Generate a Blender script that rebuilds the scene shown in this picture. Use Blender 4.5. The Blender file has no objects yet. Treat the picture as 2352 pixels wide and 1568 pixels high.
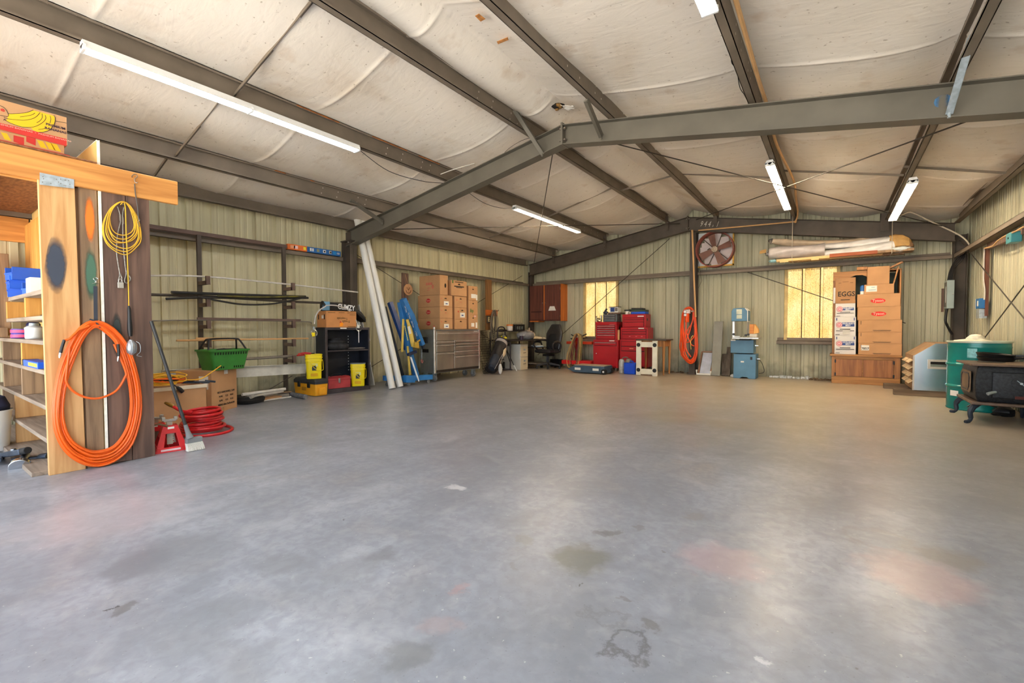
import bpy, bmesh, math, random
from mathutils import Vector, Matrix, Euler
R = math.radians
rng = random.Random(7)
scene = bpy.context.scene
COL = scene.collection
# ------------------------------------------------------------------ camera model (for measured positions)
FPX, IW, IH, CAMH = 1037.83, 2352.0, 1568.0, 1.04
_y, _p, _r = R(35.5045), R(-1.6618), R(-0.1348)
_f = Vector((-math.sin(_y)*math.cos(_p), math.cos(_y)*math.cos(_p), math.sin(_p)))
_rt = Vector((math.cos(_y), math.sin(_y), 0)); _up = _rt.cross(_f)
RT = _rt*math.cos(_r) + _up*math.sin(_r); UP = -_rt*math.sin(_r) + _up*math.cos(_r)
CAM = Vector((0, 0, CAMH))
def on(px, py, ax, v):
    """the point of the plane (axis ax = v) seen at a pixel of the survey photograph"""
    d = RT*(px-IW/2) - UP*(py-IH/2) + _f*FPX
    return CAM + d*((v-CAM[ax])/d[ax])
def fl(px, py, z=0.0): return on(px, py, 2, z)
cam_d = bpy.data.cameras.new('camera'); cam = bpy.data.objects.new('camera', cam_d); COL.objects.link(cam)
cam_d.sensor_width = 36; cam_d.sensor_fit = 'HORIZONTAL'; cam_d.lens = FPX/IW*36; cam_d.clip_start = .05
M3 = Matrix((RT, UP, -_f)).transposed()
cam.matrix_world = Matrix.Translation(CAM) @ M3.to_4x4()
scene.camera = cam
# ------------------------------------------------------------------ materials
def lin(c):
    o = []
    for v in c[:3]:
        v = v/255.0
        o.append(v/12.92 if v <= .04045 else ((v+.055)/1.055)**2.4)
    return (*o, 1.0)
MATS = {}
def mat(name, c, rough=.6, metal=0.0, var=.12, scale=6.0, stretch=(1,1,1), bump=0.0, bscale=None, c2=None, spec=.5, detail=4, emit=None, es=0, lo=.35, hi=.65, transl=0):
    if name in MATS: return MATS[name]
    m = bpy.data.materials.new(name); m.use_nodes = True
    nt = m.node_tree; N = nt.nodes; L = nt.links
    b = N['Principled BSDF']
    b.inputs['Roughness'].default_value = rough; b.inputs['Metallic'].default_value = metal
    b.inputs['Specular IOR Level'].default_value = spec
    base = lin(c)
    tc = N.new('ShaderNodeTexCoord'); mp = N.new('ShaderNodeMapping'); L.new(tc.outputs['Object'], mp.inputs['Vector'])
    mp.inputs['Scale'].default_value = stretch
    nz = N.new('ShaderNodeTexNoise'); nz.inputs['Scale'].default_value = scale; nz.inputs['Detail'].default_value = detail
    L.new(mp.outputs[0], nz.inputs['Vector'])
    cr = N.new('ShaderNodeValToRGB'); L.new(nz.outputs['Fac'], cr.inputs['Fac'])
    d = lin(c2) if c2 else tuple(max(0, x*(1-var*1.6)) for x in base[:3])+(1,)
    u = base if c2 else tuple(min(1, x*(1+var)) for x in base[:3])+(1,)
    cr.color_ramp.elements[0].position = lo; cr.color_ramp.elements[0].color = d
    cr.color_ramp.elements[1].position = hi; cr.color_ramp.elements[1].color = u
    L.new(cr.outputs[0], b.inputs['Base Color'])
    if bump:
        nb = N.new('ShaderNodeTexNoise'); nb.inputs['Scale'].default_value = bscale or scale*4; nb.inputs['Detail'].default_value = 3
        L.new(mp.outputs[0], nb.inputs['Vector'])
        bp = N.new('ShaderNodeBump'); bp.inputs['Strength'].default_value = bump; bp.inputs['Distance'].default_value = .01
        L.new(nb.outputs['Fac'], bp.inputs['Height']); L.new(bp.outputs[0], b.inputs['Normal'])
    if emit:
        b.inputs['Emission Color'].default_value = lin(emit); b.inputs['Emission Strength'].default_value = es
    MATS[name] = m
    return m
def wood(name, c, c2, rough=.6, axis=2, scale=5, knots=True, rings=22):
    if name in MATS: return MATS[name]
    m = mat(name, c, rough, 0, c2=c2)
    nt = m.node_tree; N = nt.nodes; L = nt.links
    mp = next(n for n in N if n.type == 'MAPPING'); st = [1, 1, 1]; st[axis] = .07; mp.inputs['Scale'].default_value = st
    nz = next(n for n in N if n.type == 'TEX_NOISE'); nz.inputs['Scale'].default_value = rings; nz.inputs['Detail'].default_value = 5; nz.inputs['Distortion'].default_value = .6
    if knots:
        b = N['Principled BSDF']; cr = next(n for n in N if n.type == 'VALTORGB')
        tc = next(n for n in N if n.type == 'TEX_COORD')
        mk = N.new('ShaderNodeMapping'); s2 = [1, 1, 1]; s2[axis] = .55; mk.inputs['Scale'].default_value = s2; L.new(tc.outputs['Object'], mk.inputs['Vector'])
        vo = N.new('ShaderNodeTexVoronoi'); vo.inputs['Scale'].default_value = scale; L.new(mk.outputs[0], vo.inputs['Vector'])
        kr = N.new('ShaderNodeValToRGB'); kr.color_ramp.elements[0].position = .04; kr.color_ramp.elements[1].position = .13
        kr.color_ramp.elements[0].color = (.22, .12, .07, 1); kr.color_ramp.elements[1].color = (1, 1, 1, 1)
        L.new(vo.outputs['Distance'], kr.inputs[0])
        mx = N.new('ShaderNodeMix'); mx.data_type = 'RGBA'; mx.blend_type = 'MULTIPLY'; mx.inputs[0].default_value = .8
        L.new(cr.outputs[0], mx.inputs[6]); L.new(kr.outputs[0], mx.inputs[7]); L.new(mx.outputs[2], b.inputs['Base Color'])
    return m
# ------------------------------------------------------------------ mesh builder
class MB:
    def __init__(s): s.v = []; s.f = []; s.mi = []; s.cur = 0
    def mat(s, i): s.cur = i; return s
    def add(s, vs, fs):
        o = len(s.v); s.v += [tuple(v) for v in vs]
        for f in fs: s.f.append([i+o for i in f]); s.mi.append(s.cur)
        return s
    def box(s, x0, x1, y0, y1, z0, z1, M=None):
        vs = [Vector((x, y, z)) for z in (z0, z1) for y in (y0, y1) for x in (x0, x1)]
        if M is not None: vs = [M @ v for v in vs]
        return s.add(vs, [(0,2,3,1),(4,5,7,6),(0,1,5,4),(2,6,7,3),(0,4,6,2),(1,3,7,5)])
    def cbox(s, c, d, rot=None):
        M = Matrix.Translation(Vector(c)) @ (Euler(rot).to_matrix().to_4x4() if rot else Matrix())
        return s.box(-d[0]/2, d[0]/2, -d[1]/2, d[1]/2, -d[2]/2, d[2]/2, M)
    def bar(s, p, q, w, h, up=(0,0,1)):
        p = Vector(p); q = Vector(q); z = (q-p); l = z.length; z.normalize(); u = Vector(up)
        x = u.cross(z)
        if x.length < 1e-4: x = Vector((1,0,0)).cross(z)
        x.normalize(); y = z.cross(x)
        M = Matrix((x, y, z)).transposed().to_4x4(); M.translation = p
        return s.box(-w/2, w/2, -h/2, h/2, 0, l, M)
    def tube(s, pts, r, n=8, closed=False, cap=True, flat=1.0):
        P = [Vector(p) for p in pts]; k = len(P); rs = r if isinstance(r, (list, tuple)) else [r]*k
        vs = []; prev = None
        for i, p in enumerate(P):
            a = P[(i-1) % k] if (closed or i > 0) else p; b = P[(i+1) % k] if (closed or i < k-1) else p
            t = (b-a)
            if t.length < 1e-9: t = Vector((0,0,1))
            t.normalize()
            if prev is None:
                u = Vector((0,0,1)) if abs(t.z) < .9 else Vector((1,0,0))
                u = (u - t*u.dot(t)).normalized()
            else:
                u = prev - t*prev.dot(t)
                u = u.normalized() if u.length > 1e-6 else prev
            prev = u; w = t.cross(u)
            for j in range(n):
                a_ = 2*math.pi*j/n
                vs.append(p + (u*math.cos(a_) + w*math.sin(a_)*flat)*rs[i])
        fs = []
        for i in range(k if closed else k-1):
            for j in range(n):
                a = i*n+j; b = i*n+(j+1) % n; c = ((i+1) % k)*n+(j+1) % n; d = ((i+1) % k)*n+j
                fs.append((a, b, c, d))
        if cap and not closed:
            fs.append(tuple(range(n))[::-1]); fs.append(tuple((k-1)*n+j for j in range(n)))
        return s.add(vs, fs)
    def cyl(s, p, q, r, n=16, r2=None): return s.tube([p, q], [r, r if r2 is None else r2], n)
    def lathe(s, prof, c=(0,0,0), n=24, M=None, a0=0, a1=2*math.pi):
        full = abs(a1-a0-2*math.pi) < 1e-6; vs = []; fs = []; c = Vector(c); k = len(prof); m = n if full else n+1
        for i in range(m):
            a = a0+(a1-a0)*i/n
            for r_, z in prof:
                v = Vector((r_*math.cos(a), r_*math.sin(a), z))
                vs.append((M @ v if M is not None else v) + c)
        for i in range(n):
            for j in range(k-1):
                a = i*k+j; b = ((i+1) % m)*k+j
                fs.append((a, b, b+1, a+1))
        return s.add(vs, fs)
    def prism(s, poly, vec):
        P = [Vector(p) for p in poly]; n = len(P); v = Vector(vec)
        return s.add(P+[p+v for p in P], [tuple(range(n))[::-1], tuple(range(n, 2*n))]+[(i, (i+1) % n, n+(i+1) % n, n+i) for i in range(n)])
    def ball(s, c, r, n=14, m=8, jit=0, seed=0):
        rr = (r, r, r) if not isinstance(r, (tuple, list)) else r; c = Vector(c); g = random.Random(seed)
        vs = []; fs = []
        for i in range(m+1):
            t = math.pi*i/m
            for j in range(n):
                a = 2*math.pi*j/n; q = 1+(g.random()-.5)*jit
                vs.append(c+Vector((rr[0]*math.sin(t)*math.cos(a)*q, rr[1]*math.sin(t)*math.sin(a)*q, rr[2]*math.cos(t)*q)))
        for i in range(m):
            for j in range(n): fs.append((i*n+j, (i+1)*n+j, (i+1)*n+(j+1) % n, i*n+(j+1) % n))
        return s.add(vs, fs)
    def loft(s, rings, cap=True, closed=True):
        k = len(rings[0]); vs = [v for r_ in rings for v in r_]; fs = []
        for i in range(len(rings)-1):
            for j in range(k if closed else k-1): fs.append((i*k+j, i*k+(j+1) % k, (i+1)*k+(j+1) % k, (i+1)*k+j))
        if cap: fs.append(tuple(range(k))[::-1]); fs.append(tuple((len(rings)-1)*k+j for j in range(k)))
        return s.add(vs, fs)
    def build(s, name, mats, parent=None, loc=None, rot=None, bevel=0.0, smooth=38, seg=2):
        me = bpy.data.meshes.new(name); me.from_pydata(s.v, [], s.f)
        if not isinstance(mats, (list, tuple)): mats = [mats]
        for m in mats: me.materials.append(m)
        if len(mats) > 1:
            me.polygons.foreach_set('material_index', s.mi)
        bm = bmesh.new(); bm.from_mesh(me); bmesh.ops.remove_doubles(bm, verts=bm.verts, dist=1e-5)
        bmesh.ops.recalc_face_normals(bm, faces=bm.faces); bm.to_mesh(me); bm.free()
        if smooth:
            me.polygons.foreach_set('use_smooth', [True]*len(me.polygons))
            me.set_sharp_from_angle(angle=R(smooth))
        o = bpy.data.objects.new(name, me); COL.objects.link(o)
        if parent is not None: o.parent = parent
        if loc is not None: o.location = loc
        if rot is not None: o.rotation_euler = rot
        if bevel:
            b = o.modifiers.new('bevel', 'BEVEL'); b.width = bevel; b.segments = seg; b.limit_method = 'ANGLE'; b.angle_limit = R(40)
        return o
def spl(pts, n=6, closed=False):
    P = [Vector(p) for p in pts]; k = len(P); out = []
    rngk = range(k if closed else k-1)
    for i in rngk:
        g = lambda j: P[j % k] if closed else P[max(0, min(k-1, j))]
        a, b, c, d = g(i-1), g(i), g(i+1), g(i+2)
        for t in range(n):
            t /= n
            out.append(.5*((2*b)+(c-a)*t+(2*a-5*b+4*c-d)*t*t+(-a+3*b-3*c+d)*t**3))
    if not closed: out.append(P[-1])
    return out
def tag(o, label, cat, group=None, kind=None):
    if label: o['label'] = label
    if cat: o['category'] = cat
    if group: o['group'] = group
    if kind: o['kind'] = kind
    return o
def thing(name, label, cat, loc=(0,0,0), rz=0.0, group=None):
    o = bpy.data.objects.new(name, None); COL.objects.link(o); o.empty_display_size = .1
    o.location = loc; o.rotation_euler = (0, 0, rz)
    return tag(o, label, cat, group)
def struct(o): o['kind'] = 'structure'; return o
def dup(root, loc=None, rz=None, label=None):
    r = root.copy(); COL.objects.link(r)
    if loc is not None: r.location = loc
    if rz is not None: r.rotation_euler = (0, 0, rz)
    if label: r['label'] = label
    for ch in list(root.children):
        c = ch.copy(); COL.objects.link(c); c.parent = r
        for g in list(ch.children):
            d = g.copy(); COL.objects.link(d); d.parent = c
    return r
def text(body, size, m, parent, loc, rot=(0,0,0), name='lettering', ext=.0006, align='CENTER', sx=1.0, bold=0.0, shear=0.0):
    """lettering lies in the local xy plane of ROT, centred at LOC"""
    c = bpy.data.curves.new('tmp', 'FONT'); c.body = body; c.size = size; c.extrude = ext; c.align_x = align; c.align_y = 'CENTER'
    c.offset = bold; c.shear = shear; c.resolution_u = 2
    t = bpy.data.objects.new('tmp', c); COL.objects.link(t)
    me = bpy.data.meshes.new_from_object(t); me.name = name; me.materials.clear(); me.materials.append(m)
    bpy.data.objects.remove(t); bpy.data.curves.remove(c)
    o = bpy.data.objects.new(name, me); COL.objects.link(o); o.parent = parent; o.location = loc; o.rotation_euler = rot; o.scale = (sx, 1, 1)
    return o
FRONT = (R(90), 0, 0)          # lettering that faces -y
RIGHT = (R(90), 0, R(90))      # lettering that faces +x
# ------------------------------------------------------------------ palette
STEEL = mat('brown_primed_steel', (130, 118, 105), .55, 0, var=.12, scale=3, c2=(114, 103, 91), spec=.4)
STEELG = mat('olive_grey_painted_steel', (102, 97, 87), .5, 0, var=.1, scale=2.5, spec=.4)
STEELD = mat('dark_brown_steel', (82, 73, 65), .55, 0, var=.12, scale=4, spec=.4)
RUST = mat('rusty_orange_steel', (176, 104, 42), .8, 0, c2=(110, 70, 45), scale=14)
ROD = mat('dark_steel_rod', (62, 56, 50), .5, .3, var=.1)
BOLT = mat('dull_bolt_steel', (128, 118, 108), .45, .6)
WHITE = mat('white_enamel', (238, 240, 242), .4, 0, var=.03)
BLACK = mat('black_plastic', (28, 28, 30), .45, 0, var=.15)
RUBBER = mat('black_rubber', (32, 31, 31), .75, 0, var=.15)
CHROME = mat('bright_chrome', (205, 208, 212), .18, 1.0, var=.05)
ZINC = mat('galvanised_zinc', (178, 190, 198), .42, .55, var=.12, scale=30)
CARD = mat('plain_brown_cardboard', (196, 150, 106), .8, 0, var=.07, scale=3)
CARD2 = mat('darker_brown_cardboard', (178, 134, 94), .82, 0, var=.08, scale=3)
CARDT = mat('tan_parcel_tape', (190, 140, 92), .35, 0, var=.05)
PAPER = mat('white_paper_label', (236, 235, 230), .7, 0, var=.03)
INKB = mat('black_print', (42, 36, 32), .7, 0, var=.05)
INKR = mat('red_print', (205, 52, 44), .7, 0, var=.05)
INKBLUE = mat('blue_print', (44, 74, 140), .7, 0, var=.05)
INKG = mat('green_print', (70, 120, 52), .7, 0, var=.05)
HOLE = mat('dark_hole', (18, 15, 13), .9, 0, var=.05)
ORANGE = mat('orange_hose_rubber', (240, 100, 18), .38, 0, var=.06, scale=3)
ORANGE2 = mat('red_orange_hose_rubber', (240, 84, 24), .42, 0, var=.08, scale=3)
YELLOW = mat('yellow_plastic', (246, 224, 20), .4, 0, var=.04)
REDP = mat('red_tool_chest_enamel', (178, 26, 38), .35, 0, var=.08, scale=2)
REDB = mat('bright_red_enamel', (205, 30, 36), .38, 0, var=.08, scale=5)
BLUEM = mat('blue_machine_enamel', (46, 120, 190), .38, 0, var=.1, scale=6)
# ------------------------------------------------------------------ dimensions of the building
XL, XR, YB, YF = -7.24, 1.86, 10.94, -1.05      # wall panel planes
XC = -2.68                                        # ridge
ZP = 3.52                                         # underside of purlins at the ridge line
def roofz(x): return ZP - abs(x-XC)/6.0
GI = .2                                           # girt depth
YM, YR_, YFF = 4.86, 10.52, -.85                  # frames
# =================================================================== SHELL
def nodes(m): return m.node_tree.nodes, m.node_tree.links
# ---- concrete floor material
def floor_mat():
    m = bpy.data.materials.new('worn_concrete'); m.use_nodes = True; N, L = nodes(m); b = N['Principled BSDF']
    tc = N.new('ShaderNodeTexCoord')
    def noise(sc, det=6, dist=0, vec=None, rough=.55):
        n = N.new('ShaderNodeTexNoise'); n.inputs['Scale'].default_value = sc; n.inputs['Detail'].default_value = det; n.inputs['Distortion'].default_value = dist; n.inputs['Roughness'].default_value = rough
        L.new(vec or tc.outputs['Object'], n.inputs['Vector']); return n.outputs['Fac']
    def ramp(f, a, ca, c_, cb):
        r = N.new('ShaderNodeValToRGB'); r.color_ramp.elements[0].position = a; r.color_ramp.elements[0].color = ca; r.color_ramp.elements[1].position = c_; r.color_ramp.elements[1].color = cb
        L.new(f, r.inputs[0]); return r.outputs[0]
    def mix(f, a, c, mode='MIX'):
        x = N.new('ShaderNodeMix'); x.data_type = 'RGBA'; x.blend_type = mode
        if isinstance(f, float): x.inputs[0].default_value = f
        else: L.new(f, x.inputs[0])
        for s, i in ((a, 6), (c, 7)):
            if isinstance(s, tuple): x.inputs[i].default_value = s
            else: L.new(s, x.inputs[i])
        return x.outputs[2]
    g = lambda v: (v, v, v, 1)
    base = ramp(noise(.55, 8, .4), .34, lin((128, 131, 140)), .68, lin((162, 165, 173)))
    base = mix(ramp(noise(2.3, 8, .8), .42, g(0), .72, g(.7)), base, lin((114, 116, 123)))
    base = mix(ramp(noise(.9, 6, 1.2), .56, g(0), .8, g(.5)), base, lin((166, 154, 142)))
    base = mix(ramp(noise(9, 6, .3), .55, g(0), .75, g(.35)), base, lin((176, 175, 174)))
    # trowel swirls
    mp = N.new('ShaderNodeMapping'); mp.inputs['Scale'].default_value = (1.2, .35, 1); mp.inputs['Rotation'].default_value = (0, 0, .5); L.new(tc.outputs['Object'], mp.inputs[0])
    base = mix(ramp(noise(5, 7, .9, mp.outputs[0]), .42, g(0), .80, g(.5)), base, lin((116, 118, 126)))
    base = mix(ramp(noise(21, 9, .5), .38, g(.5), .60, g(0)), base, lin((120, 122, 130)))
    base = mix(ramp(noise(3.6, 9, .6), .54, g(0), .74, g(.45)), base, lin((176, 177, 181)))
    # speckle
    base = mix(ramp(noise(70, 2), .66, g(0), .74, g(.4)), base, lin((90, 88, 86)))
    base = mix(ramp(noise(46, 2, 0, None), .70, g(0), .76, g(.5)), base, lin((205, 202, 198)))
    warp = N.new('ShaderNodeTexNoise'); warp.inputs['Scale'].default_value = 7; warp.inputs['Detail'].default_value = 9; L.new(tc.outputs['Object'], warp.inputs['Vector'])
    wv = N.new('ShaderNodeVectorMath'); wv.operation = 'MULTIPLY_ADD'; L.new(warp.outputs['Color'], wv.inputs[0]); wv.inputs[1].default_value = (.28, .28, 0); warp.inputs['Roughness'].default_value = .62
    L.new(tc.outputs['Object'], wv.inputs[2])
    def spot(p, rad, col, strength, base, ring=0):
        d = N.new('ShaderNodeVectorMath'); d.operation = 'DISTANCE'; L.new(wv.outputs[0], d.inputs[0]); d.inputs[1].default_value = (p[0]+.14, p[1]+.14, 0)
        r = N.new('ShaderNodeValToRGB'); L.new(d.outputs['Value'], r.inputs[0]); e = r.color_ramp.elements
        if ring:
            e[0].position = max(0, rad-ring); e[0].color = g(0); e[1].position = rad+ring; e[1].color = g(0); n = e.new(rad); n.color = g(strength)
        else:
            e[0].position = rad*.55; e[0].color = g(strength); e[1].position = rad*.95; e[1].color = g(0)
        return mix(r.outputs[0], base, lin(col))
    for px, py, rad, col, s, ring in ((1335, 1285, .17, (104, 104, 98), .75, 0), (1410, 1220, .05, (100, 100, 100), .7, 0), (1200, 1238, .07, (128, 126, 120), .5, 0),
            (1440, 1378, .03, (105, 100, 96), .6, 0), (1432, 1478, .062, (92, 90, 92), .85, .016), (1390, 1418, .05, (106, 104, 104), .45, .015), (1490, 1442, .04, (104, 100, 98), .7, 0), (935, 1510, .09, (112, 112, 114), .6, 0),
            (2185, 1280, .14, (122, 114, 106), .6, 0), (2015, 1238, .13, (128, 124, 122), .5, .03), (2110, 1320, .26, (184, 146, 140), .4, 0), (1655, 1285, .22, (182, 148, 148), .35, 0), (1055, 1352, .05, (176, 130, 122), .35, 0),
            (1005, 1440, .07, (170, 144, 140), .3, 0), (800, 1310, .16, (120, 121, 126), .5, 0), (420, 1270, .28, (120, 122, 128), .55, 0), (460, 1440, .22, (122, 124, 130), .5, 0), (60, 1305, .25, (120, 122, 130), .4, 0), (1318, 1338, .012, (70, 66, 62), .8, 0), (1392, 1224, .05, (104, 104, 106), .7, 0), (1462, 1210, .03, (110, 108, 108), .6, 0), (1520, 1268, .02, (100, 98, 96), .7, 0), (1330, 1258, .09, (112, 110, 104), .5, 0), (1180, 1300, .03, (120, 118, 116), .5, 0), (880, 1275, .1, (112, 112, 116), .55, 0), (2000, 1120, .06, (128, 126, 126), .5, 0), (1600, 1185, .05, (124, 120, 116), .5, 0), (270, 1400, .04, (96, 94, 94), .6, 0), (240, 1405, .012, (50, 46, 44), .8, 0), (790, 1195, .01, (60, 56, 54), .8, 0), (1958, 1525, .014, (96, 90, 84), .6, 0), (1750, 1505, .03, (200, 200, 204), .6, 0), (640, 1300, .13, (116, 117, 122), .5, 0), (330, 1290, .16, (112, 113, 120), .5, 0),
            (1560, 1060, .1, (150, 142, 136), .4, 0), (1905, 1160, .2, (128, 128, 130), .4, 0), (1045, 1120, .06, (196, 196, 198), .8, 0), (1545, 955, .5, (132, 122, 108), .5, 0), (1680, 975, .35, (136, 124, 110), .45, 0), (250, 1180, .5, (186, 170, 170), .35, 0)):
        p = fl(px, py); base = spot(p, rad, col, s, base, ring)
    # tan tint towards the back: warm light painted into the floor colour, along with dust
    sx = N.new('ShaderNodeSeparateXYZ'); L.new(tc.outputs['Object'], sx.inputs[0])
    mr = N.new('ShaderNodeMapRange'); ax_ = N.new('ShaderNodeMath'); ax_.operation = 'MULTIPLY_ADD'; L.new(sx.outputs['X'], ax_.inputs[0]); ax_.inputs[1].default_value = .35; L.new(sx.outputs['Y'], ax_.inputs[2]); mr.inputs[1].default_value = 3.2; mr.inputs[2].default_value = 9.0; mr.inputs[3].default_value = 0; mr.inputs[4].default_value = .75; L.new(ax_.outputs[0], mr.inputs[0])
    base = mix(mr.outputs[0], base, lin((182, 164, 134)))
    L.new(base, b.inputs['Base Color'])
    ro = ramp(noise(1.6, 6, 1.0), .3, g(.29), .7, g(.38)); L.new(ro, b.inputs['Roughness'])
    b.inputs['Specular IOR Level'].default_value = .5
    bp = N.new('ShaderNodeBump'); bp.inputs['Strength'].default_value = .05; bp.inputs['Distance'].default_value = .008
    L.new(noise(14, 8), bp.inputs['Height']); L.new(bp.outputs[0], b.inputs['Normal'])
    return m
FLOOR = floor_mat()
mb = MB(); mb.box(XL-.1, XR+.1, YF-.1, YB+.1, -.15, 0); struct(mb.build('floor', FLOOR))
APRON = mat('pale_gravel_apron', (196, 192, 184), .9, 0, var=.1, scale=2)
mb = MB(); mb.box(-40, 40, -45, YF-.1, -.4, -.02); mb.box(-40, 40, YB+.1, 60, -.4, -.02); mb.box(-40, XL-.1, YF-.1, YB+.1, -.4, -.02); mb.box(XR+.1, 40, YF-.1, YB+.1, -.4, -.02)
struct(mb.build('ground', APRON))
# ---- wall panel material: pale green-beige with drips and grime
def wall_mat(name, c, c2, dirt):
    m = mat(name, c, .55, 0, c2=c2, scale=1.6, stretch=(1.5, 1.5, .35), detail=6, lo=.3, hi=.72)
    N, L = nodes(m); b = N['Principled BSDF']; cr = next(n for n in N if n.type == 'VALTORGB'); tc = next(n for n in N if n.type == 'TEX_COORD')
    mp = N.new('ShaderNodeMapping'); mp.inputs['Scale'].default_value = (7, 7, .28); L.new(tc.outputs['Object'], mp.inputs[0])
    nz = N.new('ShaderNodeTexNoise'); nz.inputs['Scale'].default_value = 2.2; nz.inputs['Detail'].default_value = 6; L.new(mp.outputs[0], nz.inputs['Vector'])
    r2 = N.new('ShaderNodeValToRGB'); r2.color_ramp.elements[0].position = .5; r2.color_ramp.elements[0].color = (0,0,0,1); r2.color_ramp.elements[1].position = .8; r2.color_ramp.elements[1].color = (.75,.75,.75,1); L.new(nz.outputs['Fac'], r2.inputs[0])
    mx = N.new('ShaderNodeMix'); mx.data_type = 'RGBA'; L.new(r2.outputs[0], mx.inputs[0]); L.new(cr.outputs[0], mx.inputs[6]); mx.inputs[7].default_value = lin(dirt)
    # splash stains with their own ragged shape near the slab
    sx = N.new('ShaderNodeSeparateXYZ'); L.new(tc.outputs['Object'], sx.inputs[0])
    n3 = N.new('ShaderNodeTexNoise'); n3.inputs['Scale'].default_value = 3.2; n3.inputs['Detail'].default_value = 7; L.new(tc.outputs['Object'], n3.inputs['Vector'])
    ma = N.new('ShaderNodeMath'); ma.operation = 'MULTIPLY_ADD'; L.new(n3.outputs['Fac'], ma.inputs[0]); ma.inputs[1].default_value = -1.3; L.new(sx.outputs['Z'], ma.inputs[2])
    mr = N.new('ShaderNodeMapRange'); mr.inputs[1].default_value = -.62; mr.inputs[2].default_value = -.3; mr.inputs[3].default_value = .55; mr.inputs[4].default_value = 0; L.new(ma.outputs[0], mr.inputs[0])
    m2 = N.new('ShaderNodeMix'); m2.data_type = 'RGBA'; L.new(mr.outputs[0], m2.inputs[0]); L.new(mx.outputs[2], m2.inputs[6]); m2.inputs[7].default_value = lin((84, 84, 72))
    L.new(m2.outputs[2], b.inputs['Base Color'])
    b.inputs['Specular IOR Level'].default_value = .3
    return m
WALLB = wall_mat('grey_green_ribbed_metal', (198, 196, 172), (174, 173, 150), (140, 133, 110))
WALLL = wall_mat('beige_ribbed_metal', (222, 215, 180), (202, 195, 162), (164, 151, 118))
def rib_profile(a, b, phase, pitch=.3048):
    """list of (u, d): position along the wall, depth outwards"""
    pts = [(a, 0)]; k = math.floor((a-phase)/pitch)
    while phase+k*pitch < b+.2:
        c = phase+k*pitch
        for u, d in ((c-.030, 0), (c-.023, .034), (c+.023, .034), (c+.030, 0), (c+.096, 0), (c+.104, .007), (c+.118, .007), (c+.126, 0), (c+.186, 0), (c+.194, .007), (c+.208, .007), (c+.216, 0)):
            if a < u < b: pts.append((u, d))
        k += 1
    pts.append((b, 0)); return pts
def ribbed(mb, a, b, phase, z0, z1, P):
    pr = rib_profile(a, b, phase); vs = []; fs = []
    for u, d in pr:
        t = z1(u) if callable(z1) else z1
        vs += [P(u, d, z0), P(u, d, t)]
    for i in range(len(pr)-1): fs.append((2*i, 2*i+2, 2*i+3, 2*i+1))
    mb.add(vs, fs)
top = lambda x: roofz(x)+.30
W1 = (-5.405, -4.49, .755, 2.235); W2 = (-.81, .065, .79, 2.236)
PB = lambda u, d, z: (u, YB+d, z)
mb = MB()
PH = -3.27
for a, b in ((XL, W1[0]), (W1[1], W2[0]), (W2[1], XR)): ribbed(mb, a, b, PH, 0, top, PB)
for w in (W1, W2): ribbed(mb, w[0], w[1], PH, 0, w[2], PB); ribbed(mb, w[0], w[1], PH, w[3], top, PB)
struct(mb.build('wall_back', WALLB, smooth=0))
mb = MB(); ribbed(mb, YF, YB, 2.459, 0, top(XL), lambda u, d, z: (XL-d, u, z)); struct(mb.build('wall_left', WALLL, smooth=0))
mb = MB(); ribbed(mb, YF, YB, .1, 0, top(XR), lambda u, d, z: (XR+d, u, z)); struct(mb.build('wall_right', WALLB, smooth=0))
mb = MB(); OA, OB, OZ = XL+.35, XR-.35, 2.72
ribbed(mb, XL, OA, 0, 0, top, lambda u, d, z: (u, YF-d, z)); ribbed(mb, OB, XR, 0, 0, top, lambda u, d, z: (u, YF-d, z)); ribbed(mb, OA, OB, 0, OZ, top, lambda u, d, z: (u, YF-d, z))
struct(mb.build('wall_front', WALLB, smooth=0))
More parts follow.
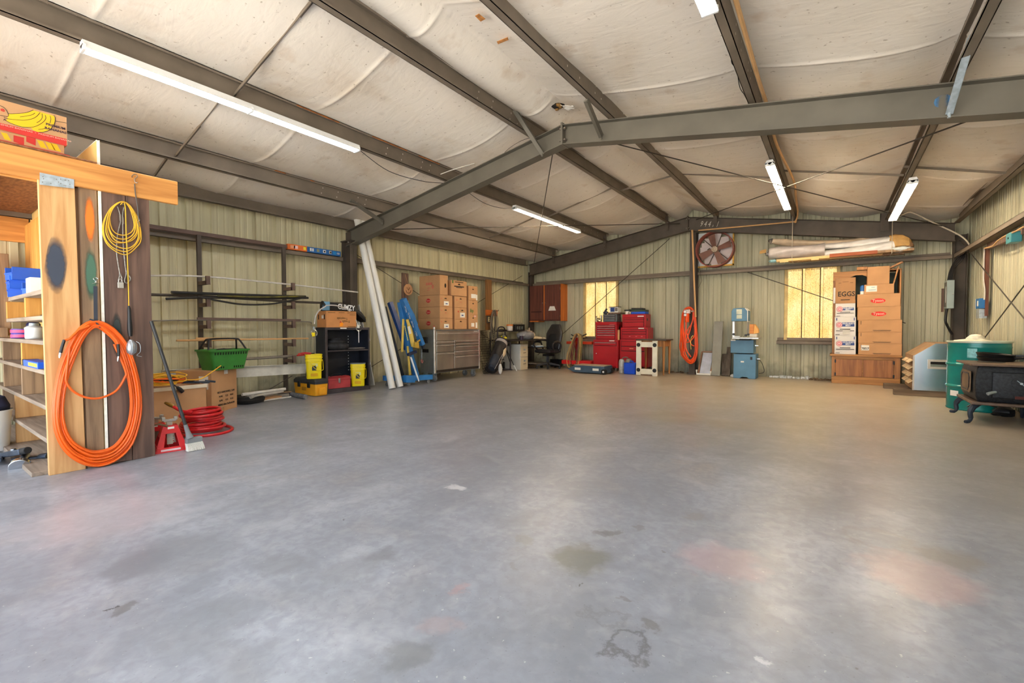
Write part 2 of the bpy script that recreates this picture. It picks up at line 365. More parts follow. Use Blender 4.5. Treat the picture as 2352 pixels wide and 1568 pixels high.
# ---- translucent yellowed panels as windows
def panel_mat():
    m = bpy.data.materials.new('yellowed_translucent_panel'); m.use_nodes = True; N, L = nodes(m); N.remove(N['Principled BSDF']); out = N['Material Output']
    tc = N.new('ShaderNodeTexCoord')
    def nz(s, d, st=(1,1,1)):
        mp = N.new('ShaderNodeMapping'); mp.inputs['Scale'].default_value = st; L.new(tc.outputs['Object'], mp.inputs[0])
        n = N.new('ShaderNodeTexNoise'); n.inputs['Scale'].default_value = s; n.inputs['Detail'].default_value = d; L.new(mp.outputs[0], n.inputs['Vector']); return n.outputs['Fac']
    def rp(f, a, ca, b, cb):
        r = N.new('ShaderNodeValToRGB'); r.color_ramp.elements[0].position = a; r.color_ramp.elements[0].color = ca; r.color_ramp.elements[1].position = b; r.color_ramp.elements[1].color = cb; L.new(f, r.inputs[0]); return r.outputs[0]
    c = rp(nz(3, 5, (1, 1, .6)), .3, lin((230, 192, 118)), .7, lin((252, 236, 186)))
    mx = N.new('ShaderNodeMix'); mx.data_type = 'RGBA'; L.new(rp(nz(95, 5), .48, (0,0,0,1), .72, (.9,.9,.9,1)), mx.inputs[0]); L.new(c, mx.inputs[6]); mx.inputs[7].default_value = lin((128, 92, 44))
    # lap seams of the sheet
    t = N.new('ShaderNodeBsdfTranslucent'); d = N.new('ShaderNodeBsdfDiffuse')
    dk = N.new('ShaderNodeMix'); dk.data_type = 'RGBA'; dk.blend_type = 'MULTIPLY'; dk.inputs[0].default_value = 1.0; L.new(mx.outputs[2], dk.inputs[6]); dk.inputs[7].default_value = (.135, .126, .112, 1); L.new(dk.outputs[2], t.inputs[0]); L.new(mx.outputs[2], d.inputs[0])
    s = N.new('ShaderNodeMixShader'); s.inputs[0].default_value = .25; L.new(t.outputs[0], s.inputs[1]); L.new(d.outputs[0], s.inputs[2]); L.new(s.outputs[0], out.inputs[0])
    return m
PANEL = panel_mat()
TRIMY = mat('yellowed_window_angle', (214, 190, 130), .6, 0)
for i, w in enumerate((W1, W2)):
    mb = MB(); ribbed(mb, w[0], w[1], PH, w[2], w[3], PB)
    mb.v = [(x, y+.004, z) for x, y, z in mb.v]
    wo = struct(mb.build('window_%d' % (i+1), PANEL, smooth=0))
    mb = MB()
    for x in (w[0], w[1]): mb.box(x-.045, x+.012, YB-.03, YB+.02, w[2], w[3])
    mb.box(w[0]-.045, w[1]+.045, YB-.03, YB+.02, w[3], w[3]+.03)
    mb.build('window_frame', TRIMY, wo)
    for xr in [PH+.3048*k for k in range(-12, 16)]:
        if w[0]+.05 < xr < w[1]-.05: mb = MB(); mb.box(xr-.03, xr-.012, YB+.012, YB+.02, w[2], w[3]); mb.build('lap_seam', mat('grimy_olive_lap', (96, 78, 40), .8, 0, var=.3, scale=20), wo, smooth=0)
# ---- roof insulation: white vinyl sagging between the purlins
PX = [-7.03, -6.13, -4.68, -3.17, -2.13, -.70, .70, 1.62]     # visible lower edge of each member
seams = [-.8, 1.0, 2.8, 4.6, 6.35, 8.2, 10.05]
def ceil_mat():
    m = bpy.data.materials.new('stained_white_vinyl'); m.use_nodes = True; N, L = nodes(m); b = N['Principled BSDF']; tc = N.new('ShaderNodeTexCoord')
    def nz(s, d, st=(1,1,1), dist=0):
        mp = N.new('ShaderNodeMapping'); mp.inputs['Scale'].default_value = st; L.new(tc.outputs['Object'], mp.inputs[0])
        n = N.new('ShaderNodeTexNoise'); n.inputs['Scale'].default_value = s; n.inputs['Detail'].default_value = d; n.inputs['Distortion'].default_value = dist; L.new(mp.outputs[0], n.inputs['Vector']); return n.outputs['Fac']
    def rp(f, a, ca, c, cb):
        r = N.new('ShaderNodeValToRGB'); r.color_ramp.elements[0].position = a; r.color_ramp.elements[0].color = ca; r.color_ramp.elements[1].position = c; r.color_ramp.elements[1].color = cb; L.new(f, r.inputs[0]); return r.outputs[0]
    def mix(f, a, c):
        x = N.new('ShaderNodeMix'); x.data_type = 'RGBA'; L.new(f, x.inputs[0])
        for s_, i in ((a, 6), (c, 7)):
            if isinstance(s_, tuple): x.inputs[i].default_value = s_
            else: L.new(s_, x.inputs[i])
        return x.outputs[2]
    g = lambda v: (v, v, v, 1)
    c = rp(nz(.8, 6), .3, lin((234, 225, 214)), .7, lin((246, 239, 230)))
    c = mix(rp(nz(1.1, 7, (1, .6, 1), .8), .56, g(0), .78, g(.55)), c, lin((206, 184, 156)))
    c = mix(rp(nz(2.6, 5), .62, g(0), .78, g(.6)), c, lin((190, 160, 128)))
    c = mix(rp(nz(26, 3), .67, g(0), .73, g(.55)), c, lin((150, 130, 110)))
    c = mix(rp(nz(9, 6, (.5, 1, 1)), .62, g(0), .8, g(.3)), c, lin((168, 158, 146)))
    L.new(c, b.inputs['Base Color']); b.inputs['Roughness'].default_value = .55; b.inputs['Specular IOR Level'].default_value = .35
    bp = N.new('ShaderNodeBump'); bp.inputs['Strength'].default_value = .35; bp.inputs['Distance'].default_value = .02
    L.new(nz(7, 6, (.35, 1, 1), .5), bp.inputs['Height']); L.new(bp.outputs[0], b.inputs['Normal'])
    return m
VINYL = ceil_mat()
ys = []
y = YF
while y < YB+.001: ys.append(y); y += .1
for s in seams: ys += [s-.035, s-.012, s, s+.012, s+.035]
ys = sorted(set(round(v, 4) for v in ys if YF <= v <= YB))
xs = []
knots = [XL+.02]+[PX[1], PX[2], PX[3], XC, PX[5], PX[6]]+[XR-.02]
wr = random.Random(3)
mb = MB(); vs = []; fs = []; bays = []
xx = []
for a, b in zip(knots[:-1], knots[1:]):
    for k in range(12): xx.append((a+(b-a)*k/12, k/12))
xx.append((knots[-1], 0))
for yi, y in enumerate(ys):
    for xi, (x, t) in enumerate(xx):
        sag = .085*4*t*(1-t)*(1+.22*math.sin(y*1.9+xi*.13+1))+.010*math.sin(y*2.2+xi*.5)*(t > 0)
        d = min(abs(y-s) for s in seams)
        sag += (.010*max(0, 1-d/.03) + .010*max(0, 1-d/.25))*(4*t*(1-t))**.5
        # the last length droops onto the rear rafter
        dr = max(0, (y-10.0)/.9); sag += .05*dr*dr*4*t*(1-t)
        vs.append((x, y, roofz(x)+.214-sag))
n = len(xx)
for i in range(len(ys)-1):
    for j in range(n-1): fs.append((i*n+j, i*n+j+1, (i+1)*n+j+1, (i+1)*n+j))
mb.add(vs, fs)
ceil = struct(mb.build('ceiling', VINYL, smooth=60))
mb = MB()      # roof sheets above the insulation
mb.add([(XL-.3, YF-.3, roofz(XL-.3)+.31), (XC, YF-.3, ZP+.31), (XR+.3, YF-.3, roofz(XR+.3)+.31), (XL-.3, YB+.3, roofz(XL-.3)+.31), (XC, YB+.3, ZP+.31), (XR+.3, YB+.3, roofz(XR+.3)+.31)], [(0,1,4,3), (1,2,5,4)])
struct(mb.build('roof', ZINC, smooth=0))
# torn patches: two strips of orange tape, one ragged hole with batt showing
TAPE = mat('orange_brown_tape', (204, 140, 78), .5, 0, var=.2, scale=30)
def onroof(px, py, z0):
    d = RT*(px-IW/2) - UP*(py-IH/2) + _f*FPX
    for sg in (1, -1):
        t = (z0-sg*(0-XC)/6-CAM.z)/(d.z+sg*d.x/6); P = CAM+d*t
        if t > 0 and sg*(P.x-XC) >= 0: return P
for i, (c4, lab) in enumerate((([(1091, 36), (1100, 31), (1115, 43), (1104, 49)], 'square scrap of orange-brown tape stuck on the ceiling vinyl near the top edge'), ([(1141, 95), (1166, 85), (1168, 91), (1144, 101)], 'slim strip of orange-brown tape on the ceiling vinyl beside the ridge purlin'))):
    q = [onroof(a, b, ZP+.128) for a, b in c4]; mb = MB(); mb.prism(q, (0, 0, -.003)); tag(mb.build('tape_patch', TAPE, smooth=0), lab, 'tape')
BATT = mat('torn_insulation_batt', (150, 112, 60), .95, 0, var=.3, scale=40)
q = onroof(1282, 246, ZP+.11)
t = thing('torn_vinyl_hole', 'ragged hole torn in the white ceiling vinyl with brown insulation showing', 'hole', q)
mb = MB(); mb.ball((0, 0, .012), (.075, .06, .02), 12, 6, .3, 2); mb.build('insulation', HOLE, t)
mb = MB(); mb.ball((.03, -.02, .0), (.03, .05, .02), 9, 5, .5, 4); mb.ball((-.03, .03, .0), (.03, .025, .016), 9, 5, .5, 5); mb.build('batt_fluff', BATT, t)
mb = MB(); g = random.Random(2)
for k in range(7):
    a = g.uniform(-.9, .9); p0 = Vector((.07*math.cos(a), .07*math.sin(a)+.01, .0)); p1 = p0+Vector((g.uniform(.05, .14), g.uniform(-.05, .06), -g.uniform(.02, .06)))
    mb.prism([p0, p0+Vector((.02, .05, -.01)), p1+Vector((0, .03, .01)), p1], (0, 0, -.004))
mb.build('vinyl_flap', mat('torn_white_vinyl', (236, 232, 226), .4, 0, var=.04), t)
# =================================================================== STEEL
def cpurlin(mb, web, dirx, zb, y0, y1, dep=.2, fw=.066, t=.006):
    """C section along y: web at x=web, flanges towards dirx, lips"""
    a, b = sorted((web, web+dirx*t)); mb.box(a, b, y0, y1, zb, zb+dep)
    a, b = sorted((web, web+dirx*fw)); mb.box(a, b, y0, y1, zb, zb+t); mb.box(a, b, y0, y1, zb+dep-t, zb+dep)
    a, b = sorted((web+dirx*fw, web+dirx*(fw-t))); mb.box(a, b, y0, y1, zb, zb+.022); mb.box(a, b, y0, y1, zb+dep-.024, zb+dep)
SLOT = mat('pale_slot', (206, 196, 184), .6, 0, var=.02)
pl = [('eave_strut', -7.09, 1, 'dark steel eave strut running along the top of the left wall', .19),
      ('purlin', -6.13, 1, 'steel purlin nearest the left wall, above the shed and the tall white pipes', .2),
      ('purlin', -4.68, 1, 'steel purlin with long white light fixtures clipped along its lower edge', .2),
      ('purlin', -3.17, 1, 'steel purlin just left of the ridge joint of the roof frame', .2),
      ('purlin', -2.07, -1, 'steel purlin just right of the ridge joint, beside the taped ceiling patches', .2),
      ('purlin', -.64, -1, 'steel purlin with a copper-coloured pipe running beside it', .2),
      ('purlin', .77, -1, 'steel purlin near the right wall, its light fixture hanging over rolled tarps', .2),
      ('eave_strut', 1.69, -1, 'dark steel eave strut running along the top of the right wall', .19)]
for nm, w, d, lab, dep in pl:
    zb = roofz(w+d*.03); mb = MB(); cpurlin(mb, w, d, zb, YF+.02, 10.62, dep)
    if nm == 'purlin':
        mb.mat(1); fx = w+d*.0065 if d > 0 else w+.0005
        for yc in (YM-1.05, YM-.8, YM-.45, YM-.3, YM+.3, YM+.62, 8.9, 9.4, 9.75, 10.1):
            for zz in (.06, .14): mb.box(fx if d > 0 else w, (fx+.0012) if d > 0 else w+.0012, yc+(zz-.1)*.3, yc+(zz-.1)*.3+.012, zb+zz, zb+zz+.018)
        # fasteners showing on the upper lip
        g = random.Random(int(abs(w)*100)); mb.mat(0)
        yy = .3
        while yy < 10.5: mb.box(w+d*.067-.001, w+d*.067+.001, yy, yy+.006, zb+dep-.03, zb+dep+.002); yy += .152
        if w < -2.5:
            mb.mat(2)
            for a, b in {-4.68: ((2.6, 3.1), (3.55, 4.1), (4.3, 4.7)), -3.17: ((3.5, 3.62),), -6.13: ((3.1, 3.25), (3.6, 3.66))}.get(w, ()):
                mb.box(w+d*.0665, w+d*.068, a, b, zb+dep-.02, zb+dep-.006)
    o = mb.build(nm, [STEEL, SLOT, RUST], smooth=0); tag(o, lab, 'steel beam', 'roof purlins' if nm == 'purlin' else 'eave struts')
# ---- rigid frames: rafters (I sections that follow the roof), columns
def ibeam(mb, p, q, dep0, dep1, fw=.14, tf=.009, tw=.006):
    """I section whose top edge runs p->q, depth measured down; flange width along y"""
    p = Vector(p); q = Vector(q); Y = Vector((0, fw/2, 0)); Z = Vector((0, 0, 1)); t = Vector((0, 0, -tf))
    mb.prism([p-Y, p+Y, q+Y, q-Y], t)
    a = p-Z*(dep0-tf); b = q-Z*(dep1-tf); mb.prism([a-Y, a+Y, b+Y, b-Y], t)
    w = Vector((0, tw/2, 0)); mb.prism([p-w-Z*tf, q-w-Z*tf, b-w, a-w], w*2)
def rafter(yc, xk, side, d0, d1, lab, m, sub=0.0):
    a = (xk, yc, roofz(xk)-.006-sub); b = (XC, yc, ZP-.006-sub)
    mb = MB(); ibeam(mb, a, b, d0, d1)
    r = thing('rafter', lab, 'steel beam', (0, 0, 0), 0, 'rafters'); mb.build('beam', m, r, smooth=0)
    mb = MB(); sx = -1 if side < 0 else 1
    mb.box(*sorted((XC, XC+sx*.012)), yc-.08, yc+.08, ZP-.012-d1-sub, ZP+.012-sub); mb.build('end_plate', m, r, smooth=0)
    for zz in (.05, d1-.05):
        for yy in (-.045, .045): mb = MB(); mb.cyl((XC+sx*.012, yc+yy, ZP-zz-sub), (XC+sx*.038, yc+yy, ZP-zz-sub), .017, 6); mb.build('bolt', BOLT, r)
    return r
KL = -6.99; KR = 1.62
rafter(YM, KL, -1, .27, .235, 'olive-grey middle roof rafter rising from the left column to the ridge joint', STEELG, .045)
rafter(YM, KR, 1, .27, .235, 'olive-grey middle roof rafter sloping down to the right with a smear of blue paint', STEELG, .045)
rr1 = rafter(YR_, -6.9, -1, .3, .3, 'brown rear rafter against the back wall, left of the exhaust fan', STEELD, .02)
rr2 = rafter(YR_, 1.62, 1, .3, .3, 'brown rear rafter against the back wall with chalk numbers near the ridge', STEELD, .02)
CHALK = mat('white_chalk', (206, 200, 190), .9, 0, var=.05)
# chalk 94411 written slanting on the rear rafter
q0 = on(1616, 508, 1, YR_-.005); q1 = on(1640, 520, 1, YR_-.005)
tx = text('9 4 4 1 1', .17, CHALK, rr2, (on(1629, 515, 1, YR_)).to_tuple(), (R(90), R(9), 0), name='chalk_number', shear=.25, sx=.62); tx.location.y = YR_-.006
def icol(mb, x0, x1, yc, z0, z1, fw=.14, tf=.009, tw=.006):
    mb.box(x0, x0+tf, yc-fw/2, yc+fw/2, z0, z1); mb.box(x1-tf, x1, yc-fw/2, yc+fw/2, z0, z1); mb.box(x0, x1, yc-tw/2, yc+tw/2, z0, z1)
def icoly(mb, xc, y0, y1, z0, z1, fw=.13, tf=.009, tw=.006):
    mb.box(xc-fw/2, xc+fw/2, y0, y0+tf, z0, z1); mb.box(xc-fw/2, xc+fw/2, y1-tf, y1, z0, z1); mb.box(xc-tw/2, xc+tw/2, y0, y1, z0, z1)
def column(lab, build, plate, m):
    c = thing('steel_column', lab, 'steel column', (0, 0, 0), 0, 'steel columns'); c['kind'] = 'thing'
    mb = MB(); build(mb); mb.build('shaft', m, c, smooth=0)
    mb = MB(); mb.box(*plate); mb.build('base_plate', m, c, smooth=0)
    return c
c1 = column('dark steel column on the left wall under the middle rafter', lambda b: (icol(b, -7.08, -6.84, YM-.02, .012, 2.56), b.box(-7.1, -6.82, YM-.1, YM+.06, 2.56, 2.578), b.box(-7.06, -6.92, YM-.02, YM-.01, 2.578, 2.74)), (-7.14, -6.78, YM-.12, YM+.08, 0, .012), STEELD)
for yy in (-.06, -.02, .02): mb = MB(); mb.cyl((-6.90, YM-.02+yy, 2.53), (-6.90, YM-.02+yy, 2.555), .016, 6); mb.build('bolt', BOLT, c1)
column('dark steel column in the back left corner beside the brown wall cabinet', lambda b: icol(b, -7.06, -6.95, 10.76, .012, 2.62), (-7.1, -6.84, 10.68, 10.86, 0, .012), STEELD)
column('dark steel column in the back right corner behind the grey breaker box', lambda b: icol(b, 1.64, 1.81, 10.76, .012, 2.62), (1.6, 1.84, 10.68, 10.86, 0, .012), STEELD)
column('tall dark steel column standing against the middle of the back wall, hung with orange hose', lambda b: icoly(b, -2.6, 10.6, 10.86, .012, 3.2), (-2.7, -2.5, 10.57, 10.9, 0, .012), STEELD)
# ---- wall girts (Z sections)
def girt(p, q, out, lab, m=STEEL, dep=.19, h=.2, lip=.07):
    """p->q along the inner flange top; out = outward horizontal unit vector"""
    p = Vector(p); q = Vector(q); o = Vector(out); dz = Vector((0, 0, 1)); mb = MB(); t = .006
    f = lambda a, b, d0, d1: mb.prism([p+o*d0+dz*a, q+o*d0+dz*a, q+o*d0+dz*b, p+o*d0+dz*b], o*(d1-d0))
    f(-lip, 0, 0, t); f(-t, 0, 0, dep); f(0, .06, dep-t, dep); f(-lip, -lip+t, 0, .02)
    return tag(mb.build('wall_girt', m, smooth=0), lab, 'steel beam', 'wall girts', 'thing')
girt((-7.03, YF, 2.29), (-7.03, YM-.1, 2.29), (-1, 0, 0), 'brown steel girt along the left wall carrying the pipe rack and a long blue box', dep=.2)
girt((-7.03, YM+.05, 2.29), (-7.03, 10.68, 2.29), (-1, 0, 0), 'brown steel girt along the left wall behind the stack of cartons', dep=.2)
girt((1.64, YF, 2.29), (1.64, 10.67, 2.29), (1, 0, 0), 'brown steel girt along the right wall with a blue junction box under it')
girt((-6.94, 10.74, 2.297), (-2.68, 10.74, 2.297), (0, 1, 0), 'brown steel girt on the back wall between the brown cabinet and the middle column')
girt((-2.52, 10.74, 2.293), (1.63, 10.74, 2.29), (0, 1, 0), 'brown steel girt on the back wall below the fan and the tarp bundle')
girt((-.97, 10.74, .775), (.3, 10.74, .775), (0, 1, 0), 'short brown steel girt forming the sill of the right-hand yellow window')
girt((-5.6, 10.74, .765), (-3.9, 10.74, .765), (0, 1, 0), 'short brown steel girt forming the sill of the left-hand yellow window behind the red chests')
# ---- flange braces at the middle frame
BR = STEELG
def brace(a, b, lab, m=STEELG):
    mb = MB(); mb.bar(a, b, .045, .005, (0, 1, 0)); mb.bar(Vector(a)+Vector((.02, 0, .02)), Vector(b)+Vector((.02, 0, .02)), .005, .045, (0, 1, 0)); mb.cyl(Vector(a)+Vector((-.01,-.01,0)), Vector(a)+Vector((.02, .0, .02)), .014, 6); mb.cyl(Vector(b)+Vector((0,-.005,-.03)), Vector(b)+Vector((0,0,.03)), .012, 6)
    tag(mb.build('flange_brace', m, smooth=0), lab, 'brace', 'flange braces')
def rb(x): return roofz(x)-.045-.24
brace(on(805, 462, 0, -6.10), (on(878, 512, 1, YM-.06)), 'diagonal steel brace from the leftmost purlin down to the middle rafter')
brace(on(1180, 252, 0, -3.15), (on(1246, 355, 1, YM-.06)), 'diagonal steel brace just left of the ridge joint')
brace(on(1345, 235, 0, -2.11), (on(1380, 318, 1, YM-.06)), 'diagonal steel brace just right of the ridge joint')
brace(on(2232, 85, 0, .74), (on(2180, 262, 1, YM-.06)), 'pale steel brace crossing the middle rafter near the blue paint smear', ZINC)
# ---- round rod bracing and sag rods
def rod(name, pts, r, lab, cat, grp, m=ROD):
    mb = MB(); mb.tube(pts, r, 6); return tag(mb.build(name, m), lab, cat, grp)
zr = lambda x, d: roofz(x)-d
rod('brace_rod', [(-6.35, YM+.03, zr(-6.35, .2)), (-2.85, YR_-.06, zr(-2.85, .12))], .0075, 'thin roof rod from the left column crossing to the ridge above the cartons', 'rod', 'roof brace rods')
rod('brace_rod', [(-2.85, YM+.03, zr(-2.85, .22)), (-6.72, YR_-.06, zr(-6.72, .05))], .0075, 'thin roof rod from the ridge joint down to the back left corner', 'rod', 'roof brace rods')
rod('brace_rod', [(-2.35, YM+.03, zr(-2.35, .2)), (1.5, YR_-.06, zr(1.5, .1))], .0075, 'thin roof rod from the ridge crossing to the back right corner', 'rod', 'roof brace rods')
rod('brace_rod', [(1.1, YM+.03, zr(1.1, .2)), (-2.5, YR_-.06, zr(-2.5, .08))], .0075, 'thin roof rod from the right of the middle rafter to the ridge above the fan', 'rod', 'roof brace rods')
rod('brace_rod', [(-7.06, YM+.1, 2.42), (-7.06, YR_-.1, .15)], .0062, 'thin wall rod slanting down behind the white pipes towards the back left corner', 'rod', 'wall brace rods')
rod('brace_rod', [(-7.08, YM+.1, .15), (-7.08, YR_-.1, 2.50)], .0062, 'thin wall rod rising behind the steel tool chest to the back left corner', 'rod', 'wall brace rods')
rod('brace_rod', [(1.67, YM+.1, .2), (1.67, YR_-.08, 2.48)], .0066, 'thin wall rod slanting down the right wall from the breaker box corner', 'rod', 'wall brace rods')
rod('brace_rod', [(1.70, YM+.1, 2.44), (1.70, YR_-.08, .3)], .0066, 'thin wall rod rising on the right wall from behind the green drum', 'rod', 'wall brace rods')
rod('brace_rod', [on(1538, 548, 1, 10.70), on(1300, 760, 1, 10.70), on(1235, 815, 1, 10.70)], .0075, 'thin rod slanting across the left-hand yellow window down behind the chair', 'rod', 'back wall brace rods')
rod('brace_rod', [on(1717, 625, 1, 10.72), on(1912, 690, 1, 10.72), on(2080, 742, 1, 10.72)], .0075, 'thin rod slanting across the right-hand yellow window behind the cartons', 'rod', 'back wall brace rods')
def sag(y, knots_, lab, m=STEEL, t=.012):
    for (xa, xb) in zip(knots_[:-1], knots_[1:]):
        mb = MB(); a = Vector((xa, y, roofz(xa)+.16)); b = Vector((xb, y, roofz(xb)+.05)); mb.bar(a, b, .028, .006, (0, 1, 0)); mb.bar(a+Vector((0, .012, .012)), b+Vector((0, .012, .012)), .006, .028, (0, 1, 0))
        tag(mb.build('sag_strut', m, smooth=0), lab(xa, xb), 'steel strut', 'sag struts')
side = {(-3.17, -4.68): 'between the two purlins left of the ridge', (-4.68, -6.13): 'between the light-fixture purlin and the leftmost purlin', (-6.13, -7.03): 'between the leftmost purlin and the left wall', (-2.13, -3.17): 'across the ridge', (-2.13, -.7): 'right of the ridge, left of the pipe purlin', (-.7, .7): 'between the pipe purlin and the tarp-side purlin', (.7, 1.62): 'between the last purlin and the right wall'}
sag(2.0, [-3.17, -4.68, -6.13, -7.03], lambda a, b: 'thin steel strut in the front bay '+side[(a, b)])
sag(7.75, [-3.17, -4.68, -6.13], lambda a, b: 'thin steel strut in the rear bay '+side[(a, b)])
sag(7.75, [-2.13, -3.17], lambda a, b: 'thin steel strut in the rear bay '+side[(a, b)])
sag(7.75, [-2.13, -.7, .7, 1.62], lambda a, b: 'thin steel strut in the rear bay '+side[(a, b)])
# ---- hanging purlin clips on the rear rafter
for x, lab in ((-6.10, 'bolted steel clip at the rear end of the leftmost purlin'), (-4.64, 'bolted steel clip at the rear end of the purlin with the white lights'), (-3.13, 'bolted steel clip at the rear end of the purlin left of the ridge'), (-2.11, 'bolted steel clip at the rear end of the purlin right of the ridge'), (-.70, 'bolted steel clip where the copper pipe turns at the rear rafter'), (.70, 'wide bolted steel clip above the bundle of tarps')):
    mb = MB(); w = .035 if x < .5 else .06; z0 = roofz(x)
    mb.box(x-w, x+w, YR_-.082, YR_-.075, z0-.2, z0+.12); mb.box(x-w, x-w+.006, YR_-.082, YR_-.02, z0-.02, z0+.12)
    for zz in (-.16, -.08): mb.cyl((x-.01, YR_-.092, z0+zz), (x-.01, YR_-.08, z0+zz), .014, 8)
    tag(mb.build('purlin_clip', STEELD, smooth=0), lab, 'bracket', 'purlin clips')
# ---- fluorescent strip fixtures
TUBE = mat('fluorescent_tube', (245, 248, 250), .3, 0, var=.01, emit=(246, 250, 255), es=13.0)
TUBEW = mat('warm_fluorescent_tube', (245, 240, 230), .3, 0, var=.01, emit=(255, 230, 194), es=19.0)
def fixture(x, y0, y1, z, lab):
    t = thing('ceiling_light', lab, 'light fixture', (x, y0, z), 0, 'fluorescent strip lights'); l = y1-y0
    mb = MB(); mb.prism([(-.035, 0, .06), (.035, 0, .06), (.054, 0, .0), (.052, 0, -.004), (.026, 0, .026), (.01, 0, .0), (-.01, 0, .0), (-.026, 0, .026), (-.052, 0, -.004), (-.054, 0, .0)], (0, l, 0)); mb.build('housing', WHITE, t, smooth=0)
    for sx in (-1, 1):
        mb = MB(); mb.cyl((sx*.031, .03, .0), (sx*.031, l-.03, .0), .0135, 10); mb.build('tube', TUBE if y0 < 4 else TUBEW, t)
    for yy in (0, l/2-.01, l-.02):
        mb = MB(); mb.box(-.052, .052, yy, yy+.02, -.015, .03); mb.build('lamp_holder', WHITE, t, bevel=.003)
    return t
fixture(-4.60, .93, 3.33, 3.13, 'long white fluorescent fixture in the front bay, above the wooden shed')
fixture(-4.58, 6.5, 8.95, 3.13, 'white fluorescent fixture in the rear bay, above the stack of cartons')
fixture(-.70, .8, 3.25, 3.12, 'white fluorescent fixture cut by the top edge of the picture, beside the copper pipe')
fixture(-.70, 6.62, 9.3, 3.11, 'white fluorescent fixture beside the copper pipe in the rear bay')
fixture(.74, 7.25, 9.6, 2.78, 'white fluorescent fixture over the bundle of rolled tarps')
# =================================================================== LIGHT
w = bpy.data.worlds.new('overcast'); scene.world = w; w.use_nodes = True
bg = w.node_tree.nodes['Background']; bg.inputs[0].default_value = (.80, .90, 1.0, 1); bg.inputs[1].default_value = 1.0
sd = bpy.data.lights.new('sun', 'SUN'); sd.energy = 14.0; sd.angle = R(1.0); sd.color = (1, .93, .82)
so = bpy.data.objects.new('sun', sd); COL.objects.link(so); so.rotation_euler = (R(-24), 0, R(14))
vs = scene.view_settings; vs.view_transform = 'Standard'; vs.look = 'None'; vs.gamma = 1.0; vs.exposure = 2.15; vs.use_curve_mapping = False
scene.cycles.use_denoising = True
scene.cycles.max_bounces = 10; scene.cycles.diffuse_bounces = 6
# =================================================================== WOODEN SHED ON THE LEFT
SX = -4.53
LUM = wood('fresh_yellow_pine', (222, 176, 120), (196, 144, 88), .6, 2, 3.2)
LUMB = wood('orange_pine_beam', (222, 158, 84), (192, 126, 60), .6, 1, 2.6)
LUMD = wood('dark_stained_plank', (120, 92, 78), (84, 64, 56), .7, 2, 2.4)
LUMG = wood('weathered_brown_plank', (166, 136, 104), (124, 98, 74), .7, 2, 2.4, knots=False)
LUMGR = wood('greyed_shelf_board', (168, 150, 132), (128, 112, 98), .75, 0, 2.4)
LUMY = wood('golden_stud', (226, 166, 84), (200, 138, 60), .65, 2, 3)
OSB = mat('brown_osb_deck', (150, 100, 62), .75, 0, var=.2, scale=14, c2=(112, 70, 42), stretch=(1, 3, 1))
GYP = mat('paper_faced_wallboard', (226, 192, 120), .8, 0, var=.05)
GYPE = mat('crumbly_white_edge', (240, 238, 226), .9, 0, var=.06, scale=30)
def spray(name, c):
    m = bpy.data.materials.new(name); m.use_nodes = True; N, L = nodes(m); b = N['Principled BSDF']; b.inputs['Base Color'].default_value = lin(c); b.inputs['Roughness'].default_value = .6
    tc = N.new('ShaderNodeTexCoord'); mp = N.new('ShaderNodeMapping'); mp.inputs['Location'].default_value = (0, -1, -1); mp.inputs['Scale'].default_value = (0, 2, 2); L.new(tc.outputs['Generated'], mp.inputs[0])
    vm = N.new('ShaderNodeVectorMath'); vm.operation = 'LENGTH'; L.new(mp.outputs[0], vm.inputs[0])
    nz = N.new('ShaderNodeTexNoise'); nz.inputs['Scale'].default_value = 30; L.new(tc.outputs['Object'], nz.inputs['Vector'])
    ad = N.new('ShaderNodeMath'); ad.operation = 'MULTIPLY_ADD'; L.new(nz.outputs['Fac'], ad.inputs[0]); ad.inputs[1].default_value = .2; L.new(vm.outputs['Value'], ad.inputs[2])
    cr = N.new('ShaderNodeValToRGB'); cr.color_ramp.elements[0].position = .66; cr.color_ramp.elements[0].color = (.95, .95, .95, 1); cr.color_ramp.elements[1].position = 1.06; cr.color_ramp.elements[1].color = (0, 0, 0, 1); L.new(ad.outputs[0], cr.inputs[0]); L.new(cr.outputs[0], b.inputs['Alpha'])
    return m
SPO = spray('orange_spray_paint', (250, 130, 40)); SPG = spray('green_spray_paint', (74, 112, 92)); SPB = spray('blue_black_spray_paint', (64, 72, 88))
sh = thing('lumber_shed', 'wooden lumber shed with shelves built along the left wall, a beam across its top', 'shed', (SX, 1.0, 0))
O = Vector((SX, 1.0, 0))
def sb(nm, m, x0, x1, y0, y1, z0, z1, bev=.003, seg=1):
    b = MB(); b.box(x0-O.x, x1-O.x, y0-O.y, y1-O.y, z0, z1); return b.build(nm, m, sh, bevel=bev, seg=seg, smooth=0)
sb('header_beam', LUMB, -4.538, -4.50, YF+.02, 1.488, 2.083, 2.274)
sb('header_beam', LUMB, -4.62, -4.58, YF+.02, 1.3, 2.083, 2.274)
def planked(nm, m, pts, t=.038, bev=.002):
    b = MB(); b.prism([(p[0]-O.x, p[1]-O.y, p[2]) for p in pts], (-t, 0, 0)); return b.build(nm, m, sh, bevel=bev, seg=1, smooth=0)
planked('post', LUM, [(SX, .680, .0), (SX, .874, .0), (SX, .858, 2.12), (SX, .672, 2.12)], .04)
planked('stud', LUMG, [(SX-.05, .86, 0), (SX-.05, .90, 0), (SX-.05, .9, 2.1), (SX-.05, .86, 2.1)], .08)
planked('plank', LUMG, [(SX-.012, .885, 0), (SX-.012, .984, 0), (SX-.012, .982, 2.12), (SX-.012, .885, 2.12)], .038)
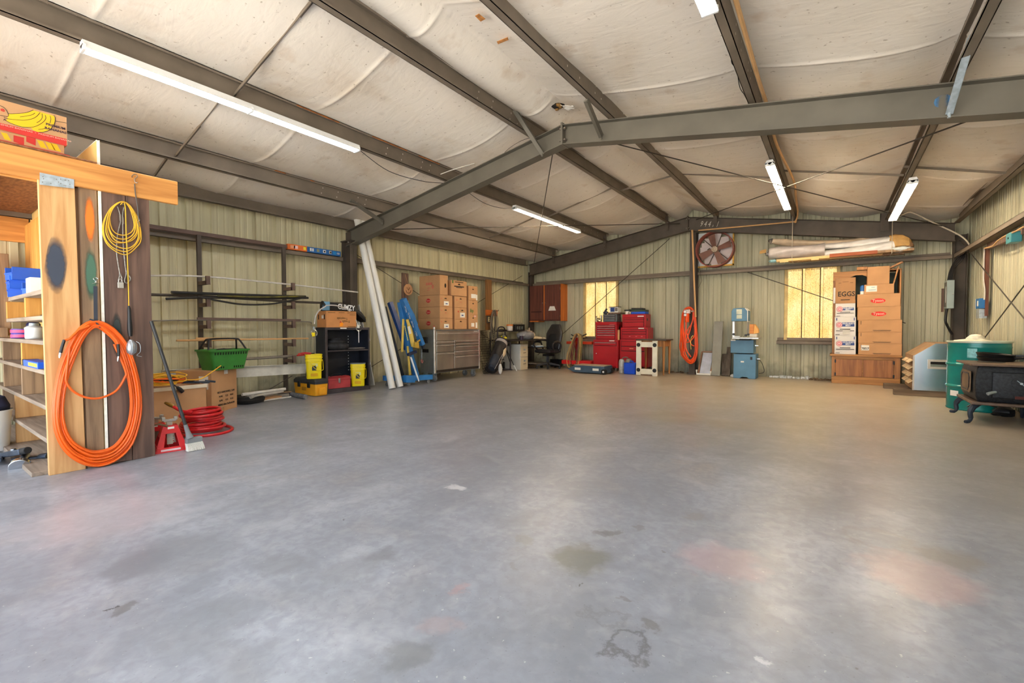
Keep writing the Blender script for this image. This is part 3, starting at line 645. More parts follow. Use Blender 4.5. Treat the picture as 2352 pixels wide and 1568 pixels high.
planked('plank', LUMD, [(SX-.004, 1.012, .01), (SX-.004, 1.148, .0), (SX-.004, 1.148, 2.1), (SX-.004, 1.005, 2.1)], .04)
planked('plank', LUMD, [(SX-.001, 1.152, .0), (SX-.001, 1.297, .0), (SX-.001, 1.298, 2.1), (SX-.001, 1.152, 2.1)], .04)
b = MB(); b.box(-2.6, -.005, -.012, .001, 0, 2.46); b.mat(1).box(-.006, .0, -.013, .004, 0, 2.465); b.box(-2.6, 0, -.0125, .0015, 2.46, 2.465); b.build('partition_sheet', [GYP, GYPE], sh, smooth=0)
# paint test marks with soft feathered outlines
def blotch(nm, m, cy, cz, ry, rz, x, parent=sh, seed=1, lean=0):
    g = random.Random(seed); P = []
    for k in range(28):
        a = 2*math.pi*k/28; q = 1.0
        u = math.copysign(abs(math.cos(a))**.6, math.cos(a))*ry*q; v = math.copysign(abs(math.sin(a))**.6, math.sin(a))*rz*q
        P.append((x, cy+u+lean*v, cz+v))
    b = MB(); b.prism([(p[0]-O.x, p[1]-O.y, p[2]) for p in P], (-.0015, 0, 0)); return b.build(nm, m, parent, smooth=0)
blotch('paint_mark', SPO, .938, 1.86, .034, .2, SX-.0108, seed=2)
blotch('paint_mark', SPG, .936, 1.45, .042, .23, SX-.0108, seed=3)
blotch('paint_mark', SPB, .748, 1.50, .056, .23, SX+.0014, seed=4, lean=.12)
blotch('paint_mark', spray('dark_teal_smudge', (58, 64, 62)), 1.075, 1.0, .04, .2, SX-.0026, seed=6)
for i, z in enumerate((.03, .25, .49, .745, .96, 1.14, 1.328)):
    x0 = (-7.1, -7.1, -7.1, -7.1, -7.1, -6.2, -6.05)[i]
    sb('shelf', LUMGR, x0, -4.585, .685 if i else .60, .985, z-.032, z)
for x, z0, z1, m in ((-5.92, .25, .458, LUM), (-5.92, .03, .218, LUM), (-5.55, .49, .713, LUMG), (-5.52, .745, .928, LUMY), (-6.5, .745, .928, LUMG), (-6.5, .49, .713, LUMG), (-6.6, .25, .458, LUMG), (-6.2, 1.14, 1.296, LUMY), (-5.3, 1.14, 1.296, LUMY)):
    sb('shelf_divider', m, x-.038, x, .69, .985, z0, z1)
for x in (-7.16, -6.86, -6.56, -6.26): sb('stud', LUMY, x, x+.28, .945, .985, 1.33, 2.16)
sb('roof_deck', OSB, -7.15, -4.50, YF+.02, .98, 2.276, 2.288)
for y in (-.6, -.1, .33): sb('joist', LUMB, -7.15, -4.62, y, y+.04, 2.1, 2.275)
sb('ledger', LUMB, -7.2, -7.15, YF+.02, .98, 1.98, 2.275)
b = MB(); g = random.Random(5)
q = [on(91, 396, 0, -4.498), on(170, 412, 0, -4.498), on(170, 433, 0, -4.498), on(91, 424, 0, -4.498)]
b.prism([p-O for p in q], (.002, 0, 0)); b.mat(1)
for k in range(14):
    u, v = g.uniform(.08, .92), g.uniform(.15, .85); p = q[0].lerp(q[1], u).lerp(q[3].lerp(q[2], u), v)-O; b.cyl(p+Vector((.002, 0, 0)), p+Vector((.004, 0, 0)), .003, 6)
b.build('tie_plate', [ZINC, BOLT], sh, smooth=0)
# ---- banana carton on the shed roof
BX = -4.62
t = thing('banana_carton', 'banana carton with yellow fruit artwork lying on top of the wooden shed', 'cardboard box', (BX, .84, 2.288))
To = Vector((BX, .84, 2.288))
b = MB(); b.box(-.40, -.012, -.63, -.012, 0, .30); b.build('tray', CARD, t, bevel=.003, smooth=0)
b = MB(); b.box(-.41, 0, -.66, .003, .105, .31); b.build('lid', CARD, t, bevel=.003, smooth=0)
b = MB(); b.box(-.43, .012, -.66, .012, 0.0, .035); b.build('bottom_band', mat('red_printed_card', (190, 60, 44), .7, 0, var=.06), t, smooth=0)
def bp(px, py): return on(px/7.84, 220+py/7.84, 0, BX+.0015)-To
def art(nm, m, pts, d=.0012):
    b = MB(); b.prism([bp(*p) for p in pts], (d, 0, 0)); return b.build(nm, m, t, smooth=0)
BAN = mat('banana_yellow_print', (238, 190, 24), .7, 0, var=.05)
art('fruit_print', BAN, [(150, 325), (350, 318), (480, 300), (600, 262), (750, 300), (900, 340), (980, 370), (990, 440), (960, 540), (900, 600), (860, 625), (760, 655), (680, 650), (600, 620), (560, 575), (420, 565), (280, 530), (170, 480), (95, 440), (150, 420), (330, 435), (220, 425), (130, 410)])
art('red_stripe', INKR, [(-30, 478), (0, 487), (1200, 778), (1196, 905), (0, 602), (-30, 590)], .001)
b = MB()
for pts in ([(150, 325), (350, 318), (500, 295), (600, 255)], [(70, 385), (150, 415), (400, 440), (560, 420), (660, 370), (720, 300)], [(360, 380), (500, 360), (580, 340), (630, 310)], [(95, 440), (200, 495), (400, 560), (600, 560), (740, 500), (820, 420), (815, 350)], [(660, 485), (720, 450), (760, 390), (755, 320)], [(700, 655), (800, 650), (900, 605), (980, 500), (990, 400), (970, 350)], [(900, 490), (915, 420), (900, 360)], [(690, 605), (770, 598), (830, 575)], [(1000, 455), (1200, 490)], [(70, 445), (75, 420), (95, 425), (110, 450)], [(0, 175), (80, 220), (130, 290), (145, 370), (0, 350)]):
    b.tube([p+Vector((.001, 0, 0)) for p in spl([bp(*p) for p in pts], 5)], .0016, 5)
b.build('outline_print', INKB, t)
for body, px, py, s in (('PREMIUM', 1002, 555, .0235), ('BANANAS', 1002, 625, .0235)):
    text(body, s, mat('dark_purple_print', (72, 52, 64), .7, 0, var=.04), t, bp(px, py)+Vector((.003, 0, 0)), RIGHT, sx=1.05, bold=.0006)
text('e', .035, INKR, t, bp(45, 250)+Vector((.0005, 0, 0)), RIGHT, sx=1.2, bold=.001)
text('PREMIUM BANANAS  \u2022  PREMIUM BANANAS', .0135, mat('pale_pink_print', (250, 190, 170), .7, 0), t, bp(640, 668)+Vector((.0008, 0, 0)), RIGHT, sx=1.4)
def low(px, py): p = bp(px, py); p.x = -.0112; return p
for a_, c_ in ((250, 440), (480, 650)): b = MB(); b.prism([low(a_, 700), low(c_, 745), low(c_, 890), low(a_, 815)], (-.002, 0, 0)); b.build('red_print_block', INKR, t, smooth=0)
for a_ in (20, 670, 820, 920): b = MB(); b.prism([low(a_, 640+a_*.22), low(a_+110, 665+a_*.22), low(a_+190, 800+a_*.22), low(a_+70, 770+a_*.22)], (-.002, 0, 0)); b.build('fruit_print', BAN, t, smooth=0)
# ---- orange hose hung on the shed front
HX = SX+.028
outer = [(217, 737), (185, 752), (160, 790), (136, 850), (124, 930), (128, 990), (150, 1035), (185, 1062), (225, 1071), (270, 1055), (305, 1018), (324, 950), (322, 890), (308, 830), (288, 785), (255, 750)]
inner = [(216, 752), (192, 778), (168, 830), (152, 880), (144, 935), (149, 980), (165, 1010), (190, 1028), (222, 1036), (262, 1024), (290, 985), (300, 940), (297, 890), (286, 840), (268, 790), (240, 760)]
HO = Vector((HX, .945, .05))
t = thing('air_hose', 'large hanging coil of bright orange hose on the front of the wooden shed', 'hose', HO, 0)
b = MB(); g = random.Random(11)
for k in range(11):
    f = k/10.0; pts = []; off = [g.uniform(-.05, .05) for _ in range(4)]
    for i, (o_, n_) in enumerate(zip(outer, inner)):
        ff = min(1, max(0, f+off[i//4]*(1 if i not in (0, 15, 1) else .2)))
        q = on(o_[0]*(1-ff)+n_[0]*ff, o_[1]*(1-ff)+n_[1]*ff, 0, HX); q.x += (.012 if k % 2 else -.006)+.006*math.sin(i*.9+k)
        pts.append(q-HO)
    b.tube(spl(pts, 4, True), .0082, 8, closed=True)
b.tube([on(x, y, 0, HX+.02)-HO for x, y in [(v.x, v.y) for v in spl([Vector((x, y, 0)) for x, y in ((262, 790), (288, 850), (286, 868), (268, 896), (240, 911), (215, 915), (190, 910), (166, 896), (153, 878), (152, 860), (160, 800))], 5)]], .008, 8)
b.tube([on(x, y, 0, HX+.03)-HO for x, y in ((205, 748), (180, 758), (160, 778), (148, 782))], .0082, 8)
b.tube([on(x, y, 0, HX+.024)-HO for x, y in ((235, 752), (255, 768), (268, 782), (271, 792))], .0082, 8)
b.build('hose', ORANGE, t)
for p4 in (((148, 780), (143, 795), (139, 810)), ((271, 790), (272, 805), (272, 818))):
    b = MB(); b.tube([on(x, y, 0, HX+.03)-HO for x, y in p4], .0095, 8); b.build('bend_guard', BLACK, t)
    e = p4[-1]; b = MB(); b.tube([on(e[0], e[1], 0, HX+.03)-HO, on(e[0]-1, e[1]+6, 0, HX+.03)-HO, on(e[0]-2, e[1]+12, 0, HX+.03)-HO], [.0075, .0075, .004], 8); b.build('coupling', CHROME, t)
# strap with hook that carries it
p0 = on(219, 645, 0, SX+.004); t = thing('rubber_strap', 'black rubber strap with wire hook holding up the orange hose on the shed', 'strap', p0)
b = MB()
for pts in ([(218, 655), (217, 690), (216, 735)],): b.bar(on(219, 657, 0, SX+.006)-p0, on(220, 742, 0, SX+.028)-p0, .006, .022, (0, 1, 0))
b.tube([on(x, y, 0, SX+.045)-p0 for x, y in ((206, 733), (216, 736), (224, 744), (230, 752))], .006, 6); b.build('band', mat('grey_black_rubber', (52, 58, 70), .6, 0), t)
b = MB()
for sy in (-1, 1): b.tube([p+Vector((0, 0, 0)) for p in spl([Vector((.006, sy*.02, -.022)), Vector((.01, sy*-.003, -.008)), Vector((.01, sy*.013, .014)), Vector((.006, 0, .026))], 4)], .0022, 6)
b.build('wire_hook', CHROME, t)
# ---- yellow cord coil with trouble lamp
YCORD = mat('yellow_cord_jacket', (232, 180, 50), .45, 0, var=.06)
CX = SX+.022; CO = on(280, 466, 0, CX)
t = thing('trouble_lamp', 'caged work lamp on a coiled yellow cord hung from a nail on the dark planks', 'work light', CO)
b = MB(); g = random.Random(4)
for k in range(7):
    w_ = 1-.06*k; pts = []
    for x, y in ((280, 463), (252, 480), (237, 515), (238, 550), (256, 576), (288, 583), (312, 572), (324, 548), (318, 510), (303, 478)):
        q = on(282+(x-282)*w_*g.uniform(.93, 1.03), 464+(y-464)*w_*g.uniform(.95, 1.03), 0, CX); q.x += .004*(k % 3)+g.uniform(0, .004); pts.append(q-CO)
    b.tube(spl(pts, 5, True), .0036, 6, closed=True)
b.tube(spl([on(x, y, 0, CX+.014)-CO for x, y in ((277, 470), (284, 464), (288, 480), (290, 540), (293, 600), (295, 660), (296, 706))], 5), .0034, 6)
b.build('cord', YCORD, t)
ln = [on(x, y, 0, CX+.016)-CO for x, y in ((296, 702), (297, 715), (298, 745), (299, 772))]
b = MB(); b.tube([ln[0], ln[0].lerp(ln[1], .5), ln[1], ln[1].lerp(ln[2], .5), ln[2], ln[2].lerp(ln[3], .4), ln[3]], [.006, .011, .012, .0125, .016, .017, .013], 10); b.build('handle', BLACK, t)
b = MB(); c0 = on(301, 799, 0, CX+.022)-CO
b.lathe([(.012, .065), (.014, .055), (.026, .04), (.032, .015), (.033, -.01), (.027, -.035), (.012, -.052), (.0, -.055)], c0, 14)
b.build('reflector_guard', mat('aluminium_guard', (190, 194, 200), .35, .8, var=.12, scale=20), t)
b = MB()
for k in range(6):
    a = k*math.pi/3; b.tube([c0+Vector((r_*math.cos(a), r_*math.sin(a), z_)) for r_, z_ in ((.015, .056), (.034, .03), (.036, 0), (.03, -.034), (.004, -.058))], .0016, 4)
b.tube(spl([c0+Vector((.01, .03, .05)), c0+Vector((.02, .05, .03)), c0+Vector((.02, .052, -.03)), c0+Vector((.02, .03, -.058)), c0+Vector((.02, .06, -.07))], 4), .0018, 5); b.build('wire_cage', ZINC, t)
# wire-rope sling with padlock behind it
p0 = on(280, 472, 0, SX+.012); t = thing('wire_rope_sling', 'grey wire rope sling with a silver padlock hung behind the yellow cord', 'cable', p0)
b = MB()
for pts in (((270, 474), (275, 490), (277, 508), (270, 540), (268, 580), (272, 610), (275, 630), (272, 645), (275, 652), (280, 640), (276, 628)), ((285, 476), (282, 490), (282, 510), (283, 560), (287, 605), (290, 628), (286, 645), (292, 650), (300, 640), (294, 630))):
    b.tube(spl([on(x, y, 0, SX+.012)-p0 for x, y in pts], 4), .0042, 6)
b.build('rope', mat('wire_rope', (140, 136, 130), .5, .5, var=.2, scale=60), t)
b = MB()
for x, y in ((276, 500), (282, 506)): b.tube([on(x, y-8, 0, SX+.013)-p0, on(x+1, y+8, 0, SX+.013)-p0], .008, 8)
b.build('ferrule', BOLT, t)
p1 = on(277, 655, 0, SX+.016)-p0; b = MB(); b.cbox(p1, (.014, .036, .044)); b.tube(spl([p1+Vector((0, -.01, .02)), p1+Vector((0, -.008, .045)), p1+Vector((0, .008, .045)), p1+Vector((0, .01, .02))], 4), .003, 6); b.build('padlock', mat('laminated_padlock', (210, 206, 200), .35, .7), t, bevel=.002)
b = MB(); b.cyl((-.012, 0, 0), (.03, 0, .004), .004, 6); b.build('nail', BOLT, t)
# bent hook with grey cord on the beam
p0 = on(308, 414, 0, -4.496); t = thing('screw_hook', 'bent steel hook with a thin grey cord screwed into the shed beam', 'hook', p0)
b = MB(); b.tube(spl([Vector((0, -.012, .02)), Vector((.02, -.016, .03)), Vector((.022, .004, .045)), Vector((.02, .016, .03)), Vector((.01, .002, .01)), Vector((.006, .004, -.012)), Vector((.012, .012, -.02)), Vector((.016, .018, -.012))], 4), .003, 6); b.build('hook', BOLT, t)
b = MB(); b.tube(spl([on(x, y, 0, -4.49)-p0 for x, y in ((309, 422), (311, 445), (316, 475), (318, 500), (320, 506))], 4), .0035, 6); b.build('cord', mat('grey_cord', (84, 82, 80), .6, 0), t)
b = MB(); b.tube(spl([on(x, y, 0, -4.49)-p0 for x, y in ((316, 500), (321, 505), (316, 511), (321, 518), (318, 520))], 4), .002, 6); b.build('end_hook', CHROME, t)
# ---- things on the shed shelves
def can(nm, lab, cat, loc, r, h, m, capm=None, capr=.6, caph=.03, bands=()):
    t = thing(nm, lab, cat, loc); b = MB(); b.lathe([(0, 0), (r*.96, 0), (r, .005), (r, h*.84), (r*.8, h*.93), (r*.5, h), (0, h)], n=20); b.build('body', m, t)
    if capm: b = MB(); b.lathe([(0, h+caph), (r*capr*.9, h+caph), (r*capr, h+caph*.8), (r*capr, h-.012), (0, h-.012)], n=16); b.build('cap', capm, t, bevel=.001)
    for z0, z1, bm in bands: b = MB(); b.lathe([(r+.0006, z0), (r+.0008, z1)], n=20); b.build('label_band', bm, t)
    return t
NAVY = mat('navy_can', (34, 40, 92), .35, 0); PURP = mat('purple_jar', (70, 52, 150), .35, 0); PINK = mat('hot_pink_label', (240, 70, 120), .5, 0); BINB = mat('blue_bin_plastic', (28, 92, 214), .4, 0, var=.05); YLAB = mat('lemon_label', (240, 226, 60), .6, 0)
can('spray_can', 'dark blue spray can with yellow band and black cap on the shed shelf', 'spray can', (-6.22, .86, .96), .05, .155, NAVY, BLACK, .62, .035, ((.07, .085, YLAB),))
for z, lab in ((.96, 'lower of two stacked purple tubs with pink labels on the shed shelf'), (1.003, 'upper of two stacked purple tubs with pink labels on the shed shelf')):
    can('plastic_tub', lab, 'tub', (-6.1, .78, z), .085, .043, PURP, PURP, .95, .0005, ((.008, .034, PINK),))
t = thing('white_jug', 'white plastic jug with grey cap on the shed shelf', 'jug', (-5.62, .78, .96))
b = MB(); b.loft([[(.085*s*(1 if abs(c) > .3 else .9)*c_, .06*s*sn, z) for c_, sn, c in ((math.cos(a*math.pi/8), math.sin(a*math.pi/8), math.cos(a*math.pi/8)) for a in range(16))] for z, s in ((0, .88), (.008, .96), (.07, .96), (.095, 1.0), (.11, .7), (.115, .4))]); b.build('body', mat('milky_plastic', (228, 228, 226), .4, 0), t)
b = MB(); b.lathe([(0, .135), (.03, .135), (.032, .112), (0, .112)], n=14); b.build('cap', ZINC, t)
b = MB(); b.tube(spl([(-.08, -.03, .09), (-.105, -.03, .08), (-.1, -.03, .035), (-.075, -.03, .03)], 4), .009, 8); b.build('handle', mat('milky_plastic', (228, 228, 226)), t)
def part_bin(lab, loc, m, s=1.5, rz=0):
    t = thing('parts_bin', lab, 'storage bin', loc, rz, 'parts bins'); w, d, h = .11*s, .16*s, .075*s
    b = MB(); b.box(-w/2, w/2, -d/2, d/2, 0, .004); b.box(-w/2, -w/2+.004, -d/2, d/2, 0, h); b.box(w/2-.004, w/2, -d/2, d/2, 0, h); b.box(-w/2, w/2, d/2-.004, d/2, 0, h); b.box(-w/2, w/2, -d/2, -d/2+.004, 0, h*.55); b.build('bin', m, t, bevel=.002, seg=1, smooth=0)
    b = MB(); b.box(-w/2-.004, w/2+.004, -d/2-.004, -d/2, h*.45, h*.55); b.build('lip', m, t, smooth=0); return t
for i, (x, z, lab) in enumerate(((-6.02, 1.328, 'bottom blue parts bin of the stack on the upper shed shelf'), (-6.0, 1.404, 'middle blue parts bin of the stack on the upper shed shelf'), (-5.98, 1.48, 'top blue parts bin of the stack on the upper shed shelf'), (-5.6, 1.42, 'blue parts bin behind the white box on the upper shed shelf'))):
    part_bin(lab, (x, .80, z) if i < 3 else (-5.62, .86, 1.328), BINB, 1.5, R(8*(i-1)))
t = thing('white_carton', 'small white carton beside the blue bins on the upper shed shelf', 'box', (-5.38, .76, 1.328)); b = MB(); b.box(-.09, .09, -.04, .04, 0, .135); b.build('box', WHITE, t, bevel=.002); b = MB(); b.box(-.05, -.01, -.0412, -.04, .03, .1); b.build('label', PAPER, t)
t = thing('yellow_caulk_tube', 'small yellow tube beside the blue bins on the upper shed shelf', 'tube', (-6.0+.0, .69, 1.328)); b = MB(); b.tube([(0, 0, 0), (0, 0, .07), (0, 0, .09), (-.01, 0, .13)], [.016, .016, .006, .003], 10); b.build('tube', YELLOW, t)
t = thing('toolbox_level', 'blue plastic tool case with yellow label at the edge of the shed shelf', 'tool case', (-5.12, .71, .745)); b = MB(); b.box(-.30, .30, -.03, .06, 0, .05); b.build('case', BINB, t, bevel=.004); b = MB(); b.box(-.05, .28, -.0312, -.03, .012, .038); b.build('label', YLAB, t); b = MB(); b.box(-.31, -.26, -.032, .06, 0, .051); b.build('end_cap', BLACK, t, bevel=.003)
t = thing('grey_tool_tray', 'tilted grey tray of small tools behind the blue tool case', 'tray', (-5.2, .86, .745)); b = MB(); b.cbox((0, 0, .075), (.34, .12, .03), (0, R(14), 0)); b.cbox((.03, 0, .02), (.28, .1, .03)); b.build('tray', mat('dull_grey_plastic', (120, 118, 112), .6, 0), t, bevel=.004)
for i, (x, z) in enumerate(((-.08, .05), (-.02, .045))): b = MB(); b.tube([(x, -.05, z), (x+.03, -.08, z+.05)], .006, 6); b.build('tool', CHROME if i else REDB, t)
t = thing('black_pry_tool', 'flat black tool lying on the shed shelf above the white jug', 'tool', (-5.4, .79, 1.14)); b = MB(); b.cbox((0, 0, .012), (.3, .03, .018)); b.cbox((-.1, .02, .03), (.12, .05, .018), (0, R(10), 0)); b.build('body', BLACK, t, bevel=.003)
# left end of the shed: boxes, hat, purple carton
LW = -6.95
def lbox(nm, lab, cat, y0, y1, z0, z1, m, x0=-7.1, x1=-6.8):
    t = thing(nm, lab, cat, ((x0+x1)/2, (y0+y1)/2, z0)); b = MB(); b.box(-(x1-x0)/2, (x1-x0)/2, -(y1-y0)/2, (y1-y0)/2, 0, z1-z0); b.build('box', m, t, bevel=.003); return t
sb('shelf', LUM, -7.1, -6.78, -.4, .62, 1.335, 1.36); sb('shelf', LUM, -7.1, -6.78, -.4, .62, 1.60, 1.625)
sb('shelf', LUM, -7.1, -6.78, -.4, .62, 1.115, 1.14); sb('shelf_divider', LUMG, -6.82, -6.78, .66, .78, .98, 1.8)
lbox('wooden_box', 'pale wooden box on the short shelf at the far left of the shed', 'box', .40, .70, 1.625, 1.72, LUM)
lbox('purple_carton', 'purple and white carton under a black hat on the far left shelf', 'carton', .45, .72, 1.36, 1.46, mat('purple_card', (120, 60, 140), .6, 0))
lbox('wooden_block', 'pale wooden block on the far left shelf below the purple carton', 'block', .40, .72, 1.14, 1.23, LUM)
lbox('grey_block', 'grey-green wooden block on the lowest far left shelf', 'block', .45, .75, .962, 1.06, LUMG, -6.98, -6.70)
t = thing('baseball_hat', 'black cap lying on the purple carton at the far left', 'cap', (-6.93, .60, 1.463)); b = MB(); b.ball((0, 0, .02), (.1, .09, .06), 12, 7, .06); b.build('crown', BLACK, t); b = MB(); b.ball((.11, 0, .005), (.07, .075, .008), 12, 5); b.build('brim', BLACK, t)
# bucket and trailer parts on the floor by the shed
t = thing('white_pail', 'white plastic pail holding dark rags at the left picture edge', 'bucket', (-5.92, .53, 0)); b = MB(); b.lathe([(0, 0), (.12, 0), (.14, .33), (.148, .33), (.148, .345), (.134, .345), (.116, .02), (0, .02)], n=24); b.build('pail', WHITE, t)
b = MB(); b.ball((0, 0, .38), (.13, .13, .1), 14, 8, .25, 3); b.build('rags', mat('navy_rag', (36, 42, 70), .9, 0, var=.3), t)
p0 = fl(14, 1055); t = thing('trailer_coupler', 'dark steel trailer coupler lying on the floor by the shed shelves', 'trailer hitch', p0)
b = MB(); b.bar((-.05, -.04, .03), (.30, .06, .10), .06, .045); b.bar((-.08, -.03, .02), (.22, -.07, .045), .05, .03); b.lathe([(0, 0), (.05, 0), (.055, .03), (.04, .06), (0, .065)], (-.05, -.05, 0), 14); b.build('body', mat('dark_oily_steel', (70, 78, 92), .4, .6, var=.25, scale=14), t, bevel=.006)
b = MB(); b.cyl((.27, .05, .095), (.36, .075, .115), .026, 14); b.build('grip', RUBBER, t, bevel=.004); b = MB(); b.cyl((.2, .02, .10), (.2, .02, .115), .018, 12); b.build('rivet', CHROME, t)
p0 = fl(56, 1072); t = thing('trailer_jack', 'chromed trailer jack with round foot lying on the floor by the shed post', 'trailer jack', p0)
b = MB(); b.cyl((.0, -.02, .03), (-.17, .03, .05), .026, 14); b.cyl((-.17, .03, .05), (-.24, .05, .06), .018, 12); b.build('tube', mat('worn_chrome', (150, 158, 168), .3, .9, var=.2, scale=30), t)
b = MB(); b.cyl((.0, -.02, .022), (.035, -.03, .012), .06, 18); b.build('foot', CHROME, t, bevel=.004); b = MB(); b.cyl((-.1, .1, .03), (-.14, -.05, .035), .017, 10); b.cyl((-.1, .1, .03), (-.05, .14, .04), .03, 10); b.build('crank', mat('dark_oily_steel', (70, 78, 92)), t)

# faint blue overspray on the web of the middle rafter
mb = MB(); mb.ball((0, 0, 0), (.05, .0012, .05), 18, 6, .1, 1)
mb.build('paint_smear', spray('blue_paint_smear', (70, 116, 158)), [o for o in bpy.data.objects if o.name == 'rafter.001'][0], on(2165, 232, 1, YM-.0045))
# =================================================================== LEFT WALL: pipe rack, cartons, shelf, hoist, chest
def face(pl, pr, z=0):
    """floor pixels of the lower front edge -> (location, rotation, width); local x runs along the front, local y away from the viewer"""
    P = fl(*pl, z); Q = fl(*pr, z); d = Q-P
    return P, math.atan2(d.y, d.x), d.length
def zat(px, py, ax, v): return on(px, py, ax, v).z
LEFTF = (R(90), 0, R(-90))     # lettering on a local -x side
def halfmoon(r):
    return [(r*math.cos(a), r*.72*math.sin(a)) for a in [math.pi*k/9 for k in range(10)]]
def carton(lab, loc, rz, w, d, h, m=None, front=(), left=(), tape=True, flap=0, group=None, name='cardboard_carton', top=False):
    """front / left: lists of ('hole', u, v, s) | ('label', u, v, w, h, m) | ('text', body, u, v, size, m) | ('oval', u, v, rx, rz, m) | ('bar', ...)"""
    t = thing(name, lab, 'cardboard box', loc, rz, group); m = m or CARD
    b = MB()
    if top:      # open top
        b.box(0, w, 0, d, 0, .006); b.box(0, w, 0, .004, 0, h); b.box(0, w, d-.004, d, 0, h); b.box(0, .004, 0, d, 0, h); b.box(w-.004, w, 0, d, 0, h)
    else: b.box(0, w, 0, d, 0, h)
    b.build('body', m, t, bevel=0 if top else .004, seg=1, smooth=0)
    if tape and not top:
        b = MB(); b.box(w/2-.025, w/2+.025, -.0006, d+.0006, h-.0005, h+.0006); b.box(w/2-.025, w/2+.025, -.0008, 0, h-.06, h); b.build('tape', CARDT, t, smooth=0)
    for side, items in ((0, front), (1, left)):
        for n_, it in enumerate(items):
            k = it[0]; e_ = .0007*n_
            P = (lambda u, v, o=0: Vector((u, -.0008-o-e_, v))) if side == 0 else (lambda u, v, o=0: Vector((-.0008-o-e_, d-u, v)))
            vec = (0, .0012+e_, 0) if side == 0 else (.0012+e_, 0, 0)
            if k == 'hole':
                b = MB(); b.prism([P(it[1]+x*it[3], it[2]+y*it[3]) for x, y in halfmoon(1)], vec); b.build('hand_hole', HOLE, t, smooth=0)
            elif k == 'label':
                _, u, v, lw, lh, lm = it; b = MB(); b.prism([P(u-lw/2, v-lh/2), P(u+lw/2, v-lh/2), P(u+lw/2, v+lh/2), P(u-lw/2, v+lh/2)], vec); b.build('label', lm, t, smooth=0)
            elif k == 'oval':
                _, u, v, rx, ry, om = it; b = MB(); b.prism([P(u+rx*math.cos(a), v+ry*math.sin(a)) for a in [2*math.pi*q/24 for q in range(24)]], vec); b.build('printed_oval', om, t, smooth=0)
            elif k == 'text':
                _, body, u, v, s, tm = it[:6]; rot = FRONT if side == 0 else LEFTF
                if len(it) > 7: rot = (rot[0], R(180), rot[2]) if side == 0 else rot
                text(body, s, tm, t, P(u, v, .0008), rot, sx=it[6] if len(it) > 6 else 1.0, bold=s*.02)
    return t
# ---- pipe rack on the left wall
RK = mat('rack_brown_steel', (104, 82, 72), .6, 0, var=.12)
RXX = -6.97
t = thing('pipe_rack', 'brown steel pipe rack with short arms hung on the left wall girt', 'rack', (RXX, 3.0, 0))
b = MB(); b.box(-.03, .03, -2.2, .72, 2.292, 2.345); b.build('rail', RK, t, bevel=.004)
for y, zs in ((2.52, (1.70, 1.41, 1.12, .875)), (3.665, (1.70, 1.42, 1.13, .85, .60))):
    b = MB(); b.box(.0, .045, y-3-.025, y-3+.025, .0 if y > 3 else .3, 2.30); b.build('upright', STEELD, t, bevel=.002)
    for z in zs:
        b = MB(); b.box(.045, .30, y-3-.024, y-3+.024, z-.075, z-.025); b.box(.26, .30, y-3-.024, y-3+.024, z-.075, z+.035); b.build('arm', RK, t, bevel=.003)
def rack_pipe(lab, pts, r, m, X=-6.75, name='pipe', n=10, sq=False, cat='pipe'):
    P = [on(px, py, 0, X) for px, py in pts]; P0 = P[0]
    b = MB(); Q = [p-P0 for p in P]
    if sq: b.bar(Q[0], Q[-1], 2*r, 2*r)
    else: b.tube(spl(Q, 5) if len(Q) > 2 else Q, r, n)
    o = b.build(name, m, None, P0); return tag(o, lab, cat, 'stock on the pipe rack')
PIPEW = mat('white_conduit', (214, 210, 202), .45, 0); PIPEB = mat('black_poly_pipe', (40, 39, 38), .5, 0); PIPEG = mat('grey_iron_pipe', (136, 128, 118), .5, .3); DOWEL = wood('dowel_wood', (224, 180, 124), (200, 152, 96), .6, 1, knots=False)
rack_pipe('thin white conduit on the top arms of the pipe rack', [(330, 633), (470, 635), (665, 653), (822, 671)], .012, PIPEW, -6.78)
rack_pipe('straight black pipe lying uppermost on the second arms of the pipe rack', [(393, 671), (560, 677), (702, 681)], .018, PIPEB, -6.74)
rack_pipe('long dark iron pipe on the second arms of the pipe rack, reaching the column', [(330, 676), (480, 681), (660, 692), (785, 697)], .018, STEELD, -6.79)
rack_pipe('short black pipe lowest on the second arms of the pipe rack', [(381, 686), (470, 683), (600, 685), (708, 684)], .016, PIPEB, -6.70)
rack_pipe('sagging black hose drooping between the second arms of the pipe rack', [(455, 681), (500, 690), (560, 699), (630, 697), (690, 685), (706, 683)], .012, PIPEB, -6.68)
rack_pipe('black pipe with a yellow stripe on the second arms of the pipe rack', [(500, 679), (600, 682), (700, 680)], .012, mat('yellow_striped_pipe', (120, 112, 40), .5, 0, c2=(44, 42, 38), scale=6), -6.66)
rack_pipe('brown square tube on the third arms of the pipe rack', [(453, 731), (690, 735)], .014, RK, -6.74, sq=True)
rack_pipe('thin grey rod behind the square tube on the third rack arms', [(330, 737), (480, 735), (690, 738), (716, 742)], .008, PIPEG, -6.82)
rack_pipe('long pale wooden dowel on the fourth arms of the pipe rack', [(405, 782), (708, 777)], .013, DOWEL, -6.74)
rack_pipe('short pale wooden stick above the dowel on the fourth rack arms', [(450, 777), (527, 777)], .012, DOWEL, -6.78, sq=True)
rack_pipe('thick grey iron pipe on the lowest arms of the pipe rack', [(520, 826), (600, 822), (672, 817)], .02, PIPEG, -6.78)
rack_pipe('red bar end poking out beside the yellow pail on the lowest rack arms', [(682, 816), (695, 815), (722, 812)], .012, REDB, -6.74)
b = MB(); P0 = on(372, 850, 0, -6.78); Q = on(722, 834, 0, -6.78); Q2 = on(722, 856, 0, -6.78); P2 = on(372, 878, 0, -6.78)
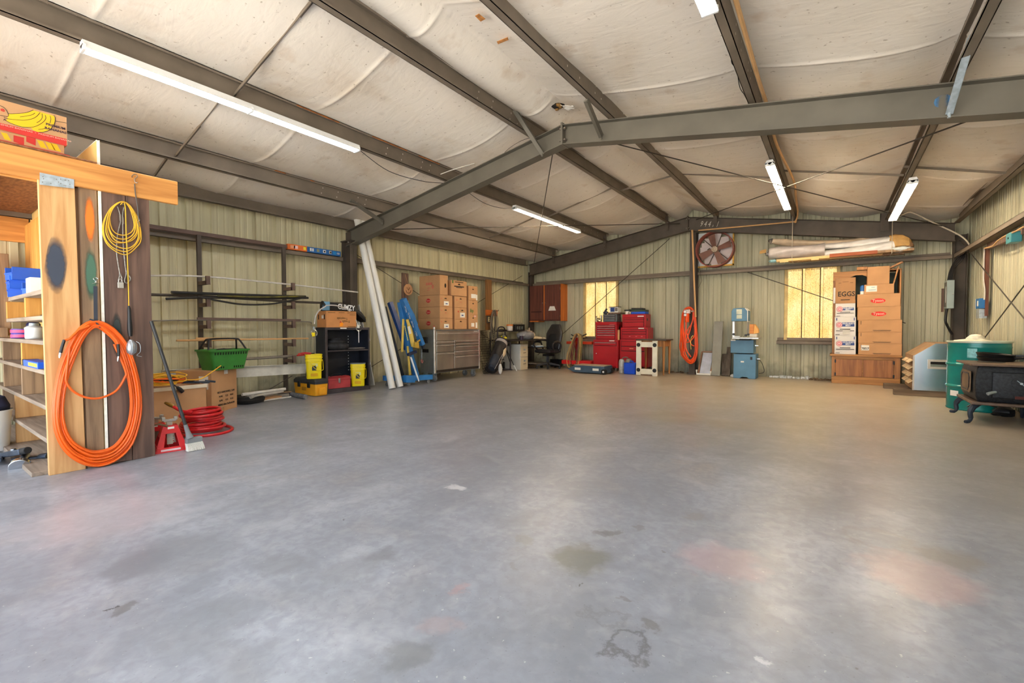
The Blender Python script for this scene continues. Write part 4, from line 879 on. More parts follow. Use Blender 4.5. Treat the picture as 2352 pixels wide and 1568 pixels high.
b.prism([Vector(), Q-P0, Q2-P0, P2-P0], (-.03, 0, 0)); b.prism([Vector(), Q-P0, Q-P0+Vector((.03, 0, -.006)), Vector((.03, 0, -.006))], (0, 0, .004)); tag(b.build('metal_trim', mat('grey_white_trim', (208, 206, 198), .5, 0), None, P0, bevel=.002), 'long grey-white metal trim lying along the foot of the pipe rack', 'metal trim')
# ---- long printed box on the girt
P0 = on(662, 580, 0, -6.99); Q = on(783, 600, 0, -6.99); L_ = Q.y-P0.y
t = thing('long_carton', 'long slim orange and blue printed box lying on the left wall girt', 'box', (-6.99, P0.y, 2.292))
b = MB(); b.box(-.07, 0, 0, .34*L_, 0, .085); b.build('orange_half', mat('orange_card', (232, 116, 48), .6, 0), t, bevel=.003); b = MB(); b.box(-.0705, .0, .34*L_, L_, 0, .0845); b.build('blue_half', mat('blue_card', (36, 104, 176), .6, 0), t, bevel=.003)
for u, w_, m_ in ((.04, .10, mat('pale_orange_print', (240, 170, 130), .7, 0)), (.10, .09, mat('pink_print', (240, 200, 200), .7, 0)), (.27, .06, YLAB), (.39, .04, PAPER), (.435, .03, PAPER), (.52, .06, mat('olive_print', (150, 150, 110), .7, 0)), (.64, .07, PAPER), (.76, .06, mat('beige_print', (222, 206, 176), .7, 0)), (.84, .08, mat('bright_blue_print', (20, 130, 200), .7, 0))):
    b = MB(); b.box(-.0005, .0012, u*L_, (u+w_*.8)*L_, .02, .068); b.build('picture_panel', m_, t, smooth=0)
for u in (.655, .775): b = MB(); b.box(.001, .0018, u*L_, (u+.03)*L_, .03, .056); b.build('picture_panel', INKB, t, smooth=0)
text('CE', .04, PAPER, t, (.0015, .945*L_, .042), RIGHT, sx=1.1, bold=.001)
# ---- cartons beside the shed
P, rz, w_ = face((487, 950), (545, 935)); h_ = zat(482, 852, 0, P.x)
t = carton('tall brown carton with stencilled lettering carrying the green shopping basket', P, rz, w_, .46, h_, CARD, front=(('label', w_*.56, h_-.035, .07, .05, PAPER), ('text', 'SKU HARDSHELL 2.00', w_*.55, h_*.46, .033, INKB), ('text', 'N.W.     12.5     KGS', w_*.55, h_*.36, .03, INKB), ('text', 'G.W.     13.5     KGS', w_*.55, h_*.26, .03, INKB), ('text', 'MEAS: 60x17x70.4CM', w_*.55, h_*.16, .033, INKB), ('label', w_*.5, .025, .07, .05, CARDT)), left=(('label', .36, h_*.72, .12, .16, PAPER),))
BASKP = P.copy(); BASKRZ = rz; BASKZ = h_; BASKW = w_
P = Vector((-5.72, 1.46, 0)); h_ = .425
t = carton('wide brown carton with pale top edge beside the shed, heaped with cords', P, R(90), .66, .72, h_, CARD, tape=False, top=True)
b = MB(); b.box(.03, .64, .03, .69, .36, .385); b.build('inner_flap', CARD2, t)
b = MB(); b.box(-.004, .664, -.006, .006, h_-.035, h_+.004); b.build('rim_strip', mat('pale_edge', (226, 214, 192), .7, 0), t, smooth=0)
# cords heaped in it
g = random.Random(21); CC = Vector((-5.95, 1.72, .42))
for i, (m_, lab, n_) in enumerate(((YCORD, 'tangle of yellow extension cord on the wide carton beside the shed', 9), (ORANGE, 'orange extension cord tangled among the yellow one on the wide carton', 4), (BLACK, 'black cord with a large plug hanging over the edge of the wide carton', 3))):
    b = MB(); t = thing('extension_cord', lab, 'cord', CC)
    for k in range(n_):
        pts = []; ph = g.uniform(0, 6); rx, ry = g.uniform(.12, .3), g.uniform(.12, .26)
        for q in range(9): a = ph+q*2*math.pi/9; pts.append(Vector((rx*math.cos(a)*g.uniform(.8, 1.15)+.02, ry*math.sin(a)*g.uniform(.8, 1.15), .02+.012*k+g.uniform(-.01, .03)+.02*i)))
        b.tube(spl(pts, 4, True), .0065, 6, closed=True)
    if i == 0: b.tube(spl([Vector((.1, .2, .06)), Vector((.16, .36, .06)), Vector((.1, .5, .12)), Vector((-.05, .66, .18))], 5), .0065, 6)
    if i == 2: b.tube(spl([Vector((.0, .0, .08)), Vector((.2, .06, .05)), on(400, 884, 0, -5.70)-CC, on(408, 890, 0, -5.69)-CC], 5), .0065, 6)
    b.build('cord', m_, t)
    if i == 2: b = MB(); b.tube([on(406, 888, 0, -5.69)-CC, on(412, 893, 0, -5.69)-CC, on(420, 900, 0, -5.69)-CC], [.012, .022, .02], 10); b.build('plug', BLACK, t)
P0 = on(448, 880, 0, -5.9); t = thing('grey_clamp', 'dark metal clamp lying on the edge of the wide carton', 'clamp', P0); b = MB(); b.bar((-.05, -.12, .02), (.02, .14, .0), .03, .025); b.cyl((0, .1, .02), (.02, .2, .0), .012, 8); b.cyl((-.04, -.06, .03), (.03, -.02, .03), .012, 8); b.build('body', mat('dark_oily_steel', (70, 78, 92)), t, bevel=.003)
# ---- green shopping basket
GRN = mat('green_basket_plastic', (56, 132, 52), .45, 0, var=.08)
t = thing('shopping_basket', 'green plastic shopping basket with black handles on the tall carton', 'basket', (BASKP.x-.18, BASKP.y+.21, BASKZ+.001), R(100))
def rrect(w, d, r, z, n=4):
    P = []
    for cx, cy, a0 in ((w/2-r, d/2-r, 0), (-w/2+r, d/2-r, 90), (-w/2+r, -d/2+r, 180), (w/2-r, -d/2+r, 270)):
        for k in range(n+1): a = R(a0+90*k/n); P.append((cx+r*math.cos(a), cy+r*math.sin(a), z))
    return P
b = MB(); b.loft([rrect(.40, .26, .03, 0), rrect(.50, .33, .04, .235), rrect(.53, .36, .05, .235), rrect(.53, .36, .05, .255), rrect(.495, .325, .04, .255), rrect(.395, .255, .03, .008)], cap=False); b.add(rrect(.40, .26, .03, .004), [tuple(range(20))]); b.build('basket', GRN, t, smooth=40)
b = MB()
for k in range(13):
    for (z0, z1, s) in ((.19, .222, .98), (.02, .045, .83)):
        if z0 < .1 and 4 <= k <= 7: continue
        x = (-.2+.4*k/12)*s; y0 = -(.13+.035*z0/.235); y1 = -(.13+.035*z1/.235)
        b.prism([(x-.007, y0-.001, z0), (x+.007, y0-.001, z0), (x+.007, y1-.001, z1), (x-.007, y1-.001, z1)], (0, -.001, 0))
b.build('slots', HOLE, t, smooth=0)
for sgn in (-1, 1):
    b = MB(); b.tube(spl([Vector((-.24, sgn*.1, .25)), Vector((-.20, sgn*.04, .36)), Vector((-.17, sgn*.015, .385)), Vector((0, sgn*.012, .39)), Vector((.17, sgn*.015, .385)), Vector((.20, sgn*.04, .36)), Vector((.24, sgn*.1, .25))], 4), .011, 8); b.build('handle', BLACK, t)
b = MB(); b.ball((.02, 0, .22), (.15, .1, .045), 12, 6, .2, 4); tag(b.build('black_cloth', mat('black_cloth', (34, 34, 36), .9, 0, var=.3), None, t.location, (0, 0, R(100))), 'black cloth lying inside the green shopping basket', 'cloth')
# ---- red jack stand
P0 = fl(396, 1040); t = thing('jack_stand', 'red steel jack stand on the floor at the foot of the dark planks', 'jack stand', (-4.66, 1.44, 0), R(80))
b = MB()
for sx in (-1, 1):
    for sy in (-1, 1): b.prism([(sx*.115, sy*.1, 0), (sx*.06, sy*.1, 0), (sx*.025, sy*.04, .21), (sx*.05, sy*.04, .21)], (0, -sy*.008, 0))
for sy in (-1, 1): b.prism([(-.115, sy*.1, 0), (.115, sy*.1, 0), (.104, sy*.092, .04), (-.104, sy*.092, .04)], (0, -sy*.008, 0)); b.prism([(-.07, sy*.058, .15), (.07, sy*.058, .15), (.05, sy*.04, .215), (-.05, sy*.04, .215)], (0, -sy*.008, 0))
for sx in (-1, 1): b.prism([(sx*.115, -.1, 0), (sx*.115, .1, 0), (sx*.1, .09, .05), (sx*.1, -.09, .05)], (-sx*.008, 0, 0)); b.prism([(sx*.075, -.055, .12), (sx*.075, .055, .12), (sx*.05, .04, .215), (sx*.05, -.04, .215)], (-sx*.008, 0, 0))
b.box(-.05, .05, -.042, .042, .2, .215); b.build('frame', REDB, t, bevel=.002, smooth=0)
b = MB(); b.prism([(-.022, -.012, .05), (.018, -.012, .05), (.018, -.012, .25), (-.022, -.012, .25)], (0, .024, 0))
for k in range(7): b.box(.016, .027, -.01, .01, .06+k*.02, .07+k*.02)
b.build('ratchet_post', mat('raw_cast_steel', (190, 178, 160), .5, .4), t, smooth=0)
b = MB(); b.box(-.045, .045, -.02, .02, .245, .265); b.box(-.055, -.03, -.02, .02, .255, .285); b.box(.03, .055, -.02, .02, .255, .285); b.build('saddle', mat('grey_saddle', (176, 170, 160), .5, .4), t, bevel=.004)
b = MB(); b.tube(spl([Vector((-.02, -.04, .21)), Vector((-.08, -.05, .24)), Vector((-.12, -.05, .235))], 4), .009, 8); b.build('release_lever', mat('rusty_lever', (120, 88, 60), .7, .2), t)
b = MB(); b.box(-.02, .025, -.0485, -.0455, .155, .205); b.build('label', PAPER, t, rot=(R(0), 0, 0), smooth=0); b = MB(); b.box(-.075, .06, -.1012, -.0998, .012, .028); b.build('label', mat('faded_pink_label', (226, 190, 190), .6, 0), t, smooth=0)
t2 = dup(t, (-4.86, 1.40, 0), R(60), 'second red jack stand half hidden behind the first, against the wide carton')
for o_ in (t, t2): o_['group'] = 'jack stands'
# ---- broom leaning on the planks
P0 = fl(447, 1034); t = thing('push_broom', 'broom with black handle and pale bristles leaning against the dark planks', 'broom', P0)
top_ = on(347, 737, 0, -4.485)-P0; neck = Vector((.0, -.0, .13)); neck = on(434, 1000, 0, P0.x-.01)-P0
b = MB(); b.tube([neck, top_], .0125, 10); b.build('handle', mat('grey_black_handle', (52, 54, 56), .4, 0), t)
ax = (top_-neck).normalized()
b = MB(); b.tube([neck+ax*.1, neck+ax*.02, neck-ax*.02], [.015, .019, .03], 10); b.build('socket', mat('grey_plastic', (132, 134, 136), .5, 0), t)
b = MB(); b.bar((-.03, -.055, .085), (-.03, .065, .085), .05, .05); b.build('head', mat('grey_plastic', (132, 134, 136)), t, bevel=.008)
b = MB(); g = random.Random(9)
for k in range(18):
    for j in range(4):
        y = -.05+.11*k/17; x = -.045+.012*j; b.tube([(x, y, .065), (x+.012, y*1.05+.004, .03), (x+.02+g.uniform(0, .01), y*1.12+.004, .002)], .0062, 5)
b.build('bristles', mat('pale_bristles', (206, 202, 194), .8, 0, var=.1), t)['kind'] = 'stuff'
# ---- red air hose coiled on the floor
t = thing('red_hose', 'coil of glossy red hose on the floor behind the broom', 'hose', (-5.13, 1.86, 0))
b = MB(); g = random.Random(12)
for k in range(9):
    r_ = .185-.004*k+g.uniform(-.012, .015); off = Vector((g.uniform(-.02, .02), g.uniform(-.02, .02), .018+.026*k)); tl = g.uniform(-.012, .012)
    if k == 0: r_ = .215; off.y += .03
    b.tube([off+Vector((r_*math.cos(a), r_*math.sin(a), tl*math.cos(a+k))) for a in [2*math.pi*q/36 for q in range(36)]], .0145, 10, closed=True)
b.build('coil', mat('glossy_red_hose', (200, 26, 34), .28, 0, var=.08), t)
b = MB(); b.tube(spl([Vector((.13, -.13, .24)), Vector((.07, -.2, .26)), Vector((.0, -.24, .3))], 4), .014, 8); b.build('hose_end', mat('glossy_red_hose', (200, 26, 34)), t); b = MB(); b.tube([(0, -.24, .3), (-.03, -.26, .32), (-.08, -.28, .335)], [.016, .02, .012], 8); b.build('fitting', mat('brass_fitting', (150, 118, 62), .4, .8), t)
# ---- things on the floor along the wall
P0 = fl(572, 928); t = thing('rubber_tire_ring', 'small black tire lying flat on the floor beside the tall carton', 'tire', (P0.x-.16, P0.y+.06, 0)); b = MB(); b.lathe([(.11, .02), (.16, .0), (.2, .012), (.215, .05), (.2, .092), (.16, .105), (.11, .085), (.10, .05), (.11, .02)], n=28); b.build('tire', RUBBER, t)
b = MB(); b.lathe([(0, .03), (.105, .03), (.108, .07), (.09, .075), (.03, .05), (0, .05)], n=20); b.build('rim', mat('grey_rim', (130, 126, 120), .6, .3), t)
b = MB(); b.ball((0, 0, .1), (.05, .03, .03), 8, 5, .4); b.ball((.05, .03, .1), (.03, .03, .02), 8, 5, .3); tag(b.build('tape_roll', mat('grey_rag', (176, 170, 162), .9, 0, var=.3), None, t.location), 'crumpled grey rag lying on the small tire', 'rag')
for i, (lab, a, c, r_, z, m_) in enumerate((('white pipe uppermost in the pile of pipes on the floor along the left wall', (556, 906), (655, 893), .022, .16, PIPEW), ('second white pipe in the pile along the left wall, ending short of the column post', (575, 912), (649, 898), .022, .1, PIPEW), ('grey pipe lying lowest in the pile by the small tire', (560, 915), (664, 907), .03, .03, PIPEG), ('brown board in the pile of pipes by the small tire', (575, 921), (640, 911), .035, .025, CARD2), ('thin pale strip along the foot of the pile of pipes', (605, 920), (668, 911), .014, .012, PIPEW))):
    P, Q = fl(*a, z), fl(*c, z); b = MB()
    if 'board' in lab: b.bar(Vector(), Q-P, .14, .04)
    else: b.cyl(Vector(), Q-P, r_, 12)
    tag(b.build('pipe' if 'board' not in lab else 'board', m_, None, P), lab, 'pipe' if 'board' not in lab else 'board', 'pile by the left wall' if 'board' not in lab else None)
P0 = fl(655, 910); t = thing('hand_brush', 'dark block brush lying on the floor in front of the pipe pile', 'brush', P0, R(60)); b = MB(); b.cbox((0, 0, .03), (.2, .09, .06)); b.build('block', mat('dark_bristle', (56, 50, 58), .9, 0, var=.3), t, bevel=.008); b = MB(); b.cbox((.0, 0, .066), (.2, .08, .012)); b.build('back', LUMG, t, bevel=.003)
P, Q = fl(671, 905, .035), fl(702, 911, .035); t = thing('grey_cylinder', 'short grey ribbed cylinder lying in front of the yellow tool box', 'cylinder', P); b = MB(); b.cyl(Vector(), Q-P, .035, 14); b.build('body', mat('ribbed_grey', (120, 124, 132), .5, .2, var=.2, scale=30), t); b = MB(); b.cyl((Q-P)*.86, (Q-P)*1.04, .03, 12); b.build('cap', CHROME, t)
b = MB(); P, Q = on(600, 905, 0, -6.8), on(671, 863, 0, -6.85); b.tube([Vector(), Q-P], .006, 6); tag(b.build('thin_rod', STEELD, None, P), 'thin dark rod slanting up from the pipe pile to the rack post', 'rod')
# ---- yellow tool box with black lid
P, rz, w_ = face((670, 902), (725, 911.5)); Q = fl(754, 907.5); dd = .30
Z = zat(725, 876, 0, P.lerp(fl(725, 911.5), 1).x)
P1 = fl(725, 911.5); a2 = math.atan2((Q-P1).y, (Q-P1).x); rz = a2-R(90)+R(90)
# long face runs towards the wall on the left; short face is seen on the right
t = thing('plastic_tool_box', 'yellow plastic tool box with black lid under a yellow pail', 'tool box', P1, a2)
ws = (Q-P1).length*1.02; wl = .60; H = .27
b = MB(); b.loft([rrect(ws*.92, wl*.95, .02, .01), rrect(ws, wl, .025, .19)]); b.v = [(x+ws/2, y+wl/2, z) for x, y, z in b.v]; b.build('body', mat('amber_yellow_plastic', (244, 172, 36), .45, 0, var=.06), t)
b = MB(); b.loft([rrect(ws+.012, wl+.012, .025, .19), rrect(ws+.016, wl+.016, .03, .235), rrect(ws*.9, wl*.94, .04, .268)]); b.v = [(x+ws/2, y+wl/2, z) for x, y, z in b.v]; b.build('lid', mat('charcoal_plastic', (52, 54, 58), .5, 0), t)
for yy in (wl*.28, wl*.72): b = MB(); b.box(-.02, 0.0, yy-.03, yy+.03, .13, .22); b.build('latch', BLACK, t, bevel=.004)
b = MB(); b.box(ws*.25, ws*.75, -.012, 0.01, .03, .13); b.build('end_grip', mat('amber_yellow_plastic', (244, 172, 36)), t, bevel=.006)
for k in range(3): b = MB(); b.box(-.0, .006, wl*.43, wl*.62, .085+k*.02, .091+k*.02); b.build('lettering', INKB, t, smooth=0)
TBX = t; TBW = (ws, wl)
# ---- square yellow litter pails
def pail(lab, loc, rz, lid=None, black='cat'):
    t = thing('yellow_pail', lab, 'bucket', loc, rz, 'yellow pails')
    b = MB(); b.loft([rrect(.205, .205, .035, 0), rrect(.21, .21, .04, .006), rrect(.228, .228, .045, .27), rrect(.244, .244, .05, .272), rrect(.244, .244, .05, .284), rrect(.232, .232, .048, .286), rrect(.233, .233, .048, .318), rrect(.248, .248, .05, .32), rrect(.248, .248, .05, .335), rrect(.236, .236, .046, .338), rrect(.238, .238, .046, .368), rrect(.247, .247, .048, .37), rrect(.247, .247, .048, .378), rrect(.225, .225, .045, .378), rrect(.2, .2, .035, .02)], cap=False)
    b.add(rrect(.205, .205, .035, .003), [tuple(range(20))]); b.build('body', YELLOW, t, smooth=40)
    b = MB(); b.tube(spl([Vector((-.06, -.122, .30)), Vector((-.04, -.128, .24)), Vector((.0, -.13, .17)), Vector((.06, -.13, .13)), Vector((.11, -.128, .13)), Vector((.13, -.11, .15)), Vector((.132, -.04, .24)), Vector((.128, .0, .29))], 5), .004, 6); b.build('bail', YELLOW, t)
    for u, v, s in (((-.02, .05, .07), (.0, .0, 0)) if 0 else ((0.0, .17, .06),)):
        b = MB(); cy = -.114; b.prism([(u-.03, cy, v-.04), (u+.03, cy, v-.04), (u+.033, cy, v), (u+.024, cy, v+.03), (u+.022, cy, v+.045), (u+.01, cy, v+.032), (u-.01, cy, v+.032), (u-.022, cy, v+.045), (u-.024, cy, v+.03), (u-.033, cy, v)], (0, -.001, 0)); b.build('cat_print', mat('slate_print', (58, 62, 72), .6, 0), t, smooth=0)
    b = MB(); 
    for k in range(3): b.box(-.05, .05, -.1125-.0003*k, -.11, .075-.016*k, .083-.016*k)
    b.build('lettering', mat('orange_print', (224, 150, 30), .6, 0), t, smooth=0)
    b = MB(); b.box(-.04, .05, -.1155, -.113, .225, .235); b.box(.02, .05, -.1155, -.113, .19, .22); b.build('print_panel', mat('pale_yellow_print', (238, 240, 170), .6, 0), t, smooth=0)
    b = MB(); cx = -.112; b.prism([(cx, .07, .04), (cx, -.06, .04), (cx, -.055, .08), (cx, -.03, .1), (cx, .02, .105), (cx, .055, .085)], (-.001, 0, 0)); b.build('cat_print', mat('slate_print', (58, 62, 72)), t, smooth=0)
    b = MB(); b.box(-.1155, -.112, .02, .08, .15, .23); b.box(-.1155, -.112, -.05, 0, .13, .22); b.build('print_panel', PAPER, t, smooth=0)
    if lid: b = MB(); b.loft([rrect(.25, .25, .05, .376), rrect(.25, .25, .05, .386), rrect(.22, .22, .045, .39)]); b.build('lid', lid, t)
    return t
c_, s_ = math.cos(a2), math.sin(a2)
def inbox(x, y): return (P1.x+c_*x-s_*y, P1.y+s_*x+c_*y)
x_, y_ = inbox(ws*.40, wl*.30)
pail('square yellow pail standing on the black lid of the tool box', (x_, y_, .269), a2-R(28))
t = thing('red_clip', 'red-handled clamp lying across the rim of the upper yellow pail', 'clamp', (x_-.06, y_-.1, .65), R(70)); b = MB(); b.tube(spl([Vector((-.1, 0, .004)), Vector((0, .02, .02)), Vector((.1, 0, .006))], 4), .009, 6); b.tube([(-.06, .02, .006), (.08, -.03, .012)], .008, 6); b.build('handles', REDB, t); b = MB(); b.cbox((.1, 0, .006), (.06, .04, .014)); b.build('jaw', BLACK, t)
# ---- black steel bookcase
SHL = Vector((-6.62, 4.15, 0)); SHW = .86; SHH = 1.055; SHD = .33
DKB = mat('blue_black_enamel', (28, 34, 48), .5, 0, var=.25, scale=5); DKF = mat('worn_black_frame', (60, 54, 58), .5, 0, var=.2, scale=8)
Q = fl(850, 893.5); SHL = fl(749, 905); rzS = math.atan2((Q-SHL).y, (Q-SHL).x); SHW = (Q-SHL).length; SHH = zat(850, 751.8, 0, Q.x)
t = thing('steel_bookcase', 'open black steel bookcase against the left wall column', 'bookcase', SHL, rzS)
def sp(nm, m, *a, bev=.002): b = MB(); b.box(*a); return b.build(nm, m, t, bevel=bev, smooth=0)
sp('side_panel', DKB, 0, .02, .01, SHD, 0, SHH); sp('side_panel', DKB, SHW-.02, SHW, .01, SHD, 0, SHH); sp('back_panel', DKB, .02, SHW-.02, SHD-.012, SHD, .02, SHH-.02); sp('top_panel', DKB, 0, SHW, .0, SHD, SHH-.012, SHH)
sp('front_frame', DKF, -.001, .035, -.006, .016, 0, SHH); sp('front_frame', DKF, SHW-.025, SHW+.001, -.006, .016, 0, SHH); sp('front_frame', DKF, .035, SHW-.025, -.006, .016, SHH-.04, SHH-.001); sp('front_frame', DKF, .035, SHW-.025, -.006, .016, 0.0, .065)
sp('shelf', DKF, .02, SHW-.02, .0, SHD-.012, .052, .07); zs_ = zat(800, 803, 0, SHL.x); sp('shelf', DKF, .02, SHW-.02, .004, SHD-.012, zs_-.02, zs_)
b = MB()
for k in range(4): b.cyl((SHW*.72, SHD-.0135, zs_+.07+.05*k), (SHW*.72, SHD-.0118, zs_+.07+.05*k), .008, 8)
for k in range(7): b.cyl((SHW*.72, SHD-.0135, zs_-.06-.05*k), (SHW*.72, SHD-.0118, zs_-.06-.05*k), .008, 8)
b.build('peg_hole_light', WHITE, t)['kind'] = 'stuff'  # light showing through the back panel's holes, painted as solid white discs
for z in (SHH*.42, SHH*.8): sp('hinge', WHITE, SHW, SHW+.006, -.01, .0, z-.015, z+.02)
sp('label', PAPER, SHW*.32, SHW*.46, -.0072, -.005, SHH-.022, SHH-.004)
b = MB(); b.ball((-.002, SHD*.7, SHH*.52), (.002, .04, .035), 10, 6, .2); b.build('white_sticker', PAPER, t)
def insh(x, y, z): return (SHL.x+math.cos(rzS)*x-math.sin(rzS)*y, SHL.y+math.sin(rzS)*x+math.cos(rzS)*y, z)
t = thing('black_clothes', 'folded black clothes in a heap on the middle shelf of the bookcase', 'clothes', insh(.26, .16, zs_), rzS); b = MB(); b.ball((0, 0, .06), (.22, .12, .075), 16, 8, .16, 3); b.ball((.02, .03, .13), (.16, .1, .05), 12, 6, .2, 5); b.ball((.0, .04, .18), (.1, .07, .03), 12, 6, .2, 6); b.build('heap', mat('charcoal_cloth', (46, 46, 50), .9, 0, var=.3, scale=12), t)
t = thing('grey_cloth', 'flat grey cloth on the middle shelf of the bookcase', 'cloth', insh(.62, .15, zs_), rzS); b = MB(); b.ball((0, 0, .014), (.17, .11, .022), 16, 6, .2, 8); b.build('cloth', mat('dusty_grey_cloth', (110, 104, 102), .9, 0, var=.2), t)
# red steel toolbox and yellow pail inside the bookcase
t = thing('steel_toolbox', 'dusty red steel tool box on the floor of the black bookcase', 'tool box', insh(.04, .03, .071), rzS); W_, D_, H_ = .40, .2, .19
b = MB(); b.box(0, W_, 0, D_, 0, H_*.72); b.build('box', mat('faded_red_enamel', (170, 56, 62), .55, 0, var=.15), t, bevel=.004); b = MB(); b.prism([(0, -.004, H_*.7), (0, -.004, H_*.86), (0, D_*.2, H_), (0, D_*.8, H_), (0, D_+.004, H_*.86), (0, D_+.004, H_*.7)], (W_, 0, 0)); b.build('lid', mat('faded_red_enamel', (170, 56, 62)), t, bevel=.003)
b = MB(); b.box(W_*.46, W_*.54, -.01, 0, H_*.45, H_*.85); b.build('latch', CHROME, t, bevel=.002); b = MB(); b.tube(spl([Vector((.1, D_/2, H_)), Vector((.13, D_/2, H_+.035)), Vector((.27, D_/2, H_+.035)), Vector((.3, D_/2, H_))], 4), .006, 6); b.build('handle', BLACK, t)
pail('square yellow pail with grey lid standing in the black bookcase', insh(.62, .11, .071), rzS-R(32), mat('grey_blue_lid', (120, 132, 136), .5, 0))
# carton, bag and lanyard on top
t = carton('brown fruit carton turned upside down on top of the black bookcase', insh(.02, .0, SHH), rzS, .52, .32, .265, mat('orange_brown_card', (206, 142, 86), .8, 0, var=.06), tape=False, front=(), left=(('label', .06, .17, .03, .08, HOLE), ('label', .26, .17, .03, .08, HOLE), ('label', .20, .17, .06, .05, PAPER)))
def up(body, u, v, s, m_): o = text(body, s, m_, t, (u, -.0022, v), (R(90), R(180), 0), sx=1.0, bold=.0005); return o
up('Fresh', .335, .10, .06, mat('olive_print_dark', (110, 84, 40), .7, 0)); up('Tropicals', .27, .148, .05, mat('olive_print_dark', (110, 84, 40)))
b = MB(); b.prism([(.22, -.0016, .02), (.27, -.0016, .02), (.29, -.0016, .06), (.26, -.0016, .085), (.23, -.0016, .07)], (0, -.0008, 0)); b.build('fruit_print', mat('orange_fruit_print', (246, 150, 20), .7, 0), t, smooth=0)
b = MB(); b.prism([(.22, -.0016, .08), (.255, -.0016, .08), (.24, -.0016, .105)], (0, -.0008, 0)); b.build('fruit_print', INKR, t, smooth=0)
b = MB()
for u0, u1, v in ((.03, .15, .235), (.21, .31, .238), (.36, .5, .235), (.4, .5, .205), (.36, .5, .012)): b.box(u0, u1, -.002, -.0005, v, v+.008)
b.build('fine_print', mat('olive_print_dark', (110, 84, 40)), t, smooth=0)
# black bag with white lettering
PB0 = insh(.3, .17, SHH+.266); t = thing('black_bag', 'black bag with white lettering slumped over the fruit carton on the bookcase', 'bag', PB0, rzS)
b = MB(); b.loft([[(x0, y_*s+.0, z0+z_*h_) for y_, z_ in ((-.12, 0), (-.13, .5), (-.09, .95), (0, 1.05), (.1, .9), (.13, .4), (.12, 0))] for x0, s, z0, h_ in ((-.27, .5, .02, .14), (-.22, .9, .0, .15), (-.05, 1.0, .0, .135), (.12, 1.0, .0, .11), (.27, 1.0, -.03, .09), (.38, .95, -.12, .13), (.46, .8, -.18, .1))]); b.build('body', BLACK, t, bevel=.01)
text('CLIMZY', .12, WHITE, t, (.08, -.139, .062), (R(84), R(5), 0), sx=.72, bold=.003)
b = MB(); b.prism([(-.28, -.04, .01), (-.2, -.13, .01), (-.19, -.12, .15), (-.25, -.04, .15)], (-.01, -.01, 0)); b.build('blue_patch', mat('pale_blue_fabric', (120, 170, 200), .6, 0), t)
b = MB(); b.cyl((.44, -.0, -.1), (.5, 0, -.1), .025, 10); b.build('knob', mat('brass_knob', (176, 140, 60), .4, .6), t)
# steel lanyard with rings over the carton
t = thing('cable_lanyard', 'pale cable lanyard with a steel ring at each end draped over the fruit carton', 'cable', PB0, 0)
W0 = SHL.x+.03
pl_ = [(722, 744), (725, 727), (733, 713), (745, 705), (752, 701), (775, 702), (797, 710), (810, 722), (818, 737), (823, 748)]
b = MB(); b.tube(spl([on(x, y, 0, W0+(.02 if i in (0, 1, 8, 9) else .0))-Vector(PB0) for i, (x, y) in enumerate(pl_)], 5), .010, 8); b.build('cable', mat('grey_white_webbing', (196, 192, 186), .6, 0), t)
for i, (x, y) in enumerate(((721, 765), (824, 753))):
    c0 = on(x, y, 0, W0+.03)-Vector(PB0); b = MB(); b.tube([c0+Vector((0, .052*math.cos(a), .052*math.sin(a))) for a in [2*math.pi*k/22 for k in range(22)]], .007, 8, closed=True); b.build('ring', CHROME, t)
    b = MB(); b.tube([c0+Vector((0, 0, .05)), c0+Vector((0, 0, .1))], .018, 8); b.build('thimble', ZINC, t)
    b = MB(); b.cbox(c0+Vector((0, -.01, -.02 if i == 0 else .03)), (.02, .05, .06)); b.build('tag', YELLOW if i == 0 else PAPER, t, bevel=.004)
b = MB(); b.box(-.002, .002, -.006, .006, -.18, 0); c0 = on(824, 762, 0, W0+.02)-Vector(PB0); b.v = [(x+c0.x, y+c0.y, z+c0.z) for x, y, z in b.v]; b.build('hanging_strap', WHITE, t)
# ---- white pvc pipes leaning by the column
PVC = mat('white_pvc', (232, 232, 228), .35, 0, var=.06, scale=4, stretch=(1, 1, .3))
for (a, c, r_, lab) in (((901, 893), (810, 500), .058, 'left of two long white plastic pipes leaning beside the middle column'), ((919, 889), (832, 508), .058, 'right of two long white plastic pipes leaning beside the middle column')):
    P = fl(*a); Q = on(*c, 0, -6.95); Q.y = max(Q.y, 5.0); b = MB(); b.tube([Vector((0, 0, .01)), Q-P], r_, 24); tag(b.build('pvc_pipe', PVC, None, P), lab, 'pipe', 'leaning white pipes')
P = fl(856, 886); Q = on(821, 700, 0, -7.02); b = MB(); b.bar(Vector((0, 0, .01)), Q-P, .11, .02, (0, 1, 0)); tag(b.build('white_board', PVC, None, P), 'narrow white board leaning behind the black bookcase', 'board')
P = fl(931, 872); P.x -= .06; Q = on(884, 704, 0, -7.0); b = MB(); b.bar(Vector((0, 0, .015)), Q-P, .075, .03, (0, 1, 0)); tag(b.build('slate_board', mat('slate_grey_bar', (66, 74, 86), .6, 0), None, P, bevel=.003), 'dark slate-coloured bar leaning between the white pipes and the blue hoist', 'board')
